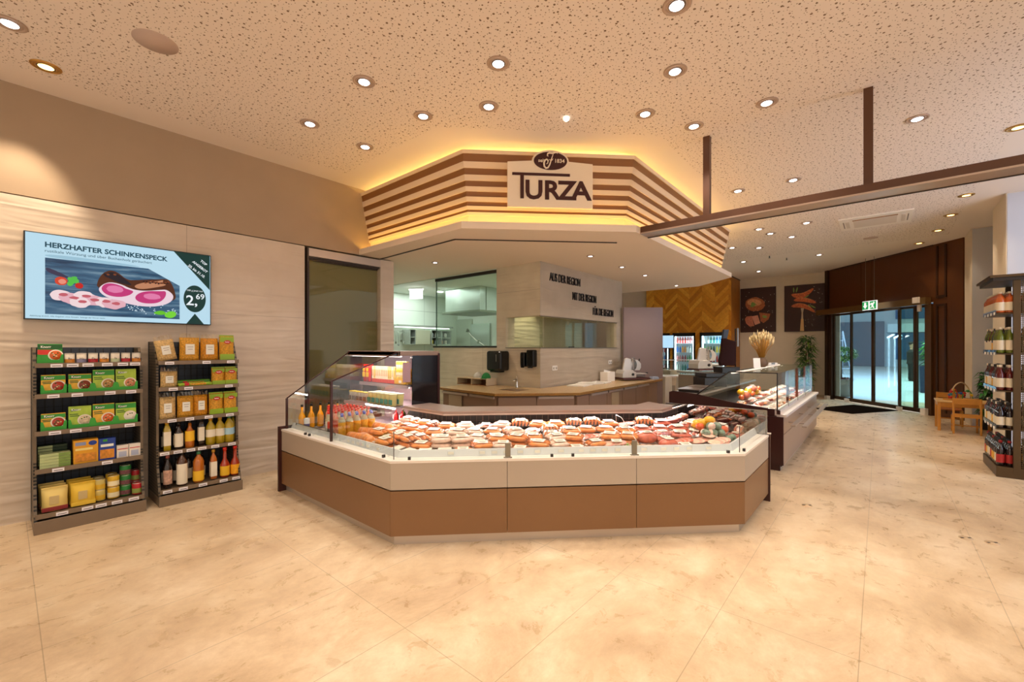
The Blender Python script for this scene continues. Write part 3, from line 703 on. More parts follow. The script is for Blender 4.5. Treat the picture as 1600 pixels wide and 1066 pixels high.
for s,x,z in (('TOP',.948,.875),('ANGEBOT',.924,.81),('20. bis 31.10.',.902,.742)):
    o=st(s,x,z,.037,TW,al='CENTER',b_=.0008); o.rotation_euler=(Matrix.Rotation(R(38),4,'Y')@Matrix.Rotation(R(90),4,'X')).to_euler()
st('100 g jetzt nur',.895,.465,.026,TW,al='CENTER'); st('2,',.875,.27,.155,TW,al='CENTER',b_=.002); st('69',.93,.36,.085,TW,al='CENTER',b_=.001)
st('Abbildung ähnlich. Alle Angaben ohne Gewähr. Solange der Vorrat reicht.',.02,.03,.017,TE)
# ---- folded sliding glass wall in its niche
gs=thing('folded_glass_wall','parked stack of dark-tinted sliding glass panels with pale head rail, between rack wall and counter','glass wall',(2.7,6.0,0))
ALU=mat('aluminium_rail','#c9beb4',.35,metal=.4); GT=glass('stack_glass','#fcfcf7',.5,.005,.02)
for k in range(3):
    f=MB(); y0=.0+.028*k
    f.quad((.03,y0,.05),(1.11,y0,.05),(1.11,y0,2.83),(.03,y0,2.83),GT); pn=f.build('glass_panel',parent=gs)
    f=MB(); f.box((.57,y0,2.85-.012*k),(1.1,.016,.03),DK); f.box((.57,y0,.03),(1.1,.016,.06),DK); f.box((.02+.012*k,y0,1.44),(.012,.016,2.78),DK); f.build('panel_frame',parent=gs)
f=MB(); f.box((.57,-.005,2.915),(1.12,.06,.11),ALU); f.build('head_rail',parent=gs,bevel=.003)
f=MB(); f.box((.0,.03,1.49),(.02,.12,2.97),DK); f.build('side_post',parent=gs)
f=MB(); f.box((0.06,-.045,.5),(.02,.03,.12),SM); f.build('handle',parent=gs)
# floor sockets
for x,y,w in ((5.26,.56,'closest to the counter\'s right end'),(5.22,-.55,'left one of the right-hand pair'),(5.23,-.70,'right one of the right-hand pair')):
    f=MB(); f.lathe([(.045,0),(.045,.004),(.001,.005)],20,mat('socket_stone','#cdb08a',.4),cap=False); f.box((.03,.0,.006),(.022,.012,.003),DK); f.box((-.03,0,.006),(.022,.012,.003),DK)
    o=f.build('floor_socket'); o.location=(x,y,0.0); o.rotation_euler=(0,0,R(-50)); tag(o,'small round floor socket lid in the stone tiles, '+w,'socket')
# ================================================================ corner meat counter
T8=math.tan(R(22.5))
def oc(d): return [(2.0+d,5.07),(2.0+d,2.98+d*T8),(4.11+d*T8,.88+d),(5.14,.88+d)]
def strip(mb,d0,z0,d1,z1,th,m_,seg=(0,1,2),y0=None):
    """sloped strip following the counter front between offset/height pairs"""
    A_,B_=oc(d0),oc(d1); 
    if y0: A_[0]=(A_[0][0],y0); B_[0]=(B_[0][0],y0)
    for i in seg:
        p=[(A_[i],z0),(A_[i+1],z0),(B_[i+1],z1),(B_[i],z1)]
        v=[mb.bm.verts.new((q[0],q[1],z)) for q,z in p]; mb.bm.faces.new(v)
        if th:
            w=[mb.bm.verts.new((q[0],q[1],z-th)) for q,z in p]; mb.bm.faces.new(w[::-1])
            for k in range(4):
                j=(k+1)%4; mb.bm.faces.new((v[j],v[k],w[k],w[j]))
            v+=w
        mb._fin(v,m_)
def lerp(a,b_,t): return (a[0]+(b_[0]-a[0])*t,a[1]+(b_[1]-a[1])*t)
BRN=mat('counter_bronze','#84603f',.38,metal=.25,noise=.04,nscale=1.5); CRM=mat('counter_cream','#b3a594',.4,metal=.1); RIM=mat('counter_rim','#e8ddd0',.35)
KICK=mat('kick_steel','#cbbfb2',.3,metal=.6); DBR=mat('end_panel_brown','#3b1712',.35); GRD=mat('deck_dark','#332a28',.6); TAU=mat('ledge_taupe','#8f7a6e',.35); RAIL=mat('price_rail','#cfd0d0',.35)
CG=glass('counter_glass','#fbfdfb',.9,.005,.0); CLIP=mat('glass_clip','#2a2624',.4)
ct=thing('chilled_meat_counter','angled chilled self-service meat counter with bronze base panels and cream upper band','counter',(0,0,0))
o0,o5=oc(0),oc(.05)
fr=[0,.315,.68,1]
F1a,F1b=o0[1],o0[2]
def panel(name,z0,z1,m_):
    segs=[(o0[0],o0[1])]+[(lerp(F1a,F1b,fr[k]),lerp(F1a,F1b,fr[k+1])) for k in range(3)]+[(o0[2],o0[3])]
    for p,q in segs:
        t=Vector((q[0]-p[0],q[1]-p[1])).normalized()*.0015
        f=MB(); f.wall((p[0]+t.x,p[1]+t.y),(q[0]-t.x,q[1]-t.y),z0,z1,.03,m_); f.build(name,parent=ct,bevel=.0015)
panel('base_panel',.085,.445,BRN); panel('upper_panel',.455,.672,CRM)
f=MB(); i6=oc(.06); f.prism([i6[0],i6[1],i6[2],i6[3],(5.14,1.75),(4.5,1.75),(2.9,3.35),(2.9,5.07)],0,.62,GRD); f.build('body',parent=ct)
f=MB(); [f.wall(i6[k],i6[k+1],0,.085,.01,KICK) for k in range(3)]; 
k5=oc(.05); [f.wall(k5[k],k5[k+1],0.0,.085,.01,KICK) for k in range(3)]; f.build('kick_plinth',parent=ct)
f=MB(); strip(f,-.004,.69,.11,.69,.02,RIM); f.build('rim',parent=ct)
f=MB(); strip(f,.10,.688,.125,.745,0,RAIL); strip(f,.125,.745,.14,.745,0,RAIL); strip(f,.14,.745,.16,.64,0,RAIL); f.build('price_rail',parent=ct)
f=MB(); strip(f,.12,.655,.92,.70,.02,mat('deck_steel','#b9b1ab',.35,metal=.4)); f.build('deck',parent=ct)
# back grille and ledge (right of the drinks cabinet only)
def oc2(d,y0=4.0): q=oc(d); q[0]=(q[0][0],y0); return q
f=MB(); strip(f,.93,.62,.93,.93,0,mat('grille_black','#0c0808',.5),y0=4.0)
w=oc2(.915)
for k in range(3):
    Lk=math.dist(w[k],w[k+1]); nn=int(Lk/.06)
    for j in range(nn+1):
        x,y=lerp(w[k],w[k+1],j/nn); f.tube([(x,y,.64),(x,y,.925)],.0022,4,mat('wire_dark','#57443c',.4,metal=.5))
    for z in (.70,.75,.80,.85,.90): f.tube([(*w[k],z),(*w[k+1],z)],.0018,4,mat('wire_dark','#57443c',.4))
f.build('back_grille',parent=ct)
f=MB(); a_=oc2(.86); b_=oc2(1.22); 
f.prism([a_[0],a_[1],a_[2],(4.78,a_[3][1]),(4.98,b_[3][1]),b_[2],b_[1],b_[0]],.925,.955,TAU); f.build('rear_ledge',parent=ct,bevel=.006)
f=MB(); strip(f,.855,.915,.855,.93,0,mat('ledge_trim','#b9aaa0',.3,metal=.5),y0=4.0); strip(f,.875,.918,.90,.918,.006,mat('case_led','#ffe9dd',.5,emit=3.0),y0=3.95); f.build('light_rail',parent=ct)
f=MB(); bb=oc2(.95); cc_=oc2(1.2); f.prism([bb[0],bb[1],bb[2],(5.1,bb[3][1]),(5.1,cc_[3][1]),cc_[2],cc_[1],cc_[0]],0,.925,CRM); f.build('rear_body',parent=ct)
_b=oc(.84)
for _p,_q in ((( 2.84,3.95),_b[1]),(_b[1],_b[2]),(_b[2],(5.05,_b[3][1]))):
    _a=math.atan2(_q[1]-_p[1],_q[0]-_p[0]); _l=math.dist(_p,_q)
    l_=add_light('rail_fill','AREA',((_p[0]+_q[0])/2,(_p[1]+_q[1])/2,.912),3.2*_l,(1,.9,.84),_l,sizey=.03,parent=ct); l_.rotation_euler=(Matrix.Rotation(_a,4,'Z')@Matrix.Rotation(R(-62),4,'X')).to_euler()  # fill added under the ledge to brighten the back rows of packs
# glass
g4=oc(.045)
def pane(p,q,z0,z1):
    f=MB(); f.wall(p,q,z0,z1,.006,CG); return f.build('glass_pane',parent=ct)
gA=(2.045,4.045)
pane((2.045,5.05),(2.045,4.06),.69,.93)
pane(gA,g4[1],.69,.92)
for k in range(3): pane(lerp(g4[1],g4[2],fr[k]),lerp(g4[1],g4[2],fr[k+1]-.004),.69,.92)
pane(g4[2],g4[3],.69,.92)
EDG=mat('glass_edge_dark','#4a4038',.3)
f=MB()
for q in (g4[1],g4[2]): f.tube([(*q,.69),(*q,.92)],.0035,5,EDG)
f.build('glass_edge',parent=ct)
for k in (1,2):
    x,y=lerp(g4[1],g4[2],fr[k]); f=MB(); f.box((x-.008,y-.008,.75),(.045,.014,.125),SM,rz=R(-45)); f.box((x-.012,y-.012,.694),(.07,.03,.008),SM,rz=R(-45)); f.build('glass_post',parent=ct,bevel=.003)
def clip(p,rz):
    f=MB(); f.box((p[0],p[1],.702),(.022,.02,.024),CLIP,rz=rz); f.build('glass_clip',parent=ct)
for y in (4.55,4.46,3.12): clip((2.03,y),0)
for t_ in (.045,.44,.50,.96): 
    q=oc(.03); clip(lerp(q[1],q[2],t_),R(-45))
clip((4.2,.905),0)
# price tag holders
PT=mat('tag_holder','#eef0f2',.3,alpha=.85)
q=oc(.095)
for seg,ts in ((0,(.62,.66,.70,.74,.78,.86)),(1,(.15,.24,.275,.31,.35,.40,.47,.53,.565,.60,.64,.72,.78,.82,.86,.92))):
    for t_ in ts:
        x,y=lerp(q[seg],q[seg+1],t_); f=MB(); rz=R(-45) if seg else R(-90)
        f.box((x,y,.722),(.055,.003,.04),PT,rz=rz); f.box((x-.002*math.cos(R(45)),y-.002,.722),(.045,.003,.022),WB,rz=rz); f.build('price_tag',parent=ct)
# end panels
f=MB(); f.box((2.62,5.085,.36),(1.3,.03,.72),DBR); f.build('end_panel',parent=ct)
f=MB(); f.box((5.155,1.36,.35),(.025,.99,.70),DBR); f.box((5.155,1.36,.705),(.03,1.0,.012),RIM); f.build('end_panel',parent=ct)
f=MB(); f.box((5.14,1.42,.815),(.008,1.06,.25),glass('end_mirror_glass','#8a6a60',.9,.005,.35)); f.build('end_glass',parent=ct)
f=MB(); f.tube([(5.14,.9,.69),(5.14,.9,.94),(5.14,1.95,.935),(5.14,1.95,.7)],.006,6,SM); f.build('end_glass_frame',parent=ct)
# clear dividers on the meat bed
def divider(x,y,rz,d=.8):
    t=thing('wire_divider','','divider',(x,y,.70),rz); f=MB(); f.prism([(0,-.002),(d,-.002),(d,.002),(0,.002)],0,.03,CG); f.build('foot',parent=t)
    f=MB(); f.tube([(0,0,.03),(0.02,0,.06),(d*.72,0,.21),(d*.98,0,.21),(d*.98,0,.02)],.003,5,mat('wire_bright','#d8cec8',.3,metal=.6)); f.build('wire',parent=t)
    return t
# ---- drinks cabinet standing on the left wing
dc=thing('drinks_cabinet','open refrigerated drinks cabinet with lit shelves on the left wing of the counter','cabinet',(0,0,0))
f=MB(); f.box((3.09,4.56,1.532),(.58,1.08,.05),TAU); f.box((2.815,4.56,1.528),(.03,1.08,.062),TAU); f.build('roof',parent=dc,bevel=.006)
m,n,b=node_mat('perforated_back'); tc=n.nodes.new('ShaderNodeTexCoord'); q_=dots(60,.28,0); n.links.new(mixc(q_,lin('#b99aa0'),lin('#4b3038')),b.inputs['Base Color']); b.inputs['Roughness'].default_value=.5
PB=m
f=MB(); f.box((3.35,4.56,1.08),(.05,1.06,.86),PB); f.box((3.375,4.56,.78),(.012,1.06,1.46),DBR); f.build('back_panel',parent=dc)
f=MB(); f.box((3.1,5.08,1.1),(.55,.012,.82),glass('side_glass','#fafcfa',.9,.005,.05)); f.build('side_glass',parent=dc)
f=MB(); f.box((3.175,4.03,1.08),(.37,.014,.85),mat('side_gloss_dark','#141017',.08,spec=.8)); f.box((3.37,4.03,1.08),(.03,.03,.9),DBR); f.build('side_panel',parent=dc)
f=MB(); f.box((2.92,4.035,1.32),(.1,.008,.22),mat('perforated_plate','#a88a92',.5)); f.build('vent_plate',parent=dc)
SHM=mat('shelf_mauve','#a5929a',.4); CL=mat('cabinet_led','#fff0ec',.5,emit=4.0)
for z,x0 in ((1.165,2.95),(.945,2.74)):
    f=MB(); f.box(((x0+3.33)/2,4.56,z-.012),(3.33-x0,1.02,.014),SHM); f.box((x0,4.56,z-.018),(.012,1.02,.038),SHM); sh=f.build('shelf',parent=dc)
    f=MB(); f.box((x0+.03,4.56,z-.026),(.02,.98,.008),CL); f.build('shelf_light',parent=sh)
f=MB(); f.box((2.86,4.56,1.497),(.03,1.0,.01),CL); f.build('roof_light',parent=dc)
f=MB(); f.box((2.9,4.56,.66),(.9,1.02,.04),SHM); f.build('well_floor',parent=dc)
def sideglass(y,zf,x1,z1,lab):
    t=thing('glass_divider',lab,'glass panel',(0,0,0))
    f=MB(); f.poly([(2.05,.69),(2.05,zf),(x1,z1),(2.98,1.50),(2.98,.69)],.008,glass('side_glass','#fafcfa',.9,.005,.05),T=Matrix.Translation((0,y,0))); f.build('pane',parent=t)
    f=MB(); f.box((2.05,y-.004,(.69+zf)/2),(.02,.02,zf-.69),DBR); f.build('front_bar',parent=t)
    f=MB(); f.tube([(2.05,y-.004,zf),(x1,y-.004,z1)],.007,6,DBR); f.build('sloping_bar',parent=t)
for k_,(x_,z_,e_) in enumerate(((2.9,1.48,3),(2.98,1.12,3.5),(2.8,.9,6))):
    add_light('cabinet_lamp','AREA',(x_,4.56,z_),e_,(1,.86,.82),.06,sizey=.95,rot=(0,R(-12),0),parent=dc)
sideglass(5.06,1.03,2.80,1.545,'sloping dark-edged glass end panel at the far left of the drinks cabinet')
sideglass(4.045,1.27,2.83,1.555,'sloping dark-edged glass divider between the drinks and the meat section')
f=MB(); f.tube([(2.12,4.98,.70),(2.12,4.98,.75),(2.12,4.1,.75),(2.12,4.1,.70)],.005,6,DK); f.box((2.125,4.54,.725),(.006,.86,.04),PT); 
tag(f.build('product_guard'),'low black wire guard with clear strip in front of the orange bottled drinks','guard')

# ================================================================ bottles and drinks
def bottle(name,cat_,H,r,nk,liq,cap,lab,lz=(.25,.6),shoulder=.62,sq=False,labw=1.0,seg=14,capk=.9,rough=.12):
    t=thing(name,'x',cat_); f=MB()
    prof=[(r*.85,0),(r,.01*H/.3),(r,H*shoulder),(r*.8,H*(shoulder+.08)),(nk*1.1,H*(shoulder+.2)),(nk,H*.93)]
    f.lathe(prof,4 if sq else seg,liq,T=Matrix.Rotation(PI/4,4,'Z') if sq else None); f.build('glass_body',parent=t,bevel=.004 if sq else 0)
    f=MB(); f.lathe([(nk*1.25,H*.91),(nk*1.25,H),(nk*1.1,H*1.005)],10,cap); f.build('cap',parent=t)
    if lab:
        f=MB(); k=1.02
        if sq: f.box((0,0,H*(lz[0]+lz[1])/2),(r*1.42*k,r*1.42*k,H*(lz[1]-lz[0])),lab)
        else: f.lathe([(r*k,H*lz[0]),(r*k,H*lz[1])],seg,lab,cap=False)
        f.build('label_band',parent=t)
    return t
OJ=mat('orange_drink','#f0a012',.15,coat=.5); BC=mat('cap_black','#15110f',.4); RC=mat('cap_red','#d92a1c',.4); BLC=mat('cap_blue','#5a78d8',.4)
CLR=mat('clear_bottle','#b9b49a',.1,coat=.6); REDL=mat('label_red','#c8251c',.5); ORL=mat('label_orange','#ffb41e',.5,noise=.2,nscale=40); WHL=mat('label_white','#eee6da',.6); DRKB=mat('cola_dark','#2e0d0a',.1,coat=.6); PINKL=mat('drink_pale_red','#d98a72',.15,coat=.5)
pA=Proto(bottle('juice_bottle','bottle',.27,.036,.012,OJ,BC,None,shoulder=.5))
for i in range(5): pA.put((2.17+.105*i,4.95-.0*i,.685),0,'yellow-orange juice bottle with black cap at the counter\'s left end, %s'%ordl(i,5),'black-capped juice bottles')
pB=Proto(bottle('drink_bottle','bottle',.24,.032,.012,PINKL,RC,REDL,(.3,.6)))
pB2=Proto(bottle('drink_bottle','bottle',.24,.032,.012,CLR,RC,WHL,(.3,.6)))
for j in range(7):
    for i in range(7):
        if 2.2+.077*i<(4.86-.078*j)*.497: continue
        (pB if (i*3+j*5)%4<2 else pB2).put((2.2+.077*i,4.86-.078*j,.685),0,'%s red-capped bottle, %s, %s row from the cabinet end'%('red-labelled' if (i*3+j*5)%4<2 else 'white-labelled',ordl(i,7).replace('leftmost','nearest the front').replace('rightmost','at the back').replace('from the left','from the front'),ORD[j]),'red-capped drink bottles')
pC=Proto(bottle('drink_bottle','bottle',.235,.036,.012,CLR,BLC,ORL,(.02,.68),shoulder=.7))
for i in range(5): pC.put((2.21+.083*i,4.135,.685),0,'orange-wrapped bottle with blue cap beside the glass divider, %s'%ordl(i,5),'blue-capped bottles in orange wrap')
for i in range(5): pC.put((2.25+.083*i,4.215,.685),0,'orange-wrapped blue-capped bottle, second row from the divider, %s'%ordl(i,5),'blue-capped bottles in orange wrap')
# cans / small items near the guard
def can(name,r,h,c1,c2,seg=14,cat_='can'):
    t=thing(name,'x',cat_); f=MB(); f.lathe([(r*.9,0),(r,.006),(r,h-.008),(r*.92,h)],seg,c1); f.build('can_body',parent=t)
    f=MB(); f.lathe([(r*1.01,h*.12),(r*1.01,h*.55)],seg,c2,cap=False); f.build('label_band',parent=t)
    f=MB(); f.lathe([(r*.93,h-.001),(r*.93,h+.003),(r*.85,h+.003),(r*.84,h-.001),(.001,h-.001)],seg,mat('tin_metal','#c9c4ba',.3,metal=.8),cap=False); f.build('lid',parent=t)
    return t
f=can('drink_can',.03,.13,mat('can_white_blue','#e2e6ee',.4),mat('label_darkblue','#28388c',.4)); Proto(f).put((2.17,4.83,.685),0,'short white and blue can in front of the orange bottled drinks')
f=can('drink_can',.028,.16,REDL,mat('can_dark','#2c1015',.4)); Proto(f).put((2.16,4.28,.685),0,'slim red and dark can at the guard, left of the glass divider')
# mid shelf: cups and jars
YJ=mat('cream_pudding','#eadf8e',.3,coat=.3); GRL=mat('label_teal','#2f9c86',.5); YL=mat('lid_yellow','#e8c52a',.4); BRNL=mat('label_brownish','#6a4a2c',.5)
def jar(name,r,h,body,lab,lid,cat_='jar'):
    t=thing(name,'x',cat_); f=MB(); f.lathe([(r*.82,0),(r,h*.9),(r*.95,h)],14,body); f.build('pot_body',parent=t)
    f=MB(); f.box((-r*.93,0,h*.36),(.006,r*1.5,h*.44),lab); f.build('front_label',parent=t,bevel=.002)
    f=MB(); f.lathe([(r*1.04,h),(r*1.04,h+.008)],14,lid); f.build('lid',parent=t); return t
pJ=Proto(jar('dessert_cup',.042,.125,YJ,GRL,mat('lid_cream','#f2ebcf',.4),'cup'))
for j in range(2):
    for i in range(6): pJ.put((2.80+.09*j,4.55-.087*i,.948),0,'pale yellow cup with teal label on middle shelf, %s, %s row'%(ordl(i,6),('front','back')[j]),'yellow cups with teal labels')
pK=Proto(jar('salad_cup',.038,.11,mat('cup_milky','#cfc4b4',.3),BRNL,YL,'cup'))
for i in range(5): pK.put((2.80,4.98-.082*i,.948),0,'milky cup with yellow lid on the middle shelf, %s'%ordl(i,5),'yellow-lidded cups')
# top shelf: bags, cartons, can tray
def pouch(name,w,d,h,body,parts=(),cat_='bag',puff=.3,seal=.02,sealm=None):
    """soft upright pack: local -x is its front"""
    t=thing(name,'x',cat_); f=MB(); nz=7; ny=6; g_=[]
    for k in range(nz+1):
        z=h*k/nz; e_=d/2*min(1,(1-(k/nz)**5)*1.0+.06)*(.9+.1*math.sin(PI*k/nz)); 
        if k==0:e_=d*.42
        row=[]
        for side in (-1,1):
            for i in range(ny+1):
                y=-w/2+w*i/ny; bulge=(1-abs(2*i/ny-1)**3)*.7+.3
                row.append((side*e_*bulge,(y if side<0 else -y)*(1-.04*math.sin(PI*k/nz)),z))
        g_.append([f.bm.verts.new(p) for p in row])
    for a,b2 in zip(g_,g_[1:]):
        N_=len(a)
        for i in range(N_):
            j=(i+1)%N_; fc=f.bm.faces.new((a[i],b2[i],b2[j],a[j])); fc.smooth=True
    f.bm.faces.new(g_[0]); f.bm.faces.new(g_[-1][::-1]); f._fin([v for r_ in g_ for v in r_],body)
    f.build('bag_body',parent=t)
    if seal:
        f=MB(); f.box((0,0,h+seal/2-.002),(.004,w*.98,seal),sealm or body); f.build('top_seal',parent=t)
    for (pn,y0,y1,z0,z1,pm,dx) in parts:
        f=MB(); f.box((-d/2-.0015-dx,(y0+y1)/2,(z0+z1)/2),(.004,y1-y0,z1-z0),pm); f.build(pn,parent=t,bevel=.002)
    return t
pr_=Proto(pouch('snack_bag',.085,.05,.2,mat('bag_red','#c51d14',.3),(('front_label',-.03,.03,.06,.12,mat('label_yellow','#f2c61c',.4),0),('logo',-.025,.025,.13,.17,mat('label_yellow','#f2c61c',.4),0))))
for i,(y,s) in enumerate(((5.0,1.0),(4.92,1.0),(4.965,1.02))): pr_.put((2.99+(.06 if i==2 else 0),y,1.168),0,'red and yellow bag on the cabinet\'s top shelf, %s'%('far left','second from left','behind the other two')[i],'red snack bags',scale=s)
def boxpack(name,w,d,h,body,parts=(),cat_='box',bev=.002):
    t=thing(name,'x',cat_); f=MB(); f.box((0,0,h/2),(d,w,h),body); f.build('carton',parent=t,bevel=bev)
    for (pn,y0,y1,z0,z1,pm) in parts:
        f=MB(); f.box((-d/2-.0008,(y0+y1)/2,(z0+z1)/2),(.002,y1-y0,z1-z0),pm); f.build(pn,parent=t)
    return t
CRMP=mat('packet_cream','#f3e3c8',.4); REDB=mat('packet_redband','#d8452e',.4); YWP=mat('packet_yellow','#efd98e',.4)
pc1=Proto(boxpack('drink_packet',.036,.05,.2,CRMP,(('bottom_band',-.018,.018,.0,.045,REDB),('print_block',-.012,.012,.08,.16,mat('print_peach','#f0b48a',.5)))))
pc2=Proto(boxpack('drink_packet',.036,.05,.2,YWP,(('bottom_band',-.018,.018,.0,.045,REDB),('print_block',-.012,.012,.06,.16,mat('print_ochre','#d9b04a',.5)))))
for i in range(13): (pc2 if i in (1,9,10,12) else pc1).put((3.02,4.845-.0385*i,1.168),0,'slim upright drink packet on top shelf, %s of the row'%ordl(i,13),'slim upright packets on the top shelf')
tb=thing('display_tray','bright yellow cardboard tray holding stacked cans, right end of the cabinet\'s top shelf','tray',(3.03,4.215,1.168))
YT=mat('tray_yellow','#f4b81a',.5); f=MB(); f.box((0,0,.004),(.14,.23,.006),YT); f.box((-.068,0,.035),(.004,.23,.07),YT); f.box((.068,0,.09),(.004,.23,.18),YT); f.box((0,.113,.035),(.14,.004,.07),YT); f.box((0,-.113,.035),(.14,.004,.07),YT); f.build('tray_body',parent=tb)
f=MB(); f.box((-.071,0,.035),(.002,.05,.03),WHL); f.build('front_label',parent=tb)
pcn=Proto(can('drink_can',.026,.085,mat('can_yellow','#eec83a',.35),mat('can_redwhite','#f0dcc0',.4)))
for k in range(3):
    for i in range(4): pcn.put((2.995,4.30-.056*i,1.176+.088*k),0,'small yellow can in the yellow tray, %s, %s layer'%(ordl(i,4),('bottom','middle','top')[k]),'yellow cans in the tray')
pr2=Proto(pouch('snack_bag',.1,.06,.13,mat('bag_crimson','#b3161c',.35),(('front_label',-.03,.03,.04,.09,WHL,0),)))
pr3=Proto(pouch('snack_bag',.1,.06,.13,mat('bag_greenish','#7f8c3a',.35),(('front_label',-.03,.03,.04,.09,REDL,0),)))
for i in range(6):
    (pr3 if i in (1,4) else pr2).put((2.93+.1*(i%3),4.13+.12*(i//3),.735),R(-30),'%s bag on the well floor under the middle shelf, %s'%('green' if i in (1,4) else 'crimson',('front right','front middle','back right','front left','centre left','back left')[i]),'bags in the cabinet well')
bx=boxpack('carton_stack',.3,.3,.045,mat('riser_grey','#5b5052',.5)); Proto(bx).put((3.1,4.2,.685),0,'low grey riser under the red bags in the drinks cabinet'); bx['category']='riser'
# ================================================================ packed meat on the counter
FILM=glass('pack_film','#fffaf6',.75,.18,.045)
SMO=mat('sausage_orange','#ec8f4c',.3,noise=.25,nscale=30,coat=.4); SMB=mat('sausage_brown','#bc6238',.3,noise=.3,nscale=30,coat=.4)
PAL=mat('sausage_pale','#f0ccb8',.35,noise=.15,nscale=40,coat=.4); PNK=mat('ham_pink','#eaa298',.4,noise=.2,nscale=30,coat=.3); RED=mat('ham_red','#cf6850',.35,noise=.3,nscale=35,coat=.4)
DRM=mat('bacon_dark','#8a3026',.35,noise=.4,nscale=30,coat=.3); FAT=mat('bacon_fat','#e9c9b4',.4); LBL=mat('pack_label','#e8e0d2',.5,emit=.0); LBG=mat('label_print_green','#8fae8e',.5); LBK=mat('label_print_dark','#6b5f58',.5)
CHK=mat('chicken_pale','#e6c6ac',.4,noise=.1,nscale=20,coat=.3); HRB=mat('herb_green','#9cba6c',.6,noise=.4,nscale=60); YLO=mat('yellow_ball','#e2a81e',.3,coat=.5,noise=.1,nscale=10); TOM=mat('orange_ball','#cf5418',.3,coat=.5); GBL=mat('green_ball','#7d927a',.35,coat=.4,noise=.5,nscale=24)
def film(t,w,d,h,z=0):
    f=MB(); n1_,n2_=8,6; P_=[]
    for s_ in (1,-1):
        g=[]
        for j in range(n2_+1):
            r_=[]
            for i in range(n1_+1):
                u=2*i/n1_-1; v=2*j/n2_-1
                k=(1-u**4)*(1-v**4); r_.append((u*w/2,v*d/2,z+h*.35+(h*.7 if s_>0 else -h*.35)*k+random.uniform(-.002,.002)))
            g.append(r_)
        P_.append(g)
    for gi,g in enumerate(P_):
        V=[[f.bm.verts.new(p) for p in r_] for r_ in g]
        for j in range(n2_):
            for i in range(n1_):
                q=(V[j][i],V[j][i+1],V[j+1][i+1],V[j+1][i]); fc=f.bm.faces.new(q if gi==0 else q[::-1])
        f._fin([v for r_ in V for v in r_],FILM)
    return f.build('vacuum_film',parent=t)
def label(t,w,d,z,x=0,y=0,rz=0,tilt=0):
    f=MB(); f.box((0,0,0),(w,d,.0015),LBL); o=f.build('paper_label',parent=t,loc=(x,y,z),rz=rz)
    f=MB(); f.box((-.0*w,d*.28,.001),(w*.7,d*.14,.001),LBG); f.box((0,-.05*d,.001),(w*.6,d*.06,.001),LBK); f.box((0,-.22*d,.001),(w*.5,d*.06,.001),LBK); f.build('print',parent=o)
    return o
def saus(f,x0,x1,y,z,r,m_,bend=0,by='y'):
    pts=[];rs=[]
    for k in range(8):
        u=k/7; e_=math.sin(PI*min(max(u,.02),.98)); x=x0+(x1-x0)*u; o=bend*math.sin(PI*u)
        pts.append((x,y+(o if by=='y' else 0),z+(o if by=='z' else 0))); rs.append(r*(.35 if k in(0,7) else (.85 if k in (1,6) else 1)))
    f.tube(pts,rs,8,m_)
def pk(name): return thing(name,'x','meat')
def t_saus(m_,n_=3,w=.17,d=.115,r=.016,lab=True,across=False,name='sausage_pack'):
    t=pk(name); film(t,w,d,.045)
    for i in range(n_):
        f=MB(); y=-d/2*.78+d*.78*(i+.5)/n_*1.0
        saus(f,-w*.44,w*.44,(i-(n_-1)/2)*d*.86/n_,.022,min(r*1.25,d*.5/n_),m_,.006*(1 if i%2 else -1)); f.build('sausage',parent=t)
    if lab: label(t,w*.5,d*.55,.0475,x=random.uniform(-.01,.01),rz=random.uniform(-.15,.15))
    return t
def t_slices(m_,m2,w=.17,d=.12,n_=6,name='sliced_ham_pack',lab=True):
    t=pk(name); film(t,w,d,.034)
    for i in range(n_):
        f=MB(); f.lathe([(.04,0),(.042,.003),(.04,.006)],14,m_ if i%2 else m2,sx=1.0,sy=1.1); o=f.build('slice',parent=t,loc=(-w*.28+w*.56*i/(n_-1),random.uniform(-.004,.004),.006+.0025*i)); o.rotation_euler=(0,R(-9),0)
    if lab: label(t,w*.42,d*.5,.0375,x=.02)
    return t
def t_slab(m_,m2,w=.18,d=.09,h=.045,name='bacon_pack',lab=True):
    t=pk(name); film(t,w,d,h*1.15)
    for i in range(3):
        f=MB(); f.box((0,(i-1)*d*.27,h*.45),(w*.86,d*.25,h*.8),m2 if i==1 else m_); f.build('meat_layer',parent=t,bevel=.008)
    if lab: label(t,w*.4,d*.5,h*1.07)
    return t
def t_log(m_,m2,w=.24,r=.04,name='salami_log'):
    t=pk(name); f=MB(); f.tube([(-w/2,0,r),(-w/2+.012,0,r),(w/2-.012,0,r),(w/2,0,r)],[r*.82,r,r,r*.7],14,m_); f.build('casing',parent=t)
    f=MB(); f.lathe([(r*.8,0),(.001,.0015)],14,m2,cap=False); o=f.build('cut_face',parent=t,loc=(-w/2-.001,0,r)); o.rotation_euler=(0,R(-90),0)
    f=MB()
    for k in range(3): f.tube([(-w*.3+k*w*.3+.0,math.cos(a)*r*1.01,r+math.sin(a)*r*1.01) for a in [x*PI/6 for x in range(-1,8)]],.0015,4,FAT)
    f.build('string',parent=t); return t
def t_ring(name='ring_sausage_pack'):
    t=pk(name); film(t,.22,.2,.04); f=MB()
    f.tube([(.075*math.cos(a),.065*math.sin(a),.022) for a in [R(30+300*k/18) for k in range(19)]],[.006]+[.018]*17+[.006],8,SMO); f.build('sausage',parent=t)
    f=MB(); f.lathe([(.03,0),(.034,.006)],14,PNK,sx=1.3); f.build('ham_piece',parent=t,loc=(0,0,.012)); label(t,.07,.05,.044,y=.03); return t
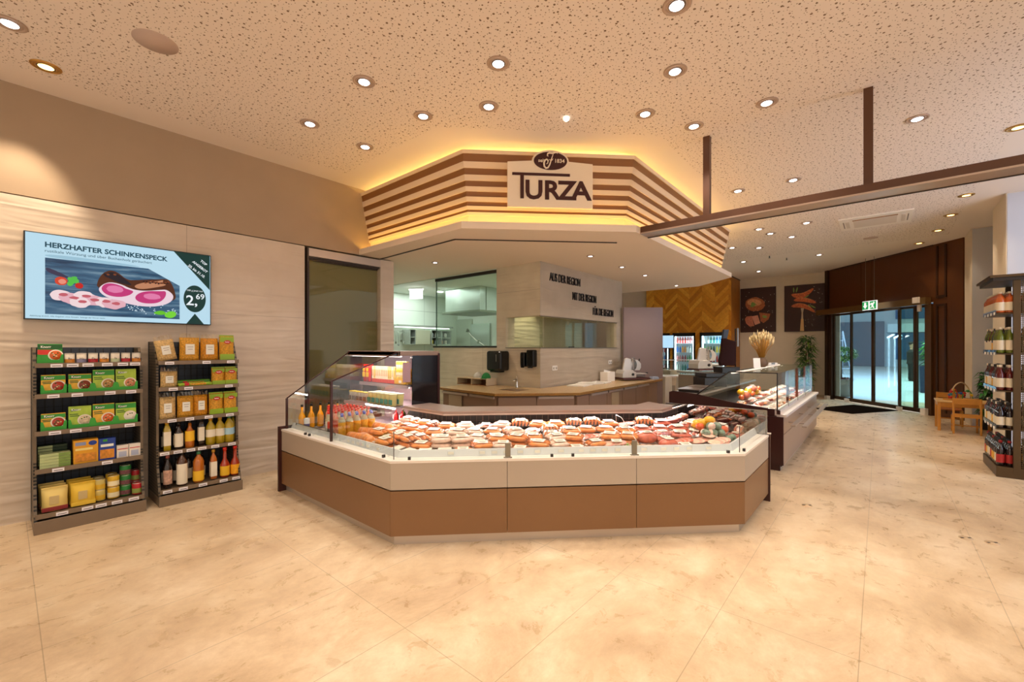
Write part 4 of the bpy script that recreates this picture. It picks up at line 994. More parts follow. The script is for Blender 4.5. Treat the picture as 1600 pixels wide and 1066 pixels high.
def t_ham(name='ham_joint'):
    t=pk(name); f=MB(); f.ell((0,0,.045),(.085,.055,.045),RED,14,8); f.build('meat',parent=t); film(t,.2,.14,.03); label(t,.07,.045,.093); return t
def t_chick(name='poultry_pack'):
    t=pk(name); film(t,.18,.13,.045)
    for i in range(3):
        f=MB(); f.ell(((i-1)*.05,0,.02),(.034,.055,.017),CHK,12,6); f.build('fillet',parent=t)
    return t
def t_herb(name='herbed_meat_pack'):
    t=pk(name); f=MB(); f.box((0,0,.012),(.17,.12,.022),mat('tray_white','#ece6dd',.4),taper=1.05); f.build('tray',parent=t,bevel=.004)
    f=MB(); rr=random.Random(4)
    for k in range(46): f.ell((rr.uniform(-.07,.07),rr.uniform(-.045,.045),.026+rr.uniform(0,.014)),(.011,.009,.007),HRB if k%3 else CHK,6,4)
    o=f.build('herb_pieces',parent=t); o['kind']='stuff'; film(t,.18,.13,.05); return t
def t_tray(name='white_topped_pack'):
    t=pk(name); f=MB(); f.box((0,0,.014),(.09,.13,.028),mat('tray_grey','#a9a6a0',.4),taper=1.08); f.build('tray',parent=t,bevel=.004)
    f=MB(); f.box((0,0,.030),(.096,.138,.003),LBL); f.build('lidding',parent=t); f=MB(); f.box((0,-.01,.0325),(.04,.05,.001),mat('label_tint','#e8dfc8',.5)); f.box((0,-.045,.0325),(.02,.006,.001),LBK); f.build('print',parent=t); return t
def t_ball(m_,m2,r=.035,name='bagged_sausage_ball',net=True):
    t=pk(name); f=MB(); f.ell((0,0,r*.92),(r*1.15,r,r*.92),m_,14,8); f.build('casing',parent=t)
    if net:
        f=MB(); f.ell((r*.5,0,r*.95),(r*.72,r*.9,r*.86),m2,12,7); f.build('pale_end',parent=t)
    f=MB(); f.tube([(r*1.1,0,r),(r*1.45,0,r*1.3)],[.006,.011],6,FILM); f.build('bag_tail',parent=t); return t
def t_bun(name='link_sausage_bundle'):
    t=pk(name); film(t,.17,.1,.07)
    for k in range(5):
        f=MB(); f.tube([((k-2)*.028,-.035,.02),((k-2)*.028+.004,-.02,.045),((k-2)*.028,.01,.052),((k-2)*.028,.035,.03)],[.006,.0125,.0125,.006],8,SMO); f.build('sausage',parent=t)
    label(t,.06,.05,.062,x=.0); return t
MT={'so':t_saus(SMO,3,name='smoked_sausage_pack'),'sb':t_saus(SMB,3,name='dark_sausage_pack'),'sp':t_saus(PAL,3,name='pale_sausage_pack'),'thin':t_saus(RED,5,w=.18,d=.13,name='thin_sausage_pack'),
 'pink':t_slices(PNK,PAL,lab=False),'pinkl':t_slices(PNK,PAL,name='ham_slices_pack'),'reds':t_slices(RED,PNK,lab=False,name='cured_slices_pack'),'bac':t_slab(DRM,FAT,lab=False),'slab':t_slab(RED,RED,w=.16,d=.1,h=.05,name='ham_slab_pack'),
 'log':t_log(SMO,RED),'ring':t_ring(),'ham':t_ham(),'ch':t_chick(),'hb':t_herb(),'wt':t_tray(),'yb':t_ball(YLO,YLO,.045,net=False,name='yellow_sausage_ball'),'ob':t_ball(TOM,TOM,.038,net=False,name='orange_sausage_ball'),'gb':t_ball(GBL,PAL,.034,name='green_sausage_ball'),'bun':t_bun(),'bacl':t_slab(SMB,FAT,w=.19,d=.085,name='streaky_bacon_pack')}
DESC={'so':'orange smoked sausage pack','sb':'dark brown sausage pack','sp':'pale pink sausage pack','thin':'thin red sausage pack','pink':'pink sliced ham pack','pinkl':'labelled pink ham slices','reds':'red cured slices pack','bac':'dark bacon pack','slab':'deep red ham slab','log':'orange salami log','ring':'ring sausage pack','ham':'red ham joint in film','ch':'pale poultry fillets pack','hb':'green herbed meat tray','wt':'white-lidded tray pack','yb':'yellow sausage ball','ob':'orange sausage ball','gb':'green and pale sausage ball','bun':'orange link sausage bundle','bacl':'streaky brown bacon pack'}
MT={k:Proto(v) for k,v in MT.items()}
q0=oc(.22); q1=oc(.84); q0[0]=(q0[0][0],3.93); q1[0]=(q1[0][0],3.93); q0[3]=(5.0,q0[3][1]); q1[3]=(5.0,q1[3][1])
def along(P_,t):
    Ls=[math.dist(P_[i],P_[i+1]) for i in range(3)]; tot=sum(Ls)
    # shared parameter: corners at fixed fractions
    fr_=[0,.2,.8,1]
    for i in range(3):
        if t<=fr_[i+1]+1e-9:
            u=(t-fr_[i])/(fr_[i+1]-fr_[i]); return lerp(P_[i],P_[i+1],u),(P_[i+1][0]-P_[i][0],P_[i+1][1]-P_[i][1])
ROWN=['front row','second row','third row','fourth row','back row']
rows=[# (kinds by column), left to right
 ['log','log','so','so','wt','wt','wt','wt','so','so','sp','so','so','sp','so','so','pinkl','hb','ch','ham','sb','reds','pink','pink','gb','gb','slab','bacl'],
 ['log','so','so','so','so','so','sp','sp','so','so','so','so','sp','so','pinkl','so','so','ham','slab','reds','pink','pinkl','gb','gb','sp','bac'],
 ['log','so','so','ring','so','so','sp','sp','so','sp','so','bun','so','reds','pinkl','so','thin','slab','thin','thin','yb','sp','so','bac'],
 ['sp','ring','so','so','so','sp','sp','so','so','pinkl','bun','so','so','so','pinkl','thin','thin','thin','slab','so','so','bac'],
 ['sp','so','so','sb','so','sp','pinkl','sp','bun','so','so','bun','bun','so','reds','bun','thin','bac','bac','bac','bacl'],
]
DD=[.02,.24,.46,.70,.95]
for r_,row in enumerate(rows):
    n_=len(row)
    for i,k in enumerate(row):
        t=(i+.5)/n_
        a,ta=along(q0,t); b2,tb_=along(q1,t); p=lerp(a,b2,DD[r_]); ang_=math.atan2(ta[1],ta[0])
        z=.672+.085*DD[r_]+(.010*r_)+random.uniform(0,.004)
        lab='%s, %s, %s of corner counter'%(DESC[k],ordl(i,n_),ROWN[r_])
        jit=random.uniform(-.32,.32)
        levels=1+(1 if k in('so','sp','pink','pinkl','bacl') and (i*7+r_*3)%3<2 else 0)
        if r_>=3 or (r_==2 and (i%3)): levels=1
        if k=='wt' : levels=1; jit=0
        tilt=R(7)
        for lv in range(levels):
            MT[k].put((p[0],p[1],z+.004+.05*lv),0,(lab if lv==0 else lab.replace(DESC[k],DESC[k]+' on top')),'meat packs on the corner counter',rot=(Matrix.Rotation(ang_+jit*(1+lv*.5),4,'Z')@Matrix.Rotation(tilt,4,'X')).to_euler(),scale=random.uniform(1.1,1.25))
# heap of net balls at the right corner
ctr=along(q0,.845)[0]; ctr2=along(q1,.84)[0]
bal=[('gb',0,0,0),('gb',.075,-.02,0),('gb',-.07,.02,0),('gb',.03,.06,.0),('gb',.105,.05,0),('gb',.0,.03,.06),('gb',.06,.01,.06),('ob',.15,.1,.05),('ob',.17,.03,.02),('yb',-.03,.17,.05),('yb',.05,.19,.05),('ob',.13,.17,.09),('yb',.1,.14,.08),('ob',-.05,.11,.05)]
bpos=lerp(ctr,ctr2,.18)
for i,(k,dx,dy,dz) in enumerate(bal):
    a=R(-28); x=bpos[0]+dx*math.cos(a)-dy*math.sin(a)-.03; y=bpos[1]+dx*math.sin(a)+dy*math.cos(a)
    MT[k].put((x,y,.745+dz),random.uniform(0,6),'%s in the heap at the counter\'s right corner, %s'%(DESC[k],['front centre','front right','front left','second row centre','second row right','upper left','upper right','right edge top','right edge bottom','back left','back centre','topmost right','back right','left behind the green ones'][i]),'sausage balls in the corner heap')
for x,y,rz,lab in ((3.62,1.62,R(45),'bent wire divider with clear foot standing among the packs, right of the middle'),):
    t=divider(x,y,rz,.62); t['label']=lab
add_light('counter_lamp','AREA',(3.3,2.75,1.9),0.001,NEUT,.1) if False else None

# ================================================================ wall racks
RT=mat('rack_taupe','#806e5a',.45,metal=.2); RB=mat('rack_black','#16181c',.45); RGD=mat('rack_mesh_dark','#39414d',.5); TAGM=mat('price_tag_white','#eceaf0',.5)
mP,n,b=node_mat('perforated_side'); tc=n.nodes.new('ShaderNodeTexCoord'); sx=N('ShaderNodeSeparateXYZ'); n.links.new(tc.outputs['Object'],sx.inputs[0])
g=math_('MAXIMUM',seam('Z',0,.03,.006),seam('Y',0,.03,.006)); n.links.new(mixc(g,lin('#1b1a18'),lin('#6f604c')),b.inputs['Base Color']); b.inputs['Roughness'].default_value=.5
RSH=[.15,.525,.855,1.18,1.45]
def rack(x0,lab,tags,top):
    t=thing('product_rack',lab,'rack',(x0,0,0)); w=.74
    f=MB(); f.box((w/2,5.72,.045),(w,.5,.09),RT); f.box((w/2,5.465,.055),(w,.012,.11),RT); f.build('base',parent=t,bevel=.003)
    f=MB(); f.box((w/2,5.955,top/2+.02),(w-.04,.012,top-.04),RGD)
    for k in range(13): f.box((.03+k*(w-.06)/12,5.944,top/2+.02),(.006,.008,top-.06),RB)
    for k in range(19):
        z=.16+k*.08
        if z<top-.03: f.box((w/2,5.944,z),(w-.05,.008,.006),RB)
    f.build('back_grid',parent=t)
    for s in (0,1):
        f=MB(); x=.012+s*(w-.024); f.poly([(5.96,0),(5.5,0),(5.5,.1),(5.60,.4),(5.62,top-.25),(5.74,top),(5.96,top)],.02,mP,T=Matrix.Translation((x,0,0))@Matrix.Rotation(R(90),4,'Z')@Matrix.Translation((0,.01,0))); f.build('side_panel',parent=t)
        f=MB(); f.box((x,5.955,top/2),(.028,.03,top),RB); f.build('upright',parent=t)
    for i,z in enumerate(RSH):
        y0=5.49 if i==0 else 5.56
        f=MB(); f.box((w/2,(y0+5.94)/2,z-.012),(w-.03,5.94-y0,.012),RT); f.box((w/2,y0,z-.008),(w-.02,.01,.04),RT); sh=f.build('shelf',parent=t)
        for u in tags[i]:
            f=MB(); f.box((u,y0-.007,z-.012),(.075,.003,.03),TAGM); f.box((u,y0-.009,z-.014),(.055,.001,.006),LBK); f.build('price_tag',parent=sh)
    return t
rack(.16,'left wall rack with black grid back, holding green soup packets and tins',[(.17,.33,.42,.53,.65),(.15,.47),(.13,.26,.45,.63),(.12,.27,.49,.64),(.14,.24,.34,.47,.58,.67)],1.60)
rack(1.0,'right wall rack with perforated sides, holding pasta bags and oil bottles',[(.07,.2,.37,.56,.68),(.06,.17,.28,.38,.5,.66),(.12,.27,.44,.64),(.13,.26,.63),(.1,.42,.65)],1.66)
X1=.16
def put(t,x,y,z,lab,rz=R(90),cat_=None,grp=None,scale=None,tilt=0):
    p=t if isinstance(t,Proto) else Proto(t)
    r=p.put((x,y,z),rz,lab,grp,rot=(tilt,0,rz) if False else None,scale=scale)
    if tilt: r.rotation_euler=(Matrix.Rotation(tilt,4,'X')@Matrix.Rotation(rz,4,'Z')).to_euler()
    if cat_: r['category']=cat_
    return r
# green soup packets in a display tray (front faces -y: pack-local -x turned by +90 deg)
SG=mat('soup_green','#35a035',.45); SGD2=mat('soup_darkgreen','#135c22',.45); SYL=mat('soup_yellow','#f0bc34',.45,noise=.15,nscale=20); SLM=mat('soup_lime','#b2d244',.45,noise=.2,nscale=15)
BOWL=mat('bowl_white','#f2ead8',.4); LOGW=mat('logo_white','#f6fbf2',.5)
def soup(h0,main,top_,soupc,tilt=.12,bowl=(.03,.055),tray=True,redband=False):
    h=h0*1.36; t=thing('soup_packet_display','x','soup packets'); w=.15
    for k in range(3):
        f=MB(); f.box((0,0,h/2+.006),(w,.006,h),main); pkx=f.build('packet',parent=t,loc=((k-1)*.002,.0+.016*k,.0)); pkx.rotation_euler=(-tilt,0,0)
        if k==0:
            f=MB(); f.box((0,-.004,h*.88),(w,.002,h*.24),top_); f.build('header_band',parent=pkx)
            f=MB(); f.poly([(-.06,h*.80),(-.015,h*.82),(-.012,h*.91),(-.06,h*.89)],.002,SGD2,T=Matrix.Translation((0,-.0045,0))); f.build('logo_patch',parent=pkx)
            text('logo','Knorr',.03,LOGW,pkx,(-.057,-.008,h*.825),ext=.0005,bold=.0006,sx=.85)
            bx_,bz_=bowl[0],bowl[1]*1.25
            if redband: f=MB(); f.box((-.025,-.0045,h*.6),(.1,.002,h*.26),mat('soup_red','#cf2c1c',.4)); f.build('title_band',parent=pkx)
            else: f=MB(); f.box((-.04,-.0045,h*.66),(.055,.001,.007),SGD2); f.box((-.035,-.0045,h*.58),(.06,.001,.007),SGD2); f.build('title_lines',parent=pkx)
            f=MB(); f.lathe([(.042,0),(.04,.002),(.001,.002)],20,BOWL,cap=False); o=f.build('bowl_picture',parent=pkx,loc=(bx_,-.005,bz_)); o.rotation_euler=(R(90),0,0); o.scale=(1.15,1.2,1)
            f=MB(); f.lathe([(.034,0.002),(.033,.0035),(.001,.0035)],20,soupc,cap=False); 
            rr=random.Random(int(h*1000)); 
            for _ in range(7): f.ell((rr.uniform(-.02,.02),rr.uniform(-.02,.02),.003),(.006,.005,.003),mat('garnish','#e8d9a0',.5) if _%2 else SGD2,6,4)
            o=f.build('soup_picture',parent=pkx,loc=(bx_,-.005,bz_)); o.rotation_euler=(R(90),0,0); o.scale=(1.15,1.2,1)
    if tray:
        f=MB(); f.poly([(-.08,0),(.08,0),(.08,.085),(.065,.08),(.055,.035),(-.055,.035),(-.065,.08),(-.08,.085)],.003,SG,T=Matrix.Translation((0,-.02,0))); f.box((0,.03,.003),(.16,.1,.004),SG)
        for s in(-1,1): f.box((s*.079,.03,.03),(.002,.1,.06),SG)
        f.build('tray',parent=t)
    return t
TS=mat('tomato_soup','#b8321a',.35,noise=.3,nscale=60,coat=.3); GS=mat('goulash_soup','#8a3a1c',.35,noise=.4,nscale=60); PS=mat('stew_soup','#b98a4a',.35,noise=.3,nscale=50); OS=mat('orange_soup','#d9601a',.3,coat=.3); WSP=mat('dumpling_picture','#e3cfae',.4,noise=.3,nscale=50); SAL=mat('salmon_picture','#d98a60',.4,noise=.3,nscale=40)
G='soup packet displays'
def sp(x,z,lab,*a,**k):
    o=soup(*a,**k); o.location=(x,5.615,z); o['label']=lab; o['group']=G
sp(.16+.105,1.455,'green soup packets with a red title, in their tray on the left rack\'s top shelf',.125,SG,SGD2,OS,bowl=(.035,.06),redband=True)
for x,lab,arg in ((.125,'green soup packets with red bean bowl, leftmost on the shelf below the small tins',(.12,SYL,SG,TS)),(.295,'green soup packets with red soup, second on the shelf below the small tins',(.12,SYL,SG,GS)),(.455,'tall green soup packets with brown stew bowl, third below the small tins',(.145,SLM,SG,PS)),(.615,'pale green soup packets with salad plate, rightmost below the small tins',(.145,SLM,SLM,SAL))): sp(.16+x,1.185,lab,*arg)
for x,lab,arg in ((.125,'low green soup packets with chilli bowl, leftmost on the middle shelf of left rack',(.105,SYL,SG,TS)),(.295,'lime soup packets with dumpling plate, second on the middle shelf of left rack',(.14,SLM,SLM,WSP)),(.455,'green soup packets with tomato soup bowl, third on the middle shelf of left rack',(.145,SYL,SG,OS)),(.615,'light green soup packets with white sauce, rightmost on the middle shelf of left rack',(.14,SLM,SG,BOWL))): sp(.16+x,.86,lab,*arg)
# small spice tins
for i,(c,w_) in enumerate((('#d98a2c','orange'),('#8f8fae','lilac'),('#b3202a','red'),('#dd9030','amber'),('#c3cfa6','pale green'),('#c02832','crimson'),('#d9862a','golden orange'))):
    t=thing('spice_tin','%s and cream spice tin, %s on the left rack\'s top shelf'%(w_,ordl(i,7)),'tin',(.16+.225+.077*i,5.62,1.452),0,'small spice tins')
    f=MB(); f.lathe([(.031,0),(.033,.004),(.033,.088)],18,mat('tin_cream','#dcd3c4',.4)); f.build('tin_body',parent=t)
    f=MB(); f.lathe([(.0335,.004),(.0335,.042)],18,mat('tin_'+w_.replace(' ','_'),c,.4),cap=False); f.build('colour_band',parent=t); text('lettering',('Bs','Ha','Pa','Ge','Is','As','Ma')[i],.028,BLK,t,(0,-.0345,.036),align='CENTER',ext=.0004)
    f=MB(); f.lathe([(.034,.088),(.034,.095),(.028,.096)],18,mat('tin_lid','#cdc7bd',.3,metal=.5)); f.build('lid',parent=t)
# fourth shelf: tea boxes stack, mash boxes, blue carton, white bricks
LT=mat('box_lightgreen','#b9c98f',.45); 
pt=Proto(boxpack('crispbread_box',.19,.09,.024,LT,(('end_band',-.095,-.02,.001,.022,mat('box_olive','#7c9a48',.45)),)))
for k in range(5): put(pt,.16+.135,5.64,.53+.0255*k,'flat light green box in the low stack on the left rack, %s from bottom'%ORD[k],grp='flat green boxes')
pt2=Proto(boxpack('crispbread_box',.19,.09,.024,mat('box_deepgreen','#1f3d22',.45),(('end_band',.0,.09,.001,.022,LT),)))
for k in range(7): put(pt2,.16+.125,5.80,.53+.0255*k,'flat dark green box in the rear stack on the left rack, %s from bottom'%ORD[k],grp='flat dark boxes')
BOXY=mat('box_yellow','#e6a620',.45,noise=.08,nscale=10); BOXB=mat('box_blue','#173f9c',.45)
PTX=mat('potato_picture','#d98f2c',.5,noise=.3,nscale=40)
t=boxpack('mash_box',.165,.1,.215,BOXY,(('food_picture',-.07,.07,.015,.09,PTX),('blue_patch',.0,.07,.165,.195,mat('patch_bluegrey','#8a9ac0',.5)),('title',-.045,.07,.12,.14,mat('title_pale','#f3e08a',.5)))); f=MB(); f.lathe([(.022,0),(.001,.001)],14,BOXB,cap=False); o=f.build('logo_badge',parent=t,loc=(-.0515,-.045,.18)); o.rotation_euler=(0,R(-90),0); o.scale=(1,1.3,1); put(t,.16+.33,5.65,.53,'large yellow box with food picture, centre of the left rack\'s fourth shelf')
t=boxpack('puree_box',.12,.07,.205,BOXB,(('food_picture',-.05,.05,.015,.10,PTX),('title',-.045,.045,.125,.15,LOGW),('green_leaf',.0,.03,.175,.195,SG))); put(t,.16+.475,5.64,.53,'blue box with orange dish picture, right of the large yellow box')
pt=Proto(boxpack('sauce_brick',.085,.055,.12,WHL,(('red_line',-.038,.038,.08,.087,REDL),('print',-.028,.028,.01,.06,mat('print_bluegrey','#b9c0d6',.5)))))
for x,w_ in ((.585,'left'),(.675,'right')): put(pt,.16+x,5.63,.53,'small white brick carton with red line, %s one of the pair'%w_,grp='white brick cartons')
# bottom shelf: flour bags and tins
FLB=mat('flour_cream','#e8cf7a',.6); FLY=mat('flour_yellow','#e9c23c',.6)
def flour(body,band,lab):
    t=pouch('noodle_bag',.165,.11,.195,body,(('base_band',-.08,.08,.004,.04,band,-.004),('picture',-.025,.035,.06,.135,mat('grain_picture','#c9b27a',.6),0)),puff=.4,seal=.012); return t
pf=Proto(flour(FLB,mat('band_wine','#8e2a2a',.5),'')); pf2=Proto(flour(FLY,FLY,''))
for j in range(3): put(pf,.16+.13-.006*j,5.60+.1*j,.155,'cream paper-like bag with wine-red base on the left rack\'s bottom shelf, %s'%('front','middle','rear')[j],grp='cream noodle bags')
for j in range(3): put(pf2,.16+.31-.006*j,5.60+.1*j,.155,'bright yellow bag on the left rack\'s bottom shelf, %s'%('front','middle','rear')[j],grp='yellow noodle bags')
MY=mat('tin_mustard','#d9b02c',.4); MG=mat('tin_green','#1d7a34',.4); MR=mat('tin_red','#c63a22',.4); PALB=mat('band_pale','#efe6c0',.5); BEAN=mat('bean_picture','#7a4a50',.6,noise=.4,nscale=60); PEA=mat('pea_picture','#8a9a4a',.6)
for c1,c2,x,r,h,nn,w_,yy in ((mat('tin_palegold','#cdbb6a',.4),MY,.425,.039,.098,2,'pale gold',5.62),(MY,PALB,.52,.044,.105,2,'mustard yellow',5.62),(MG,BEAN,.61,.043,.095,3,'green',5.64),(MR,PEA,.70-.005,.043,.105,1,'red',5.6)):
    pcx=Proto(can('food_tin',r,h,c1,c2,18,'tin'))
    for k in range(nn): put(pcx,.16+x,yy,.155+(h+.003)*k,'%s food tin on the left rack\'s bottom shelf, %s in its front stack'%(w_,('lowest','second','third')[k]),R(-90),grp='food tins')
    put(pcx,.16+x,yy+.11,.155,'%s food tin on the left rack\'s bottom shelf, lowest in the rear stack'%w_,R(-90),grp='food tins'); put(pcx,.16+x,yy+.11,.155+h+.003,'%s food tin on the left rack\'s bottom shelf, second in the rear stack'%w_,R(-90),grp='food tins')
    if w_=='red' and 0: put(pcx,.16+x,yy+.11,.155+2*h+.006,'red food tin on the left rack\'s bottom shelf, topmost in the rear stack',R(-90),grp='food tins')
# right rack ------------------------------------------------------------
X2=1.0
PAS=mat('pasta_yellow','#e0a22c',.45,noise=.35,nscale=70,bump=.6,bscale=90); PAS2=mat('pasta_pale','#dcb878',.45,noise=.3,nscale=60,bump=.6,bscale=80); PAG=mat('pasta_gold','#d9921c',.4,noise=.3,nscale=60,bump=.5,bscale=80)
PGN=mat('pack_lime','#93b51e',.35); OVR=mat('oval_red','#c91a18',.35); STK=mat('sticker_white','#ecebe0',.5); FLMC=glass('bag_film','#fff8e8',.9,.1,.14)
def pasta(w,h,body,d=.08):
    t=pouch('pasta_bag',w,d,h,body,(('sticker',-w*.22,w*.24,h*.28,h*.72,STK,.002),),puff=.5,seal=.0); 
    f=MB(); f.box((-d/2-.0055,0,h*.6),(.001,w*.3,.004),LBK); f.box((-d/2-.0055,0,h*.5),(.001,w*.25,.004),LBK); f.build('sticker_print',parent=t)
    f=MB(); 
    for k in range(5): 
        y=-w/2+w*k/5; f.quad((0,y,h-.005),(0,y+w/5,h-.005),(random.uniform(-.02,.02),y+w/5*.9,h+.04+random.uniform(-.01,.012)),(random.uniform(-.02,.02),y+.004,h+.045),FLMC)
    f.build('film_top',parent=t); return t
def lime(w,h,d=.07,name='pasta_packet'):
    t=pouch(name,w,d,h,PAS,(('base_band',-w*.49,w*.49,.003,h*.26,PGN,.0),('head_band',-w*.47,w*.47,h*.76,h*.97,PGN,-.012)),puff=.4,seal=.015,sealm=PGN)
    f=MB(); f.lathe([(.026,0),(.001,.001)],18,OVR,cap=False); o=f.build('brand_oval',parent=t,loc=(-d/2-.004,0,h*.76)); o.rotation_euler=(0,R(-90),0); o.scale=(.75,1.25,1)
    text('logo','Recheis',.017,LOGW,t,(-d/2-.006,.022,h*.74),rot=(R(90),0,R(-90)),ext=.0004,bold=.0004,sx=.75); return t
for x,w_,h,bd,lab in ((.10,.16,.21,PAS2,'pale noodle bag slumping left, leftmost on the right rack\'s top shelf'),(.285,.175,.25,PAS,'large golden pasta bag with white sticker, second on the right rack\'s top shelf'),(.465,.165,.245,PAG,'amber pasta bag with white sticker, third on the right rack\'s top shelf')):
    o=put(pasta(w_,h,bd),X2+x,5.64,1.455,lab); 
    if x<.2: o.rotation_euler=(0,R(-9),R(90)) if False else (Matrix.Rotation(R(-10),4,'Y')@Matrix.Rotation(R(90),4,'Z')).to_euler(); o.location.z+=.014
put(lime(.145,.27),X2+.63,5.64,1.455,'lime green pasta packet with red oval, rightmost on the right rack\'s top shelf')
put(pasta(.145,.165,PAS2),X2+.11,5.64,1.185,'short pale pasta bag with big sticker on the right rack\'s second shelf')
for k,(yy,zz,lab) in enumerate(((5.60,1.185,'lime spaghetti packet lying in front, on the right rack\'s second shelf'),(5.67,1.187,'green spaghetti packet with red patch lying behind the front one'))):
    t=thing('spaghetti_packet',lab,'pasta',(X2+.33,yy,zz)); f=MB(); f.box((0,0,.022+.015*k),(.3,.055,.035+.02*k),PGN if k==0 else mat('pack_green','#4f8a1c',.35)); f.build('wrapper',parent=t,bevel=.012,seg=3)
    f=MB(); f.box((.02,-.0285,.024+.01*k),(.14,.002,.022),PAS); f.build('window',parent=t); f=MB(); f.box((-.08,-.029,.026+.01*k),(.04,.002,.03),OVR); f.build('red_patch',parent=t)
pl=Proto(lime(.125,.185)); put(pl,X2+.545,5.63,1.185,'lime pasta packet with red oval, left of the pair on the second shelf',grp='lime pasta packets'); put(pl,X2+.67,5.63,1.185,'lime pasta packet with red oval, right of the pair on the second shelf',grp='lime pasta packets')
for x,bd,w_,lab in ((.095,PAS2,.14,'pale pasta bag with white sticker, leftmost on the right rack\'s middle shelf'),(.25,PAS,.145,'golden noodle bag with white sticker, second on the right rack\'s middle shelf'),(.385,PAG,.125,'darker golden pasta bag with sticker, third on the right rack\'s middle shelf')): put(pasta(w_,.225,bd),X2+x,5.635,.86,lab)
pl=Proto(lime(.135,.23)); put(pl,X2+.525,5.63,.86,'lime pasta packet with red oval, fourth on the right rack\'s middle shelf',grp='lime pasta packets'); put(pl,X2+.665,5.63,.86,'lime pasta packet with red oval, rightmost on the right rack\'s middle shelf',grp='lime pasta packets')
OIL=mat('oil_yellow','#b39a1c',.08,coat=.8); OIL2=mat('oil_green','#a8962a',.08,coat=.8); DKB=mat('bottle_dark','#241812',.1,coat=.6); VIN=mat('vinegar_amber','#b8661a',.1,coat=.6); SYR=mat('syrup_red','#a33416',.1,coat=.6); BRB=mat('bottle_brown','#4a2a14',.1,coat=.6)
LBY=mat('label_yellow_bright','#f0bd28',.5); LBW=mat('label_cream','#ece4cf',.5); GRNC=mat('cap_green','#3c7a54',.4); YC=mat('cap_ochre','#c9952c',.4); LBB=mat('label_skyblue','#a9cfe0',.5)
z4=.53
for x,t,lab in ((.09,bottle('oil_bottle','bottle',.30,.040,.014,OIL,YC,LBW,(.18,.66),sq=True,shoulder=.72),'square yellow oil bottle with cream label, leftmost on the right rack\'s fourth shelf'),
 (.19,bottle('oil_bottle','bottle',.28,.038,.014,DKB,BC,LBW,(.1,.6),shoulder=.6),'dark bottle with cream label, second on the right rack\'s fourth shelf'),
 (.285,bottle('oil_bottle','bottle',.29,.042,.014,VIN,BC,LBY,(.25,.62),shoulder=.55),'amber bottle with yellow label, third on the right rack\'s fourth shelf'),
 (.385,bottle('oil_bottle','bottle',.295,.036,.013,DKB,BC,LBW,(.2,.7),sq=True,shoulder=.75),'slim dark square bottle with cream label, fourth on the right rack\'s fourth shelf')):
    put(t,X2+x,5.62,z4,lab,R(-90))
po=Proto(bottle('oil_bottle','bottle',.29,.046,.016,OIL,YC,LBW,(.3,.58),shoulder=.66)); po2=Proto(bottle('oil_bottle','bottle',.295,.048,.016,OIL,GRNC,LBB,(.3,.55),shoulder=.68))
for i,x in enumerate((.475,.565)): put(po,X2+x,5.63,z4,'clear bottle of yellow oil with white label, %s of the pair'%('left','right')[i],0,grp='sunflower oil bottles')
for i,x in enumerate((.66-.005,.715-.0)): put(po2,X2+x+.0,5.63+.07*i,z4,'clear bottle of yellow oil with sky-blue label, %s of the pair'%('left','right')[i],0,grp='rapeseed oil bottles')
z5=.155
for x,t,lab in ((.09,bottle('wine_vinegar_bottle','bottle',.335,.037,.014,DKB,mat('cap_plum','#8a4a48',.4),mat('label_fruit','#c9a08a',.5,noise=.5,nscale=30),(.12,.55),shoulder=.62),'dark bottle with fruit label and plum cap, leftmost on the bottom shelf'),
 (.21,bottle('oil_bottle','bottle',.345,.047,.015,BRB,BC,LBW,(.05,.66),shoulder=.70),'brown bottle with tall cream label, second on the bottom shelf'),
 (.355,bottle('vinegar_bottle','bottle',.325,.050,.016,VIN,GRNC,LBY,(.06,.38),shoulder=.68),'plastic vinegar bottle with green cap and yellow label, third on the bottom shelf'),
 (.49,bottle('vinegar_bottle','bottle',.32,.040,.013,VIN,YC,LBW,(.1,.6),sq=True,shoulder=.66),'square amber bottle with cream label, fourth on the bottom shelf'),
 (.60,bottle('syrup_bottle','bottle',.325,.046,.016,SYR,RC,LBY,(.06,.38),shoulder=.42),'red syrup bottle with red cap and yellow label, fifth on the bottom shelf'),
 (.70,bottle('syrup_bottle','bottle',.325,.046,.016,SYR,RC,ORL,(.06,.38),shoulder=.42),'red syrup bottle with red cap and orange label, rightmost on the bottom shelf')):
    put(t,X2+x,5.585,z5,lab,R(-90))
pd=Proto(bottle('dark_bottle','bottle',.27,.036,.013,DKB,BC,LBW,(.1,.5)))
for i,(x,z) in enumerate(((.10,z5),(.2,z5),(.3,z5),(.42,z5),(.53,z5),(.1,z4),(.2,z4),(.3,z4))): put(pd,X2+x,5.74,z,'dark bottle in the second rank behind the front bottles of the right rack',R(-90),grp='second-rank dark bottles')
# ================================================================ staff side: worktop and cabinets
GRAN=mat('worktop_granite','#d3b483',.25,noise=.18,nscale=60); GREDG=mat('worktop_edge','#a97c3c',.35,noise=.5,nscale=120); CABF=mat('cabinet_taupe','#937763',.5); HND=mat('handle_strip','#cdbcb0',.3,metal=.4)
WP=[(4.66,5.6),(4.54,4.18),(5.42,3.33),(8.93,3.46),(8.6,4.16),(5.6,4.16),(5.6,5.6)]
wk=thing('worktop','long beige speckled staff worktop bending round the tiled block','worktop',(0,0,0))
f=MB(); f.prism(WP,.905,.94,GRAN); f.build('slab',parent=wk)
f=MB()
for a,b2 in zip(WP[:3],WP[1:4]): f.wall(a,b2,.903,.9385,-.004,GREDG)
f.build('edge_band',parent=wk)
f=MB(); f.box((5.13,4.33,.9405),(.30,.36,.002),mat('sink_dark','#6b4a2c',.3,metal=.3)); f.box((5.13,4.33,.9415),(.26,.32,.001),mat('sink_bowl','#8a6a48',.3,metal=.5)); f.build('sink_basin',parent=wk)
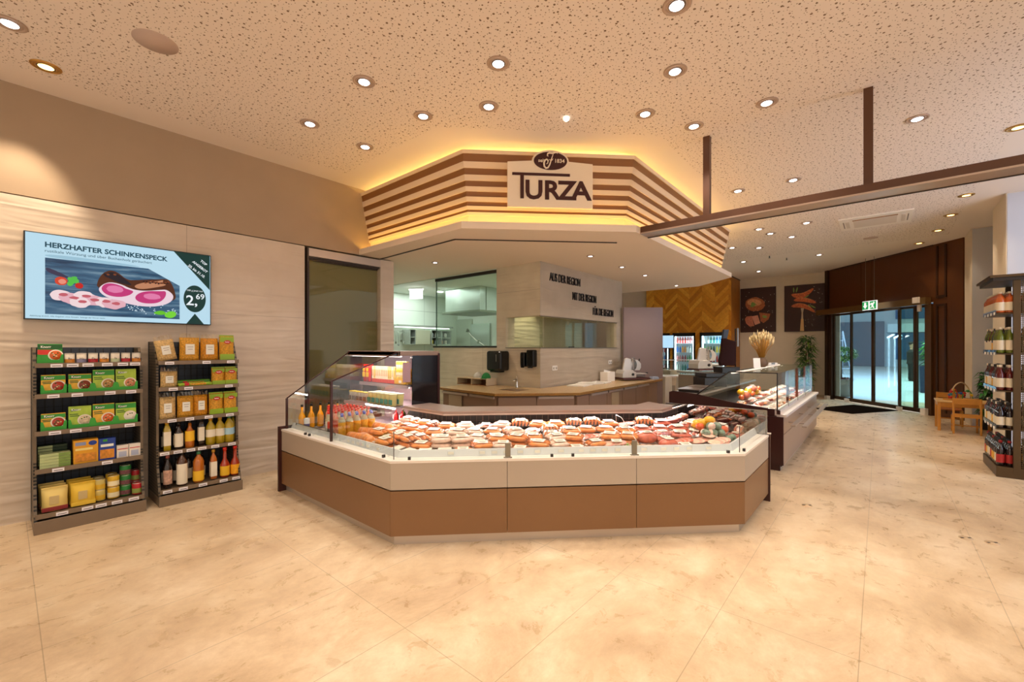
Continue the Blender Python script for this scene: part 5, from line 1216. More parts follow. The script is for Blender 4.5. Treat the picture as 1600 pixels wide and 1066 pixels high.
CP2=[(4.72,5.58),(4.61,4.22),(5.46,3.40),(8.88,3.53)]
def cabs(i,us,kinds):
    a,b2=CP2[i],CP2[i+1]; a_=math.atan2(b2[1]-a[1],b2[0]-a[0])
    for k in range(len(us)-1):
        p=lerp(a,b2,us[k]); q=lerp(a,b2,us[k+1]); Lc=math.dist(p,q)
        t=thing('base_cabinet','taupe base cabinet under the worktop, %s'%kinds[k][1],'cabinet',(p[0],p[1],0),a_)
        f=MB(); f.box((Lc/2,.28,.46),(Lc-.004,.5,.9-.02),CABF); f.build('body',parent=t)
        kd=kinds[k][0]
        if 'd' in kd:
            f=MB(); f.box((Lc/2,.02,.47),(Lc-.012,.018,.8),CABF); f.build('door',parent=t)
        if 'h' in kd:
            f=MB(); f.box((Lc/2,-.005,.865),(Lc*.92,.03,.035),HND); f.build('handle_strip',parent=t)
        if 'n' in kd:
            f=MB(); f.box((Lc/2,.005,.5),(Lc*.46,.01,.66),mat('niche_panel','#b8a68a',.5)); f.build('inset_panel',parent=t)
cabs(0,[0.02,.55,.98],[('hn','leftmost at the open end'),('dh','second from the open end')])
cabs(1,[.02,.5,.98],[('d','left half of the slanted corner beneath the sink'),('dh','right half of the slanted corner')])
cabs(2,[.01,.12,.3,.48,.66,.84,.99],[('d','narrow one right of the slanted corner'),('dh','beneath the papers'),('dhn','with pale inset panel'),('dh','right of the inset-panel one'),('dh','below the slicer\'s left side'),('d','last before the tall panel')])
# tall grey panel at the end
f=MB(); f.box((0,0,1.22),(.82,.05,2.44),mat('tall_panel_taupe','#8f7a74',.35)); o=f.build('tall_panel'); o.location=(8.72,3.80,0); o.rotation_euler=(0,0,R(-50)); tag(o,'tall plain mauve-brown partition panel at the right end of the staff worktop','panel')
# tap
CHR=mat('chrome','#c9c4ba',.18,metal=.9)
t=thing('mixer_tap','small chrome mixer tap behind the sink on the worktop','tap',(5.36,4.46,.94),R(200)); f=MB(); f.lathe([(.025,0),(.02,.02),(.016,.12),(.014,.125)],12,CHR); f.build('tap_body',parent=t)
f=MB(); f.tube([(0,0,.1),(.05,0,.15),(.12,0,.14),(.14,0,.12)],.01,8,CHR); f.build('spout',parent=t); f=MB(); f.tube([(0,0,.12),(-.01,0,.2)],.008,6,CHR); f.build('lever',parent=t)
BPL=mat('black_gloss_plastic','#121110',.2)
t=thing('towel_dispenser','large black paper towel dispenser on the tiled block, left of the smaller black dispensers','dispenser',(5.63,5.0,1.2),R(-90)); f=MB(); f.box((0,-.13,.17),(.34,.24,.34),BPL); f.build('housing',parent=t,bevel=.04,seg=4); f=MB(); f.box((0,-.15,-.012),(.22,.14,.03),BPL); f.build('outlet',parent=t,bevel=.01); f=MB(); f.box((.07,-.253,.22),(.008,.004,.12),mat('glint_strip','#8e8c88',.2)); f.build('glint_mark',parent=t)  # pale strip on the housing is a painted glint
for y,w_,h,lab in ((4.48,.09,.24,'slim black soap dispenser, left one of the pair by the block\'s corner'),(4.32,.15,.28,'wider black soap dispenser, right one of the pair by the block\'s corner')):
    t=thing('soap_dispenser',lab,'dispenser',(5.63,y,1.28),R(-90)); f=MB(); f.box((0,-.06,h/2),(w_,.11,h),BPL); f.build('housing',parent=t,bevel=.02,seg=3); f=MB(); f.box((0,-.1,.0),(w_*.5,.05,.03),BPL); f.build('nozzle',parent=t,bevel=.006)
def socket(x,z,lab):
    t=thing('wall_socket',lab,'socket',(x,4.19,z)); f=MB(); f.box((0,-.006,0),(.15,.012,.08),WB); f.build('plate',parent=t,bevel=.004)
    for s in(-1,1):
        f=MB(); f.lathe([(.022,0),(.02,-.004),(.001,-.006)],14,mat('socket_grey','#b9b2a4',.5),cap=False); o=f.build('outlet',parent=t,loc=(s*.036,-.016,0)); o.rotation_euler=(R(-90),0,0)
socket(6.03,1.25,'double white wall socket on the tiled block, above the left of the worktop'); socket(8.0,1.3,'white wall socket on the tiled block, directly left of the slicer')
# papers
PAP=mat('paper_white','#f6f1e6',.6)
for k,(x,y,z,rz,w_,lab) in enumerate(((6.42,3.93,.941,R(8),.42,'thick white paper stack on the worktop, leftmost'),(6.85,3.98,.941,R(-6),.46,'loose white paper stack on the worktop, middle one'),(7.2,3.96,.941,R(10),.36,'thin white paper sheets on the worktop, nearest the slicer'),(6.8,4.02,.962,R(24),.36,'white sheets lying askew on the middle paper stack'))):
    f=MB(); f.box((0,0,.009),(w_,.3,.018 if k<3 else .008),PAP); o=f.build('paper_stack'); o.location=(x,y,z if k<3 else .956); o.rotation_euler=(0,0,rz); tag(o,lab,'papers')
t=thing('paper_box','open white paper box standing at the wall left of the slicer','box',(7.66,4.06,.94),R(0)); f=MB(); f.box((0,0,.09),(.3,.16,.18),PAP); f.build('carton',parent=t); f=MB(); f.poly([(-.15,.18),(.15,.18),(-.1,.225),(-.15,.23)],.003,PAP); f.build('flap',parent=t)
def slicer(loc,rz,lab,s=1.0):
    t=thing('meat_slicer',lab,'slicer',loc,rz); SW=mat('slicer_white','#d9d4ca',.3,metal=.15); SS=mat('slicer_steel','#c3beb6',.2,metal=.7)
    f=MB(); f.poly([(-.34,.04),(.02,.04),(.02,.17),(-.04,.19),(-.06,.22),(-.3,.22),(-.34,.14)],.34,SW,T=Matrix.Translation((0,.17,0))); f.build('motor_base',parent=t,bevel=.015,seg=3)
    f=MB(); f.box((0.02,0,.02),(.72,.4,.035),mat('slicer_foot','#5b2f2a',.5)); f.build('base_plate',parent=t,bevel=.004)
    f=MB(); f.poly([(-.28,.2),(-.04,.2),(-.02,.36),(-.06,.47),(-.16,.5),(-.22,.48)],.05,SW,T=Matrix.Translation((0,-.02,0))); f.build('blade_guard',parent=t,bevel=.012,seg=3)
    f=MB(); f.lathe([(.15,0),(.15,.01),(.03,.02),(.001,.02)],28,SS); o=f.build('blade',parent=t,loc=(.0,.02,.33)); o.rotation_euler=(R(90),0,0)
    f=MB(); f.poly([(.0,.2),(.26,.2),(.3,.26),(.3,.36),(.22,.44),(.02,.48)],.02,SW,T=Matrix.Translation((0,.08,0))); f.build('thickness_plate',parent=t,bevel=.006)
    f=MB(); f.box((.13,-.04,.13),(.34,.26,.02),SW); f.box((.13,-.04,.09),(.3,.2,.05),SS); f.build('carriage',parent=t,bevel=.004)
    f=MB(); 
    for k in range(6): f.box((-.02,-.075,.22+.035*k),(.09,.012,.012),SS)
    f.tube([(-.06,-.08,.42),(-.05,-.09,.5),(.02,-.09,.5),(.04,-.08,.44)],.008,6,SS); f.build('food_holder',parent=t)
    f=MB(); f.lathe([(.03,0),(.032,.02),(.026,.03)],14,mat('knob_black','#1a1816',.4)); o=f.build('dial',parent=t,loc=(-.08,-.17,.12)); o.rotation_euler=(R(90),0,0)
    f=MB(); f.tube([(.31,-.1,.14),(.36,-.12,.15)],.014,8,mat('knob_black','#1a1816',.4)); f.tube([(.26,.09,.42),(.28,.1,.47)],.016,8,mat('knob_black','#1a1816',.4)); f.build('handle_knob',parent=t)
    for x in (-.28,.3):
        f=MB(); f.lathe([(.02,-.02),(.02,.006)],10,mat('knob_black','#1a1816',.4)); f.build('foot',parent=t,loc=(x,-.14,.02))
    t.scale=(s,)*3; return t
slicer((8.22,3.82,.96),R(-32),'white electric meat slicer on the right end of the staff worktop',.86)
f=MB(); f.box((0,0,.02),(.2,.12,.04),mat('cloth_blue','#a9b4c6',.8)); f.box((.02,.01,.045),(.16,.1,.02),mat('cloth_blue','#a9b4c6',.8)); o=f.build('folded_cloth',bevel=.01,seg=3); o.location=(8.7,3.56,.94); o.rotation_euler=(0,0,R(-20)); tag(o,'folded pale blue cloth at the worktop\'s right end beside the slicer','cloth')
# open shelf unit with caps
t=thing('open_box_shelf','low wooden two-compartment box standing on the worktop\'s left end','shelf',(5.46,5.48,.94)); WD=mat('shelf_brown','#8a5a34',.5); WDE=mat('shelf_edge','#d9c4a0',.5)
f=MB(); f.box((0,0,.115),(.26,.74,.014),WDE); f.box((0,0,.006),(.26,.74,.012),WD)
for y in (-.365,0,.365): f.box((0,y,.06),(.26,.012,.11),WDE)
f.box((.125,0,.06),(.008,.74,.11),WD); f.build('box_body',parent=t)
def cap_(loc,m_,lab,rz):
    t=thing('baseball_cap',lab,'cap',loc,rz); f=MB(); f.ell((0,0,.0),(.09,.08,.1),m_,16,8)
    for v in f.bm.verts:
        if v.co.z<0: v.co.z=0
    f.build('crown',parent=t); f=MB(); f.prism([(-.06,-.07),(-.13,-.06),(-.165,0),(-.13,.06),(-.06,.07)],.002,.009,m_); f.build('peak',parent=t,bevel=.002)
cap_((5.44,5.22,1.063),mat('cap_green_fabric','#2f8a44',.8),'green baseball cap lying on the low wooden box',R(20)); cap_((5.46,5.44,1.063),mat('cap_white_fabric','#d9d6cc',.8),'white cap lying behind the green cap on the low wooden box',R(60))
# ================================================================ kitchen contents
KS=mat('kitchen_steel','#c6cfc8',.25,metal=.4); KSD=mat('kitchen_steel_dark','#7e8474',.35,metal=.4)
t=thing('extractor_hood','big pale steel extractor hood hanging in the kitchen behind the glass','hood',(0,0,0)); f=MB(); f.box((7.35,7.4,2.72),(.9,1.16,.54),KS); f.build('hood_body',parent=t); f=MB(); f.box((7.35,7.4,2.42),(1.02,1.28,.05),KSD); f.build('hood_rim',parent=t); f=MB(); f.box((7.1,6.81,2.72),(.01,.012,.54),KSD); f.build('seam',parent=t)
t=thing('kitchen_wall_cabinet','pale kitchen wall cabinet between open shelves on the rear kitchen wall','cabinet',(7.0,9.13,1.68)); f=MB(); f.box((0,0,.18),(.46,.32,.37),mat('kitchen_cab','#c9cdb4',.4)); f.build('body',parent=t); f=MB(); f.box((0,-.165,.18),(.44,.01,.35),mat('kitchen_cab','#c9cdb4',.4)); f.build('door',parent=t)
def oshelf(x,w_,lab,n_):
    t=thing('open_kitchen_shelf',lab,'shelf',(x,9.13,1.68)); f=MB()
    for z in (0,.18,.37): f.box((0,0,z),(w_,.32,.014),KS)
    for s in range(n_+1): f.box((-w_/2+w_*s/n_,0,.185),(.016,.32,.37),KS)
    f.box((0,.155,.185),(w_,.01,.37),mat('shelf_back_dark','#3c4a3e',.6)); f.build('carcass',parent=t); return t
oshelf(7.62,.66,'two-bay open shelf with dishes and jars on the rear kitchen wall',2); oshelf(6.68,.16,'narrow open shelf left of the pale kitchen wall cabinet',1)
rk=random.Random(9)
for i in range(8):
    c_=['#b9c4c4','#cfd4d0','#a8b4bc','#d9d9d0','#c9b23c','#9fb0b4','#d98a4a','#e0d9c8'][i]
    f=MB(); f.lathe([(.04,0),(.045,.06),(.035,.11 if i<4 else .1)],10,mat('dish_%d'%i,c_,.4)); o=f.build('kitchen_jar'); o.location=(7.36+.145*(i%4)+(.03 if i%4>1 else 0),9.06,1.875 if i<4 else 1.69)
    tag(o,'%s container on the open kitchen shelf, %s row, %s'%(('pale blue-grey','light grey','grey-blue','off-white','yellow','grey','orange','cream')[i],'upper' if i<4 else 'lower',ordl(i%4,4)),'container','containers on the kitchen shelf')
t=thing('kitchen_shelf_light','long white strip lamp above the kitchen wall shelves','lamp',(7.1,9.1,2.14)); f=MB(); f.box((0,0,0),(1.8,.34,.05),KS); f.build('canopy',parent=t); f=MB(); f.box((0,-.02,-.03),(1.7,.1,.015),mat('kitchen_led','#f4fff6',.4,emit=3)); f.build('tube',parent=t)
t=thing('utensil_rail','rail of hanging steel kitchen utensils on the rear kitchen wall','utensil rail',(6.3,9.2,2.0)); f=MB(); f.tube([(-.35,0,0),(.32,0,0)],.008,6,KS); f.build('rail',parent=t)
for k in range(8):
    f=MB(); x=-.3+.08*k; L_=.2+.05*(k%3); f.tube([(x,-.015,0),(x,-.015,-L_)],.005,5,KS); f.ell((x,-.02,-L_-.03),(.03,.012,.035),KS if k%2 else KSD,8,5); f.build('utensil',parent=t)
struct(MB().box((8.48,9.0,1.2),(.05,.66,2.4),mat('kitchen_door_grey','#b4bcae',.4)).build('door_2'))
f=MB(); f.box((8.46,8.35,1.25),(.03,.74,2.0),KS); o=f.build('fridge_front'); tag(o,'tall grey steel refrigerator door in the kitchen, right of the kitchen door','refrigerator')
t=thing('pre_rinse_hose','steel spring rinse tap leaning across the kitchen window','tap',(0,0,0)); f=MB(); f.tube([(7.2,6.7,1.55),(7.2,7.0,1.66),(7.2,7.25,1.78),(7.2,7.42,1.9),(7.2,7.5,2.0)],.018,8,CHR); f.build('hose',parent=t); f=MB(); f.tube([(7.2,7.5,2.0),(7.2,7.53,2.03),(7.2,7.55,1.97)],.028,8,KSD); f.tube([(7.2,7.17,1.70),(7.2,7.14,1.78)],.03,8,KSD); f.build('spray_head',parent=t)
f=MB(); f.box((7.2,6.4,.75),(.7,1.6,1.5),KS); o=f.build('kitchen_bench'); tag(o,'steel kitchen bench behind the low wall under the window','bench')
f=MB(); f.lathe([(.07,0),(.07,-.01),(.001,-.012)],18,mat('kitchen_downlight','#ffffff',.4,emit=6)); o=f.build('kitchen_downlight'); o.location=(7.0,8.3,2.98); tag(o,'round white ceiling light in the kitchen, near the hood','light')
# ================================================================ service counter behind
sc_=thing('service_counter','long glazed meat service counter with dark brown end panel, behind the corner counter','counter',(0,0,0))
X0,X1_=6.5,10.3
SDB=mat('service_end_brown','#34100f',.35); SFP=mat('service_front_panel','#a8917e',.35,metal=.2); SRM=mat('service_rim','#d8ccc6',.35)
f=MB(); f.poly([(.98,.0),(.98,.78),(1.02,.79),(1.6,.85),(2.0,.92),(2.36,.95),(2.42,.93),(2.42,0)],.03,SDB,T=Matrix.Translation((X0,0,0))@Matrix.Rotation(R(90),4,'Z')); 
f.box((X0-.012,1.06,.39),(.03,.24,.62),SDB); f.build('end_panel',parent=sc_)
f=MB(); f.box(((X0+X1_)/2,.955,.275),(X1_-X0,.03,.39),SFP); f.build('lower_front_panel',parent=sc_,bevel=.002)
f=MB(); f.box(((X0+X1_)/2,.955,.59),(X1_-X0,.03,.22),SFP); f.build('upper_front_panel',parent=sc_,bevel=.002)
f=MB(); f.box(((X0+X1_)/2,1.0,.04),(X1_-X0-.02,.04,.08),KICK); f.build('kick_plinth',parent=sc_)
f=MB(); f.prism([(X0+.03,.97),(X1_,.97),(X1_,2.4),(X0+.03,2.4)],.05,.70,GRD); f.build('body',parent=sc_)
f=MB(); f.box(((X0+X1_)/2,.965,.715),(X1_-X0,.11,.03),SRM); f.box(((X0+X1_)/2,1.03,.75),(X1_-X0,.02,.07),SRM); f.build('rim',parent=sc_)
f=MB(); f.box(((X0+X1_)/2,1.32,.72),(X1_-X0-.08,.56,.05),mat('deck_steel','#b9b1ab')); f.build('deck',parent=sc_)
SG_=glass('service_glass','#f6faf6',.9,.005,.02)
for k in range(4):
    xa=X0+.02+(X1_-X0-.04)*k/4; xb=xa+(X1_-X0-.04)/4-.012
    f=MB(); f.box(((xa+xb)/2,1.012,1.01),(xb-xa,.006,.5),SG_); f.build('front_glass',parent=sc_)
    f=MB(); f.box(((xa+xb)/2,1.3,1.262),(xb-xa,.58,.006),SG_); f.build('top_glass',parent=sc_)
    f=MB(); f.box((xb+.004,1.03,1.0),(.018,.03,.52),mat('post_brownred','#6a3020',.35)); f.build('glass_post',parent=sc_)
f=MB(); f.poly([(1.012,.79),(1.012,1.262),(1.585,1.262),(2.0,.92),(1.6,.85)],.006,SG_,T=Matrix.Translation((X0+.006,0,0))@Matrix.Rotation(R(90),4,'Z')); f.build('end_glass',parent=sc_)
f=MB(); f.tube([(X0,1.012,.79),(X0,1.012,1.262),(X0,1.585,1.262),(X0,2.02,.915)],.009,6,mat('frame_black','#17120f',.3)); f.tube([(X0,1.585,1.262),(X1_,1.585,1.262)],.007,6,mat('frame_black','#17120f')); f.build('glass_frame',parent=sc_)
f=MB(); f.quad((X0+.02,1.6,1.25),(X1_,1.6,1.25),(X1_,2.0,.93),(X0+.02,2.0,.93),SG_); f.build('rear_glass',parent=sc_)
f=MB(); f.box(((X0+X1_)/2,1.56,1.245),(X1_-X0-.1,.03,.02),mat('case_led2','#ffe6dc',.5,emit=1.2)); f.build('light_rail',parent=sc_)
add_light('case_lamp','AREA',((X0+X1_)/2,1.5,1.23),30,(1,.9,.84),3.6,sizey=.05,rot=(R(-20),0,0),parent=sc_)
f=MB(); f.box(((X0+X1_)/2,2.2,.91),(X1_-X0-.05,.42,.03),mat('staff_top_steel','#9a8f84',.3,metal=.5)); f.build('staff_top',parent=sc_)
# bag shelf rails
t=thing('bag_shelf_rails','pair of pale metal bag rails along the front of the service counter','rail',(0,0,0))
for y in (.72,.84):
    f=MB(); f.box((7.95,y,.60),(2.9,.055,.02),mat('rail_metal','#b5a79c',.3,metal=.6)); f.build('rail_bar',parent=t,bevel=.004)
for x in (6.9,7.9,8.9):
    f=MB(); f.box((x,.83,.585),(.03,.26,.015),mat('rail_metal','#b5a79c')); f.build('bracket',parent=t)
# meats in the service counter
kinds=['sp','so','thin','bac','so','sp','pinkl','reds','thin','sp','so','bac','slab','pinkl','so','sp']
for r_ in range(3):
    for i in range(16):
        k=kinds[(i*5+r_*7)%16]
        MT[k].put((6.66+.225*i,1.13+.17*r_,.75+.025*r_),0,'%s in the service counter, %s, %s row'%(DESC[k],ordl(i,16),('front','middle','rear')[r_]),'meat packs in the service counter',rot=(R(5),0,random.uniform(-.3,.3)),scale=1.1)
hp=['ob','yb','ham','ob','yb','gb','ob','ham','yb','ham','ob','yb']
for i,k in enumerate(hp): MT[k].put((6.72+.1*i+(.1 if i>5 else 0),1.48+.03*(i%2),.86+.05*(i%3==1)),random.uniform(-.6,.6),'%s at the rear of the service counter, %s'%(DESC[k],ordl(i,12)),'heaped pieces in the service counter')
# scales, terminal and boxes on the staff side
BK=mat('scale_black','#1c1715',.35); PLT=mat('scale_plate','#8f857c',.3,metal=.6)
for x,y,rz,lab in ((6.82,2.18,R(0),'flat counter scale plate nearest the brown end panel'),(7.3,2.2,R(0),'flat counter scale plate right behind the first one')):
    t=thing('counter_scale',lab,'scale',(x,y,.925),rz); f=MB(); f.box((0,0,.02),(.36,.3,.04),BK); f.build('scale_base',parent=t,bevel=.006); f=MB(); f.box((0,0,.046),(.4,.33,.012),PLT); f.build('weighing_plate',parent=t,bevel=.005)
t=thing('label_printer','low black printer box on the service counter, left of the brown terminal','printer',(7.95,2.25,.925),R(-40)); f=MB(); f.box((0,0,.08),(.42,.34,.16),BK); f.build('lower_housing',parent=t,bevel=.01); f=MB(); f.box((.02,0,.2),(.4,.33,.07),BK); f.build('upper_housing',parent=t,bevel=.01)
t=thing('scale_terminal','tall brown-black sales terminal with tilted blue-grey screen on the service counter','terminal',(8.62,2.15,.925),R(-45)); f=MB(); f.box((0,0,.16),(.34,.3,.32),BK); f.build('terminal_base',parent=t,bevel=.01)
f=MB(); f.poly([(-.15,.34),(.12,.34),(.15,.42),(.15,.78),(-.05,.84),(-.11,.84),(-.13,.6),(-.17,.42)],.07,mat('terminal_maroon','#2a0e0c',.75,spec=.2)); f.build('rear_housing',parent=t,bevel=.01)
f=MB(); f.poly([(-.1,.84),(-.02,.82),(.0,.9),(.02,1.0),(-.07,1.0)],.05,mat('screen_greyblue','#3c4654',.6)); f.build('screen',parent=t); f=MB(); f.tube([(.16,-.02,.32),(.16,-.02,1.02)],.012,8,BK); f.box((.2,-.03,.86),(.03,.02,.34),mat('pole_pale','#8a8c88',.5)); f.build('pole',parent=t)
slicer((10.0,2.9,1.1),R(-35),'large white meat slicer on a steel table behind the service counter',1.0)
f=MB(); f.box((0,0,1.06),(1.0,.7,.04),KS); f.box((0,0,.5),(.95,.65,1.0),mat('steel_body','#b8ac9c',.35,metal=.3)); o=f.build('steel_table'); o.location=(10.0,2.9,0); o.rotation_euler=(0,0,R(-35)); tag(o,'steel table carrying the larger slicer behind the service counter','table')
# vase with dried ears
t=thing('grain_vase','round brown vase of dried golden grain ears on the glass counter top','vase',(8.2,1.5,1.27)); f=MB(); f.lathe([(.05,0),(.085,.03),(.095,.07),(.08,.12),(.055,.145),(.06,.16),(.05,.162),(.045,.14)],20,mat('vase_brown','#6a5038',.5)); f.build('vase_body',parent=t)
f=MB(); g_=MB(); rv=random.Random(5)
for k in range(120):
    a=rv.uniform(0,2*PI); rr_=rv.uniform(0,1)**.6; sp_=.17*rr_; hz=.52-.12*rr_*rr_+rv.uniform(-.04,.04)
    p0=(.03*rr_*math.cos(a),.03*rr_*math.sin(a),.14); p1=(sp_*.5*math.cos(a),sp_*.5*math.sin(a),.14+(hz-.14)*.55); p2=(sp_*math.cos(a),sp_*math.sin(a),hz)
    f.tube([p0,p1,p2],.0022,4,mat('straw_gold','#b9832c',.6)); p3=(p2[0]*1.12,p2[1]*1.12,p2[2]+.085); g_.tube([p2,((p2[0]+p3[0])/2,(p2[1]+p3[1])/2,(p2[2]+p3[2])/2),p3],[.004,.0085,.002],5,mat('ear_pale','#ecd39a',.7))
o=f.build('stalks',parent=t); o['kind']='stuff'; o=g_.build('grain_ears',parent=t); o['kind']='stuff'
f=MB(); f.box((0,0,.08),(.11,.006,.16),PAP); o=f.build('info_card'); o.location=(7.85,1.5,1.268); o.rotation_euler=(R(-8),0,R(-50)); tag(o,'upright white card left of the grain vase on the glass counter','card')
t=thing('card_terminal','small white payment terminal right of the grain vase','terminal',(8.75,1.45,1.268),R(-50)); f=MB(); f.box((0,0,.035),(.16,.1,.06),WB); f.build('body',parent=t,bevel=.008); f=MB(); f.box((0,-.052,.05),(.06,.004,.03),mat('tiny_screen','#6a6a60',.3)); f.build('display',parent=t)
# glass counter further back
t=thing('rear_glass_counter','pale counter with glass case standing before the drinks coolers','counter',(11.2,4.0,0),R(-50)); f=MB(); f.box((0,0,.42),(1.3,.6,.84),mat('rear_counter_cream','#cfc0aa',.5)); f.build('body',parent=t); f=MB(); f.box((0,0,.86),(1.36,.66,.04),SRM); f.build('top',parent=t)
f=MB(); f.box((0,-.28,1.08),(1.3,.006,.38),SG_); f.box((0,0,1.28),(1.34,.6,.012),SG_); f.box((-.64,0,1.08),(.006,.56,.38),SG_); f.build('glass_case',parent=t); f=MB(); f.box((0,-.28,1.285),(1.34,.02,.02),SRM); f.build('case_rail',parent=t)
f=MB(); f.box((-.3,-.31,.4),(.34,.02,.5),mat('niche_grey','#8c8478',.5)); f.build('drawer_niche',parent=t)
for x,y,lab in ((9.95,3.75,'narrow white paper bin beside the tall panel, left one'),(10.15,3.5,'narrow white paper bin beside the tall panel, right one')):
    f=MB(); f.box((0,0,.46),(.2,.16,.92),PAP,taper=.8); o=f.build('paper_bin'); o.location=(x,y,0); o.rotation_euler=(0,0,R(-40)); tag(o,lab,'bin')
t=thing('checkout_monitor','blue-lit checkout monitor on a black stand before the leftmost cooler','monitor',(12.0,4.55,1.0),R(-70)); f=MB(); f.box((0,.01,.76),(.42,.04,.38),BK); f.build('housing',parent=t,bevel=.005); f=MB(); f.box((0,-.012,.76),(.38,.004,.34),mat('monitor_screen','#9fc9e6',.3,emit=.9)); f.build('display',parent=t); f=MB(); f.tube([(0,.03,0),(0,.03,.6)],.025,8,BK); f.lathe([(.12,0),(.1,.02),(.03,.03)],16,BK); f.build('stand',parent=t)
f=MB(); f.box((12.0,4.55,.48),(.7,.5,.98),mat('rear_counter_cream','#cfc0aa')); o=f.build('checkout_desk'); tag(o,'plain cream checkout desk under the blue-lit monitor','desk')
# ================================================================ drinks coolers in the wood wall
CW_=mat('cooler_white','#eef4f6',.4); CLD=mat('cooler_led','#f2fbff',.4,emit=6.0); CG_=glass('cooler_glass','#eef8fa',.9,.01,.02)
cols=['#c23a34','#d98a8a','#b03a3a','#4a8a4a','#3a6a3a','#e0c43a','#3c6ab0','#e08a2c','#d9d9d0','#2f8a7a','#4f9ad0','#c0504a']
CB=[]
for i,c_ in enumerate(cols):
    f=MB(); f.lathe([(.032,0),(.034,.01),(.034,.15),(.014,.21),(.014,.235)],10,mat('cooler_drink_%d'%i,c_,.2,coat=.4)); o=f.build('cooler_bottle'); CB.append([o,False])
for ci,(y0,y1) in enumerate(F1):
    nm=('leftmost, half hidden by the tall panel','middle one of the three','rightmost, behind the slicer')[2-ci]; w_=y1-y0
    t=thing('drinks_cooler','glass-door drinks cooler set in the wood wall, '+nm,'cooler',(15.8,(y0+y1)/2,0))
    f=MB(); f.box((.55,0,1.05),(.02,w_,2.1),CW_); f.box((.28,-w_/2+.02,1.05),(.54,.03,2.1),CW_); f.box((.28,w_/2-.02,1.05),(.54,.03,2.1),CW_); f.box((.28,0,.1),(.54,w_,.2),BK); f.box((.28,0,2.09),(.54,w_,.03),CW_); f.build('cabinet_body',parent=t)
    f=MB(); f.box((.0,-w_/2+.03,1.06),(.04,.06,2.12),BK); f.box((.0,w_/2-.03,1.06),(.04,.06,2.12),BK); f.box((0,0,2.06),(.04,w_,.12),BK); f.build('door_frame',parent=t); f=MB(); f.box((.0,0,1.1),(.008,w_-.12,1.8),CG_); f.build('door_glass',parent=t)
    for s in (-1,1):
        f=MB(); f.box((.05,s*(w_/2-.09),1.1),(.02,.03,1.8),CLD); f.build('light_strip',parent=t)
    for k in range(5):
        f=MB(); f.box((.3,0,.42+.33*k),(.44,w_-.1,.012),CW_); f.build('shelf',parent=t)
    nb=7
    for k in range(5):
        for i in range(nb):
            y=y1-.13-(w_-.26)*i/(nb-1); idx=(i//2+k*5+ci*3)%12; pr0=CB[idx]
            if not pr0[1]: o=pr0[0]; pr0[1]=True
            else: o=pr0[0].copy(); COL.objects.link(o)
            o.location=(15.95,y,.43+.33*k); tag(o,'bottle in the %s drinks cooler, %s on the %s shelf'%(('right','middle','left')[ci],ordl(i,nb),('lowest','second','third','fourth','top')[k]),'bottle','bottles in the drinks coolers')
for z_ in (4.3,5.35,6.3): add_light('cooler_lamp','AREA',(15.86,z_,1.9),9,(.9,.97,1),.5,rot=(0,R(35),0))
# ================================================================ posters
PBK=mat('poster_brown','#35130a',.5); PGR=mat('poster_glow','#5a4a42',.6); MEAT=mat('poster_meat','#b0653c',.5,noise=.45,nscale=30); MCUT=mat('poster_cutmeat','#c97a62',.5,noise=.2,nscale=20); SSG=mat('poster_sausage','#cf6838',.45,noise=.4,nscale=24); PGREEN=mat('poster_green','#7c9a4a',.6); SALT=mat('poster_salt','#e6ddd2',.6); FORK=mat('poster_fork','#b9a58c',.5); FHD=mat('poster_fork_handle','#e0b67c',.5)
def poster(y_left,y_right,z0,z1,lab):
    w_=y_left-y_right; t=thing('wall_poster',lab,'poster',(16.945,y_left,z0),R(-90)); f=MB(); f.box((w_/2,-.015,(z1-z0)/2),(w_,.03,z1-z0),PBK); f.build('panel',parent=t); return t,w_,z1-z0
def shp(t,name,pts,m_,lvl=1):
    f=MB(); f.poly(pts,.002,m_,T=Matrix.Translation((0,-.0305-.0022*(lvl-1),0))); return f.build(name,parent=t)
def el(cx,cz,rx,rz,rot=0,n_=26,j=.0,rr=random.Random(2)):
    o=[]
    for k in range(n_):
        a=2*PI*k/n_; x=rx*math.cos(a)*(1+rr.uniform(-j,j)); z=rz*math.sin(a)*(1+rr.uniform(-j,j)); o.append((cx+x*math.cos(rot)-z*math.sin(rot),cz+x*math.sin(rot)+z*math.cos(rot)))
    return o
t,w_,h_=poster(3.76,2.67,2.13,3.67,'dark brown poster of a seared steak and cut pieces, left one on the rear wall')
rr=random.Random(1)
shp(t,'picture_area',el(w_*.42,h_*.63,w_*.28,h_*.155,R(-12),28,.05),MEAT,2); shp(t,'picture_area',el(w_*.4,h_*.67,w_*.2,h_*.08,R(-8),22,.06),mat('poster_meat_light','#dc9c68',.5,noise=.4,nscale=30),3); shp(t,'picture_area',el(w_*.37,h_*.62,w_*.09,h_*.05,.4,9,.3),PGREEN,4)
shp(t,'picture_area',[(w_*.13,h_*.3),(w_*.17,h_*.2),(w_*.27,h_*.13),(w_*.4,h_*.14),(w_*.33,h_*.37),(w_*.18,h_*.36)],MCUT,2); shp(t,'picture_area',[(w_*.33,h_*.36),(w_*.5,h_*.38),(w_*.57,h_*.2),(w_*.42,h_*.16)],mat('poster_cutlight','#dc9a80',.5,noise=.15,nscale=20),3)
shp(t,'picture_area',[(w_*.54,h_*.44),(w_*.85,h_*.4),(w_*.8,h_*.28),(w_*.66,h_*.2),(w_*.58,h_*.24)],MEAT,3); shp(t,'picture_area',el(w_*.7,h_*.34,w_*.07,h_*.03,-.5,8,.3),PGREEN,4)
for k in range(34): shp(t,'salt_grain',el(rr.uniform(.04,.96)*w_,rr.uniform(.1,.95)*h_,.008,.008,0,6),SALT,2)
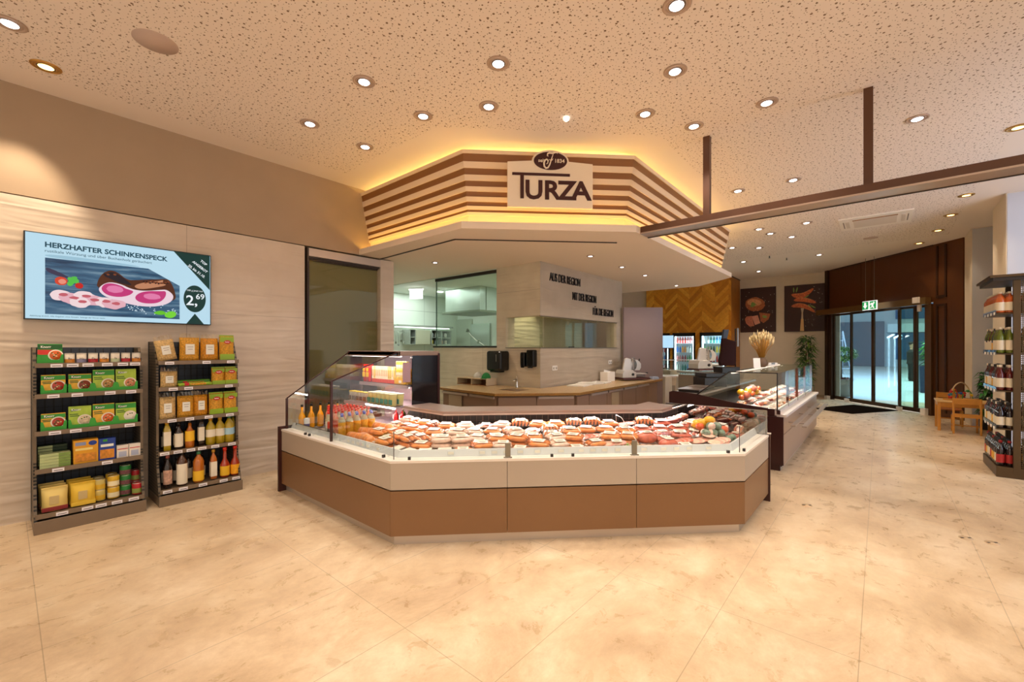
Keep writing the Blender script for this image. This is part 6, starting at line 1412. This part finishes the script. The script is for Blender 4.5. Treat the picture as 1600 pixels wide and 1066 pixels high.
t,w_,h_=poster(2.43,1.33,2.12,3.65,'dark brown poster of three grilled sausages on a fork, right one on the rear wall')
def sg(x0,z0,x1,z1,bend,r,lv):
    top=[];bot=[]
    for k in range(13):
        u=k/12; x=x0+(x1-x0)*u; z=z0+(z1-z0)*u+bend*math.sin(PI*u)*(1 if bend>0 else 1); e_=r*(math.sin(PI*min(max(u,.0),1))**.35 if 0<u<1 else .05); top.append((x,z+e_)); bot.append((x,z-e_))
    shp(t,'picture_area',top+bot[::-1],SSG,lv)
    tp=[(x,z+.0) for x,z in top[2:11]]; bt=[(x,z-.02) for x,z in top[2:11]]; shp(t,'picture_area',tp+bt[::-1],mat('poster_sausage_light','#d98a50',.45,noise=.4,nscale=30),lv+1)
shp(t,'picture_area',[(w_*.40,h_*.01),(w_*.50,h_*.01),(w_*.485,h_*.27),(w_*.425,h_*.27)],FHD,2); shp(t,'picture_area',[(w_*.43,h_*.27),(w_*.48,h_*.27),(w_*.475,h_*.4),(w_*.5,h_*.5),(w_*.42,h_*.5),(w_*.44,h_*.4)],FORK,2)
sg(w_*.18,h_*.80,w_*.74,h_*.90,-.12,.085,3); sg(w_*.24,h_*.68,w_*.8,h_*.60,.05,.07,5); sg(w_*.18,h_*.55,w_*.78,h_*.40,.11,.075,7)
for k in range(7): shp(t,'picture_area',el(w_*(.24+.08*k),h_*(.9 if k<2 else .74 if k<5 else .52),.02,.09,rr.uniform(-1,1),8,.1),PGREEN,2)
for k in range(30): shp(t,'salt_grain',el(rr.uniform(.5,.95)*w_,rr.uniform(.1,.98)*h_,.008,.008,0,6),SALT,2)
# ================================================================ plants
LEAF=mat('leaf_green','#3f6a26',.5,noise=.3,nscale=6); LEAFD=mat('leaf_dark','#2a4a1e',.5,noise=.3,nscale=6); LEAFL=mat('leaf_light','#7fa63c',.5); STEM=mat('stem_brown','#5e4a2c',.7)
def leaf(f,p,d,L_,w_,m_,droop=.3):
    d=Vector(d).normalized(); s=d.cross(Vector((0,0,1))); s=s.normalized() if s.length>.01 else Vector((1,0,0)); p=Vector(p)
    a=p+d*L_*.45+Vector((0,0,.02)); e_=p+d*L_-Vector((0,0,droop*L_)); v=[f.bm.verts.new(q) for q in (p,a+s*w_,e_,a-s*w_,a+Vector((0,0,-w_*.3)))]
    f.bm.faces.new((v[0],v[1],v[4])); f.bm.faces.new((v[1],v[2],v[4])); f.bm.faces.new((v[2],v[3],v[4])); f.bm.faces.new((v[3],v[0],v[4])); f._fin(v,m_)
def plant(loc,h,pot,lab,ms,n_=260,rad=.35,Lf=.26,wf=.028,z0=.35,seed=1,name='potted_plant',potm=None):
    t=thing(name,lab,'plant',loc); rp=random.Random(seed)
    if pot:
        f=MB(); f.box((0,0,pot[1]/2),(pot[0],pot[0],pot[1]),potm or mat('pot_taupe','#a88a68',.5),taper=1.06); f.build('planter',parent=t,bevel=.01); f=MB(); f.box((0,0,pot[1]-.01),(pot[0]*.94,pot[0]*.94,.03),mat('soil','#2c211a',.9)); f.build('soil',parent=t)
    f=MB()
    for k in range(3): a=2*PI*k/3; f.tube([(.04*math.cos(a),.04*math.sin(a),pot[1] if pot else 0),(.05*math.cos(a+1),.05*math.sin(a+1),h*.6),(.03*math.cos(a),.03*math.sin(a),h*.96)],[.012,.009,.004],6,STEM)
    f.build('stems',parent=t); f=MB()
    for k in range(n_):
        u=rp.random(); z=z0+(h-z0)*u; a=rp.uniform(0,2*PI); r_=.03+rp.random()*rad*(.35+.65*math.sin(PI*min(1,.15+.8*(1-u))))*.6; leaf(f,(r_*.5*math.cos(a),r_*.5*math.sin(a),z),(math.cos(a),math.sin(a),rp.uniform(-.1,.9)),Lf*rp.uniform(.7,1.2),wf*rp.uniform(.8,1.2),ms[rp.randrange(len(ms))],rp.uniform(.1,.7))
    o=f.build('foliage',parent=t); o['kind']='stuff'; return t
plant((16.4,1.75,0),1.9,(.36,.4),'tall leafy dragon-tree-like plant in a square beige planter below the posters',[LEAF,LEAFD,LEAF,LEAFL],330,.5,.3,.03,.45,3)
plant((12.42,-1.6,0),1.1,(.2,.3),'bushy green plant in a dark pot behind the children\'s table',[mat('leaf_bright','#3f9a3c',.5),LEAF,LEAFD],220,.16,.15,.035,.2,5,potm=mat('pot_dark','#2c2a28',.5))
plant((11.9,-2.1,0),.75,(.26,.22),'low trailing green plant beside the far pier, in a dark pot',[mat('leaf_bright','#3f9a3c',.5),LEAF],160,.5,.2,.04,.15,8,potm=mat('pot_dark','#2c2a28',.5))
# ================================================================ children's corner
BCH=mat('beech_wood','#c98a34',.4,noise=.12,nscale=12)
t=thing('childrens_table','low beech children\'s table carrying a bead maze, near the entrance','table',(11.97,-1.24,0)); f=MB(); f.box((0,0,.56),(.6,.8,.03),mat('beech_top','#d9b070',.4)); f.build('tabletop',parent=t,bevel=.006); f=MB()
for s in (-1,1): f.box((s*.27,0,.505),(.02,.72,.08),BCH); f.box((0,s*.37,.505),(.52,.02,.08),BCH)
f.build('apron',parent=t)
for sx_ in (-1,1):
    for sy_ in (-1,1): f=MB(); f.box((sx_*.265,sy_*.365,.272),(.045,.045,.545),BCH); f.build('leg',parent=t,bevel=.004)
def cchair(loc,rz,lab):
    t=thing('childrens_chair',lab,'chair',loc,rz); f=MB(); f.box((0,0,.33),(.34,.34,.025),mat('chair_seat_brown','#a8602c',.4)); f.build('seat',parent=t,bevel=.006)
    f=MB(); f.box((-.17,0,.60),(.022,.36,.11),BCH); f.build('backrest',parent=t,bevel=.008)
    for s in (-1,1):
        f=MB(); f.box((-.17,s*.175,.33),(.03,.03,.66),BCH); f.build('rear_leg',parent=t,bevel=.004); f=MB(); f.box((.16,s*.165,.16),(.03,.03,.32),BCH); f.build('front_leg',parent=t,bevel=.004); f=MB(); f.box((0,s*.17,.14),(.32,.016,.02),BCH); f.build('side_stretcher',parent=t)
    f=MB(); f.box((-.17,0,.34),(.02,.34,.07),BCH); f.build('back_rail',parent=t); f=MB(); f.box((.0,0,.14),(.016,.34,.02),BCH); f.build('cross_stretcher',parent=t)
cchair((11.6,-1.22,0),0,'small beech children\'s chair with its back to the room, nearest the camera'); cchair((12.62,-1.1,0),PI,'small beech children\'s chair behind the low table, mostly hidden')
t=thing('bead_maze','bead maze toy with coloured wires and blocks on the children\'s table','toy',(12.05,-1.2,.575),R(-40)); f=MB(); f.box((0,0,.015),(.5,.26,.03),BCH); f.build('base',parent=t,bevel=.006)
def arc(x0,x1,h,y,m_,r_=.008,nm='wire'):
    f=MB(); f.tube([(x0+(x1-x0)*(1-math.cos(PI*k/14))/2,y,.02+h*math.sin(PI*k/14)) for k in range(15)],r_,6,m_); f.build(nm,parent=t)
arc(-.24,.24,.32,.0,mat('wire_wood','#cdb48a',.5),.011,'wooden_arch'); arc(-.2,.02,.2,.06,mat('wire_red','#c8261c',.4)); arc(-.05,.2,.17,-.06,mat('wire_green','#2f8a3c',.4)); arc(-.14,.12,.13,.1,mat('wire_yellow','#e0b82c',.4)); arc(.0,.22,.12,.08,mat('wire_blue','#2c5ab0',.4))
for i,(x,y,z,c_) in enumerate(((-.235,0,.06,'red'),(-.235,0,.12,'teal'),(-.23,0,.17,'red'),(-.18,.06,.1,'blue'),(-.1,.06,.2,'yellow'),(.0,-.06,.14,'red'),(.08,-.06,.18,'green'),(.17,-.06,.1,'yellow'),(.05,.1,.12,'teal'),(.2,.08,.08,'red'),(.12,.08,.12,'blue'))):
    f=MB(); f.ell((x,y,z),.026,mat('bead_'+c_,{'red':'#c8261c','teal':'#2c8a8a','blue':'#2c5ab0','yellow':'#e0c22c','green':'#2f8a3c'}[c_],.3),10,7); f.build('bead',parent=t)
# ================================================================ wine stand
SBR=mat('stand_bronze','#4f3a1e',.4,metal=.35); 
m,n,b=node_mat('mesh_panel'); tc=n.nodes.new('ShaderNodeTexCoord'); sx=N('ShaderNodeSeparateXYZ'); n.links.new(tc.outputs['Object'],sx.inputs[0]); g=math_('MAXIMUM',seam('Z',0,.024,.0035),seam('Y',0,.024,.0035)); n.links.new(g,b.inputs['Alpha']); b.inputs['Base Color'].default_value=lin('#55401f'); b.inputs['Roughness'].default_value=.5; b.inputs['Metallic'].default_value=.3
MESH=m
t=thing('wine_stand','tall bronze wine shelf stand with wire mesh end panel at the right edge','shelf',(0,0,0))
f=MB(); f.prism([(7.96,-1.1),(8.86,-1.1),(8.86,-2.3),(7.96,-2.3)],0,.13,SBR); f.build('base',parent=t,bevel=.004)
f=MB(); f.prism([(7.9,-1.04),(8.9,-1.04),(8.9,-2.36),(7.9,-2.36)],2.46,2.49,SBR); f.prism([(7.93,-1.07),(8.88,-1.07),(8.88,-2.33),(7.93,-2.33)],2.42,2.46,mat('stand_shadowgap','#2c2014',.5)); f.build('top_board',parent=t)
f=MB(); f.box((7.98,-1.27,1.25),(.05,.06,2.36),SBR); f.box((7.99,-1.72,1.25),(.05,.05,2.36),SBR); f.box((8.84,-1.33,1.25),(.05,.05,2.36),SBR); f.build('post',parent=t)
f=MB(); f.box((7.985,-1.8,1.28),(.004,1.0,2.3),MESH); f.build('mesh_end_panel',parent=t)
f=MB(); f.box((8.42,-1.7,1.3),(.84,.02,2.2),mat('stand_backboard','#2a2018',.6)); f.build('mesh_back',parent=t)
WZ=[.135,.60,1.07,1.53,2.03]
for k,z in enumerate(WZ[1:]):
    f=MB(); f.box((8.42,-1.28,z-.012),(.84,.34,.016),SBR); sh=f.build('shelf',parent=t); f=MB(); f.box((8.42,-1.1,z+.012),(.86,.004,.05),glass('shelf_lip_clear','#e8ecee',.9,.02,.15)); f.build('clear_lip',parent=sh)
    for j in range(4): f=MB(); f.box((8.06+.2*j,-1.095,z-.008),(.09,.004,.035),WB); f.build('price_tag',parent=sh)
WR=mat('wine_dark','#1d0c0c',.1,coat=.7); WG=mat('wine_green','#5e6a1c',.12,coat=.6); WRS=mat('wine_red','#5a120f',.12,coat=.6); SPR=mat('spirit_amber','#b5541c',.12,coat=.6); WL=mat('wine_label_cream','#dccfb4',.5); WLY=mat('wine_label_ochre','#d9a02c',.5); WLR=mat('wine_label_red','#a8201c',.5); CAPW=mat('capsule_pale','#d9cdb8',.5); CAPR=mat('capsule_red','#9a1c1c',.4); CAPK=mat('capsule_black','#161210',.4)
WT=[bottle('wine_bottle','bottle',.31,.037,.014,WR,CAPR,WLR,(.12,.45)),bottle('wine_bottle','bottle',.31,.037,.014,WR,CAPK,WL,(.12,.45)),bottle('wine_bottle','bottle',.31,.037,.014,WR,CAPK,WLY,(.12,.42)),bottle('wine_bottle','bottle',.32,.037,.014,WG,CAPW,WL,(.12,.5)),bottle('wine_bottle','bottle',.31,.037,.014,WRS,CAPW,WL,(.12,.48)),bottle('spirit_bottle','bottle',.26,.045,.016,SPR,CAPW,WL,(.1,.5),shoulder=.66)]
WD_=['red-labelled dark wine bottle','cream-labelled dark wine bottle','ochre-labelled dark wine bottle','cream-labelled green wine bottle','cream-labelled red wine bottle','cream-labelled amber spirit bottle']
WT=[Proto(w) for w in WT]
lay=[[0,1,2,2,0,1,1,2,0],[1,1,4,2,1,4,1,2,4],[4,4,1,2,4,4,1,2,4],[3,3,3,2,3,4,3,1,3],[5,5,5,5,5,5,5,5,5]]
for k,z in enumerate(WZ):
    for i,ki in enumerate(lay[k]):
        for j in (0,1,2):
            if j==2 and i>3: continue
            WT[ki].put((8.04+.095*i,(-1.145,-1.222,-1.38)[j],z),R(30*i),'%s, %s %s, wine stand %s shelf'%(WD_[ki],ordl(8-i,9),('in front','behind','at the back')[j],('lowest','second','third','fourth','top')[k]),'bottles on the wine stand')
# ================================================================ outside the doors
GRND=mat('forecourt_stone','#b9c4c6',.6,noise=.08,nscale=.6)
f=MB(); f.prism([(17.2,-30),(70,-30),(70,30),(17.2,30)],-.12,-.01,GRND); struct(f.build('ground_outside'))
FAC=mat('facade_pale','#aebfc8',.7); FWIN=mat('facade_window','#2f5a86',.2); FDK=mat('facade_grey','#6e7684',.7); FLT=mat('facade_light_band','#d6eef8',.6)
t=thing('office_building','pale distant building with blue window bands seen through the glass doors','building',(48,0,0)); f=MB(); f.box((2,-2,5),(4,34,10.5),FAC); f.build('wall',parent=t)
for z in (1.7,4.6,7.4):
    f=MB(); f.box((-.05,-8,z),(.1,14,1.3 if z>2 else 2.2),FWIN); f.build('window_band',parent=t)
for z in (3.2,6.2): f=MB(); f.box((-.1,-8,z),(.2,15,.7),FLT); f.build('light_band',parent=t)
f=MB(); f.box((-.1,2.2,1.9),(.2,5,3.8),FDK); f.build('gate',parent=t)
t=thing('lattice_facade','tall grey facade of light vertical and horizontal bars, left in the door view','facade',(27,4.2,0)); f=MB(); f.box((0,0,3.6),(.3,5.0,7.2),FDK); f.build('wall',parent=t)
for k in range(9): f=MB(); f.box((-.2,-2.3+.55*k,3.9),(.08,.09,6.4),mat('lattice_white','#c9d8e6',.5)); f.build('vertical_bar',parent=t)
for k in range(9): f=MB(); f.box((-.24,0,.9+.75*k),(.06,4.9,.07),mat('lattice_white','#c9d8e6',.5)); f.build('horizontal_bar',parent=t)
# topiary
t=thing('topiary_tree','clipped ball tree in a pale stone pot outside the sliding door','tree',(17.95,.97,-.01)); f=MB(); f.lathe([(.24,0),(.30,.5),(.33,.54),(.3,.56)],20,mat('stone_pot','#9c8f7e',.8)); f.build('pot',parent=t); f=MB(); f.tube([(0,0,.5),(.02,.01,.9),(0,0,1.25)],.03,8,STEM); f.build('trunk',parent=t)
f=MB(); rp=random.Random(6)
for k in range(900):
    a=rp.uniform(0,2*PI); c_=rp.uniform(-1,1); s=math.sqrt(1-c_*c_); r_=rp.uniform(.75,1); p=(.42*r_*s*math.cos(a),.42*r_*s*math.sin(a),1.38+.22*r_*c_); leaf(f,p,(math.cos(a),math.sin(a),c_+.3),.09,.025,LEAF if k%3 else LEAFL)
o=f.build('foliage',parent=t); o['kind']='stuff'; f=MB()
for k in range(120):
    a=rp.uniform(0,2*PI); r_=rp.uniform(0,.26); leaf(f,(r_*math.cos(a),r_*math.sin(a),.56),(math.cos(a),math.sin(a),rp.uniform(.2,1)),.13,.03,mat('flower_red','#8a2c2c',.5) if k%2 else LEAFD)
o=f.build('underplanting',parent=t); o['kind']='stuff'
plant((21.5,-1.55,-.01),1.75,(.9,.95),'green shrub in a large dark planter on the forecourt, right in the door view',[mat('leaf_bright','#3f9a3c',.5),LEAF],300,.9,.4,.06,.95,12,name='planter_shrub',potm=mat('planter_navy','#2c3a5c',.5))
LDM=mat('ladder_metal','#aab6c4',.7)
t=thing('folding_ladder','folding aluminium stepladder standing on the forecourt','ladder',(33,1.9,-.01),R(20)); 
for s in (-1,1): f=MB(); f.tube([(-.7,s*.4,0),(0,s*.2,2.6)],.035,6,LDM); f.tube([(.7,s*.4,0),(0,s*.2,2.6)],.035,6,LDM); f.build('rail',parent=t)
for k in range(5): f=MB(); f.box((-.6+.12*k,0,.35+.42*k),(.12,.7-.06*k,.04),LDM); f.build('step',parent=t)
# person outside
t=thing('person','person in dark coat and trousers standing on the forecourt, seen from behind','person',(27.9,-1.15,-.01),R(25))
def body(name,chains,m_):
    """limbs as tapered tubes remeshed into one continuous surface"""
    f=MB()
    for pts,rs in chains: f.tube(pts,rs,12,m_)
    o=f.build(name,m_,parent=t); r=o.modifiers.new('remesh','REMESH'); r.mode='VOXEL'; r.voxel_size=.022; r.use_smooth_shade=True; s=o.modifiers.new('smooth','SMOOTH'); s.iterations=4; return o
CT=mat('coat_dark','#1c1714',.8); SK=mat('skin_tone','#b98a6c',.6); TRS=mat('trousers_dark','#14110f',.8)
body('body_skin',[([(0,0,1.5),(0,0,1.6),(0,.01,1.66)],[.055,.055,.07]),([(0,0,1.62),(0,-.01,1.70),(0,0,1.80),(0,0,1.86)],[.06,.088,.09,.05]),([(.26,.0,.86),(.27,-.02,.76)],[.035,.028]),([(-.26,.0,.86),(-.27,-.02,.76)],[.035,.028]),
 *[([(s*.27,-.02,.78),(s*(.27+.008*k),-.03+.012*k,.71),(s*(.265+.006*k),-.045+.012*k,.655)],[.012,.011,.009]) for s in (-1,1) for k in range(4)],*[([(s*.265,-.03,.80),(s*.24,-.055,.745)],[.012,.01]) for s in (-1,1)],([(0,0,.9),(0,0,1.5)],[.1,.08]),([(0,0,1.4),(.2,0,1.38),(.26,0,.9)],[.05,.045,.035]),([(0,0,1.4),(-.2,0,1.38),(-.26,0,.9)],[.05,.045,.035])],SK)
body('coat',[([(0,0,.82),(0,0,1.0),(0,0,1.2),(0,0,1.38),(0,0,1.5)],[.19,.165,.17,.18,.08]),([(-.16,0,1.4),(0,0,1.43),(.16,0,1.4)],[.085,.11,.085]),([(.17,0,1.41),(.23,.01,1.15),(.26,0,.88)],[.08,.062,.05]),([(-.17,0,1.41),(-.23,.01,1.15),(-.26,0,.88)],[.08,.062,.05])],CT)
body('trousers',[([(.08,0,.95),(.1,-.01,.5),(.11,.02,.08)],[.115,.08,.06]),([(-.08,0,.95),(-.1,.01,.5),(-.11,.03,.08)],[.115,.08,.06]),([(-.05,0,.92),(.05,0,.92)],[.13,.13])],TRS)
for s in (-1,1): f=MB(); f.ell((s*.11,-.05,.045),(.05,.13,.045),TRS,12,6); f.build('shoe',parent=t)
f=MB(); f.ell((0,.015,1.80),(.096,.102,.085),mat('hair_dark','#1f1512',.8),14,8); f.build('hair',parent=t); f=MB(); f.ell((0,-.092,1.735),(.014,.02,.02),SK,8,5); f.build('nose',parent=t)
for s in (-1,1): f=MB(); f.ell((s*.033,-.08,1.765),(.012,.008,.008),mat('eye_dark','#201814',.3),8,5); f.build('eye',parent=t); f=MB(); f.ell((s*.09,0,1.75),(.012,.02,.03),SK,8,5); f.build('ear',parent=t)
f=MB(); f.ell((0,-.083,1.70),(.024,.008,.006),mat('lip_tone','#8e5248',.5),8,5); f.build('mouth',parent=t)
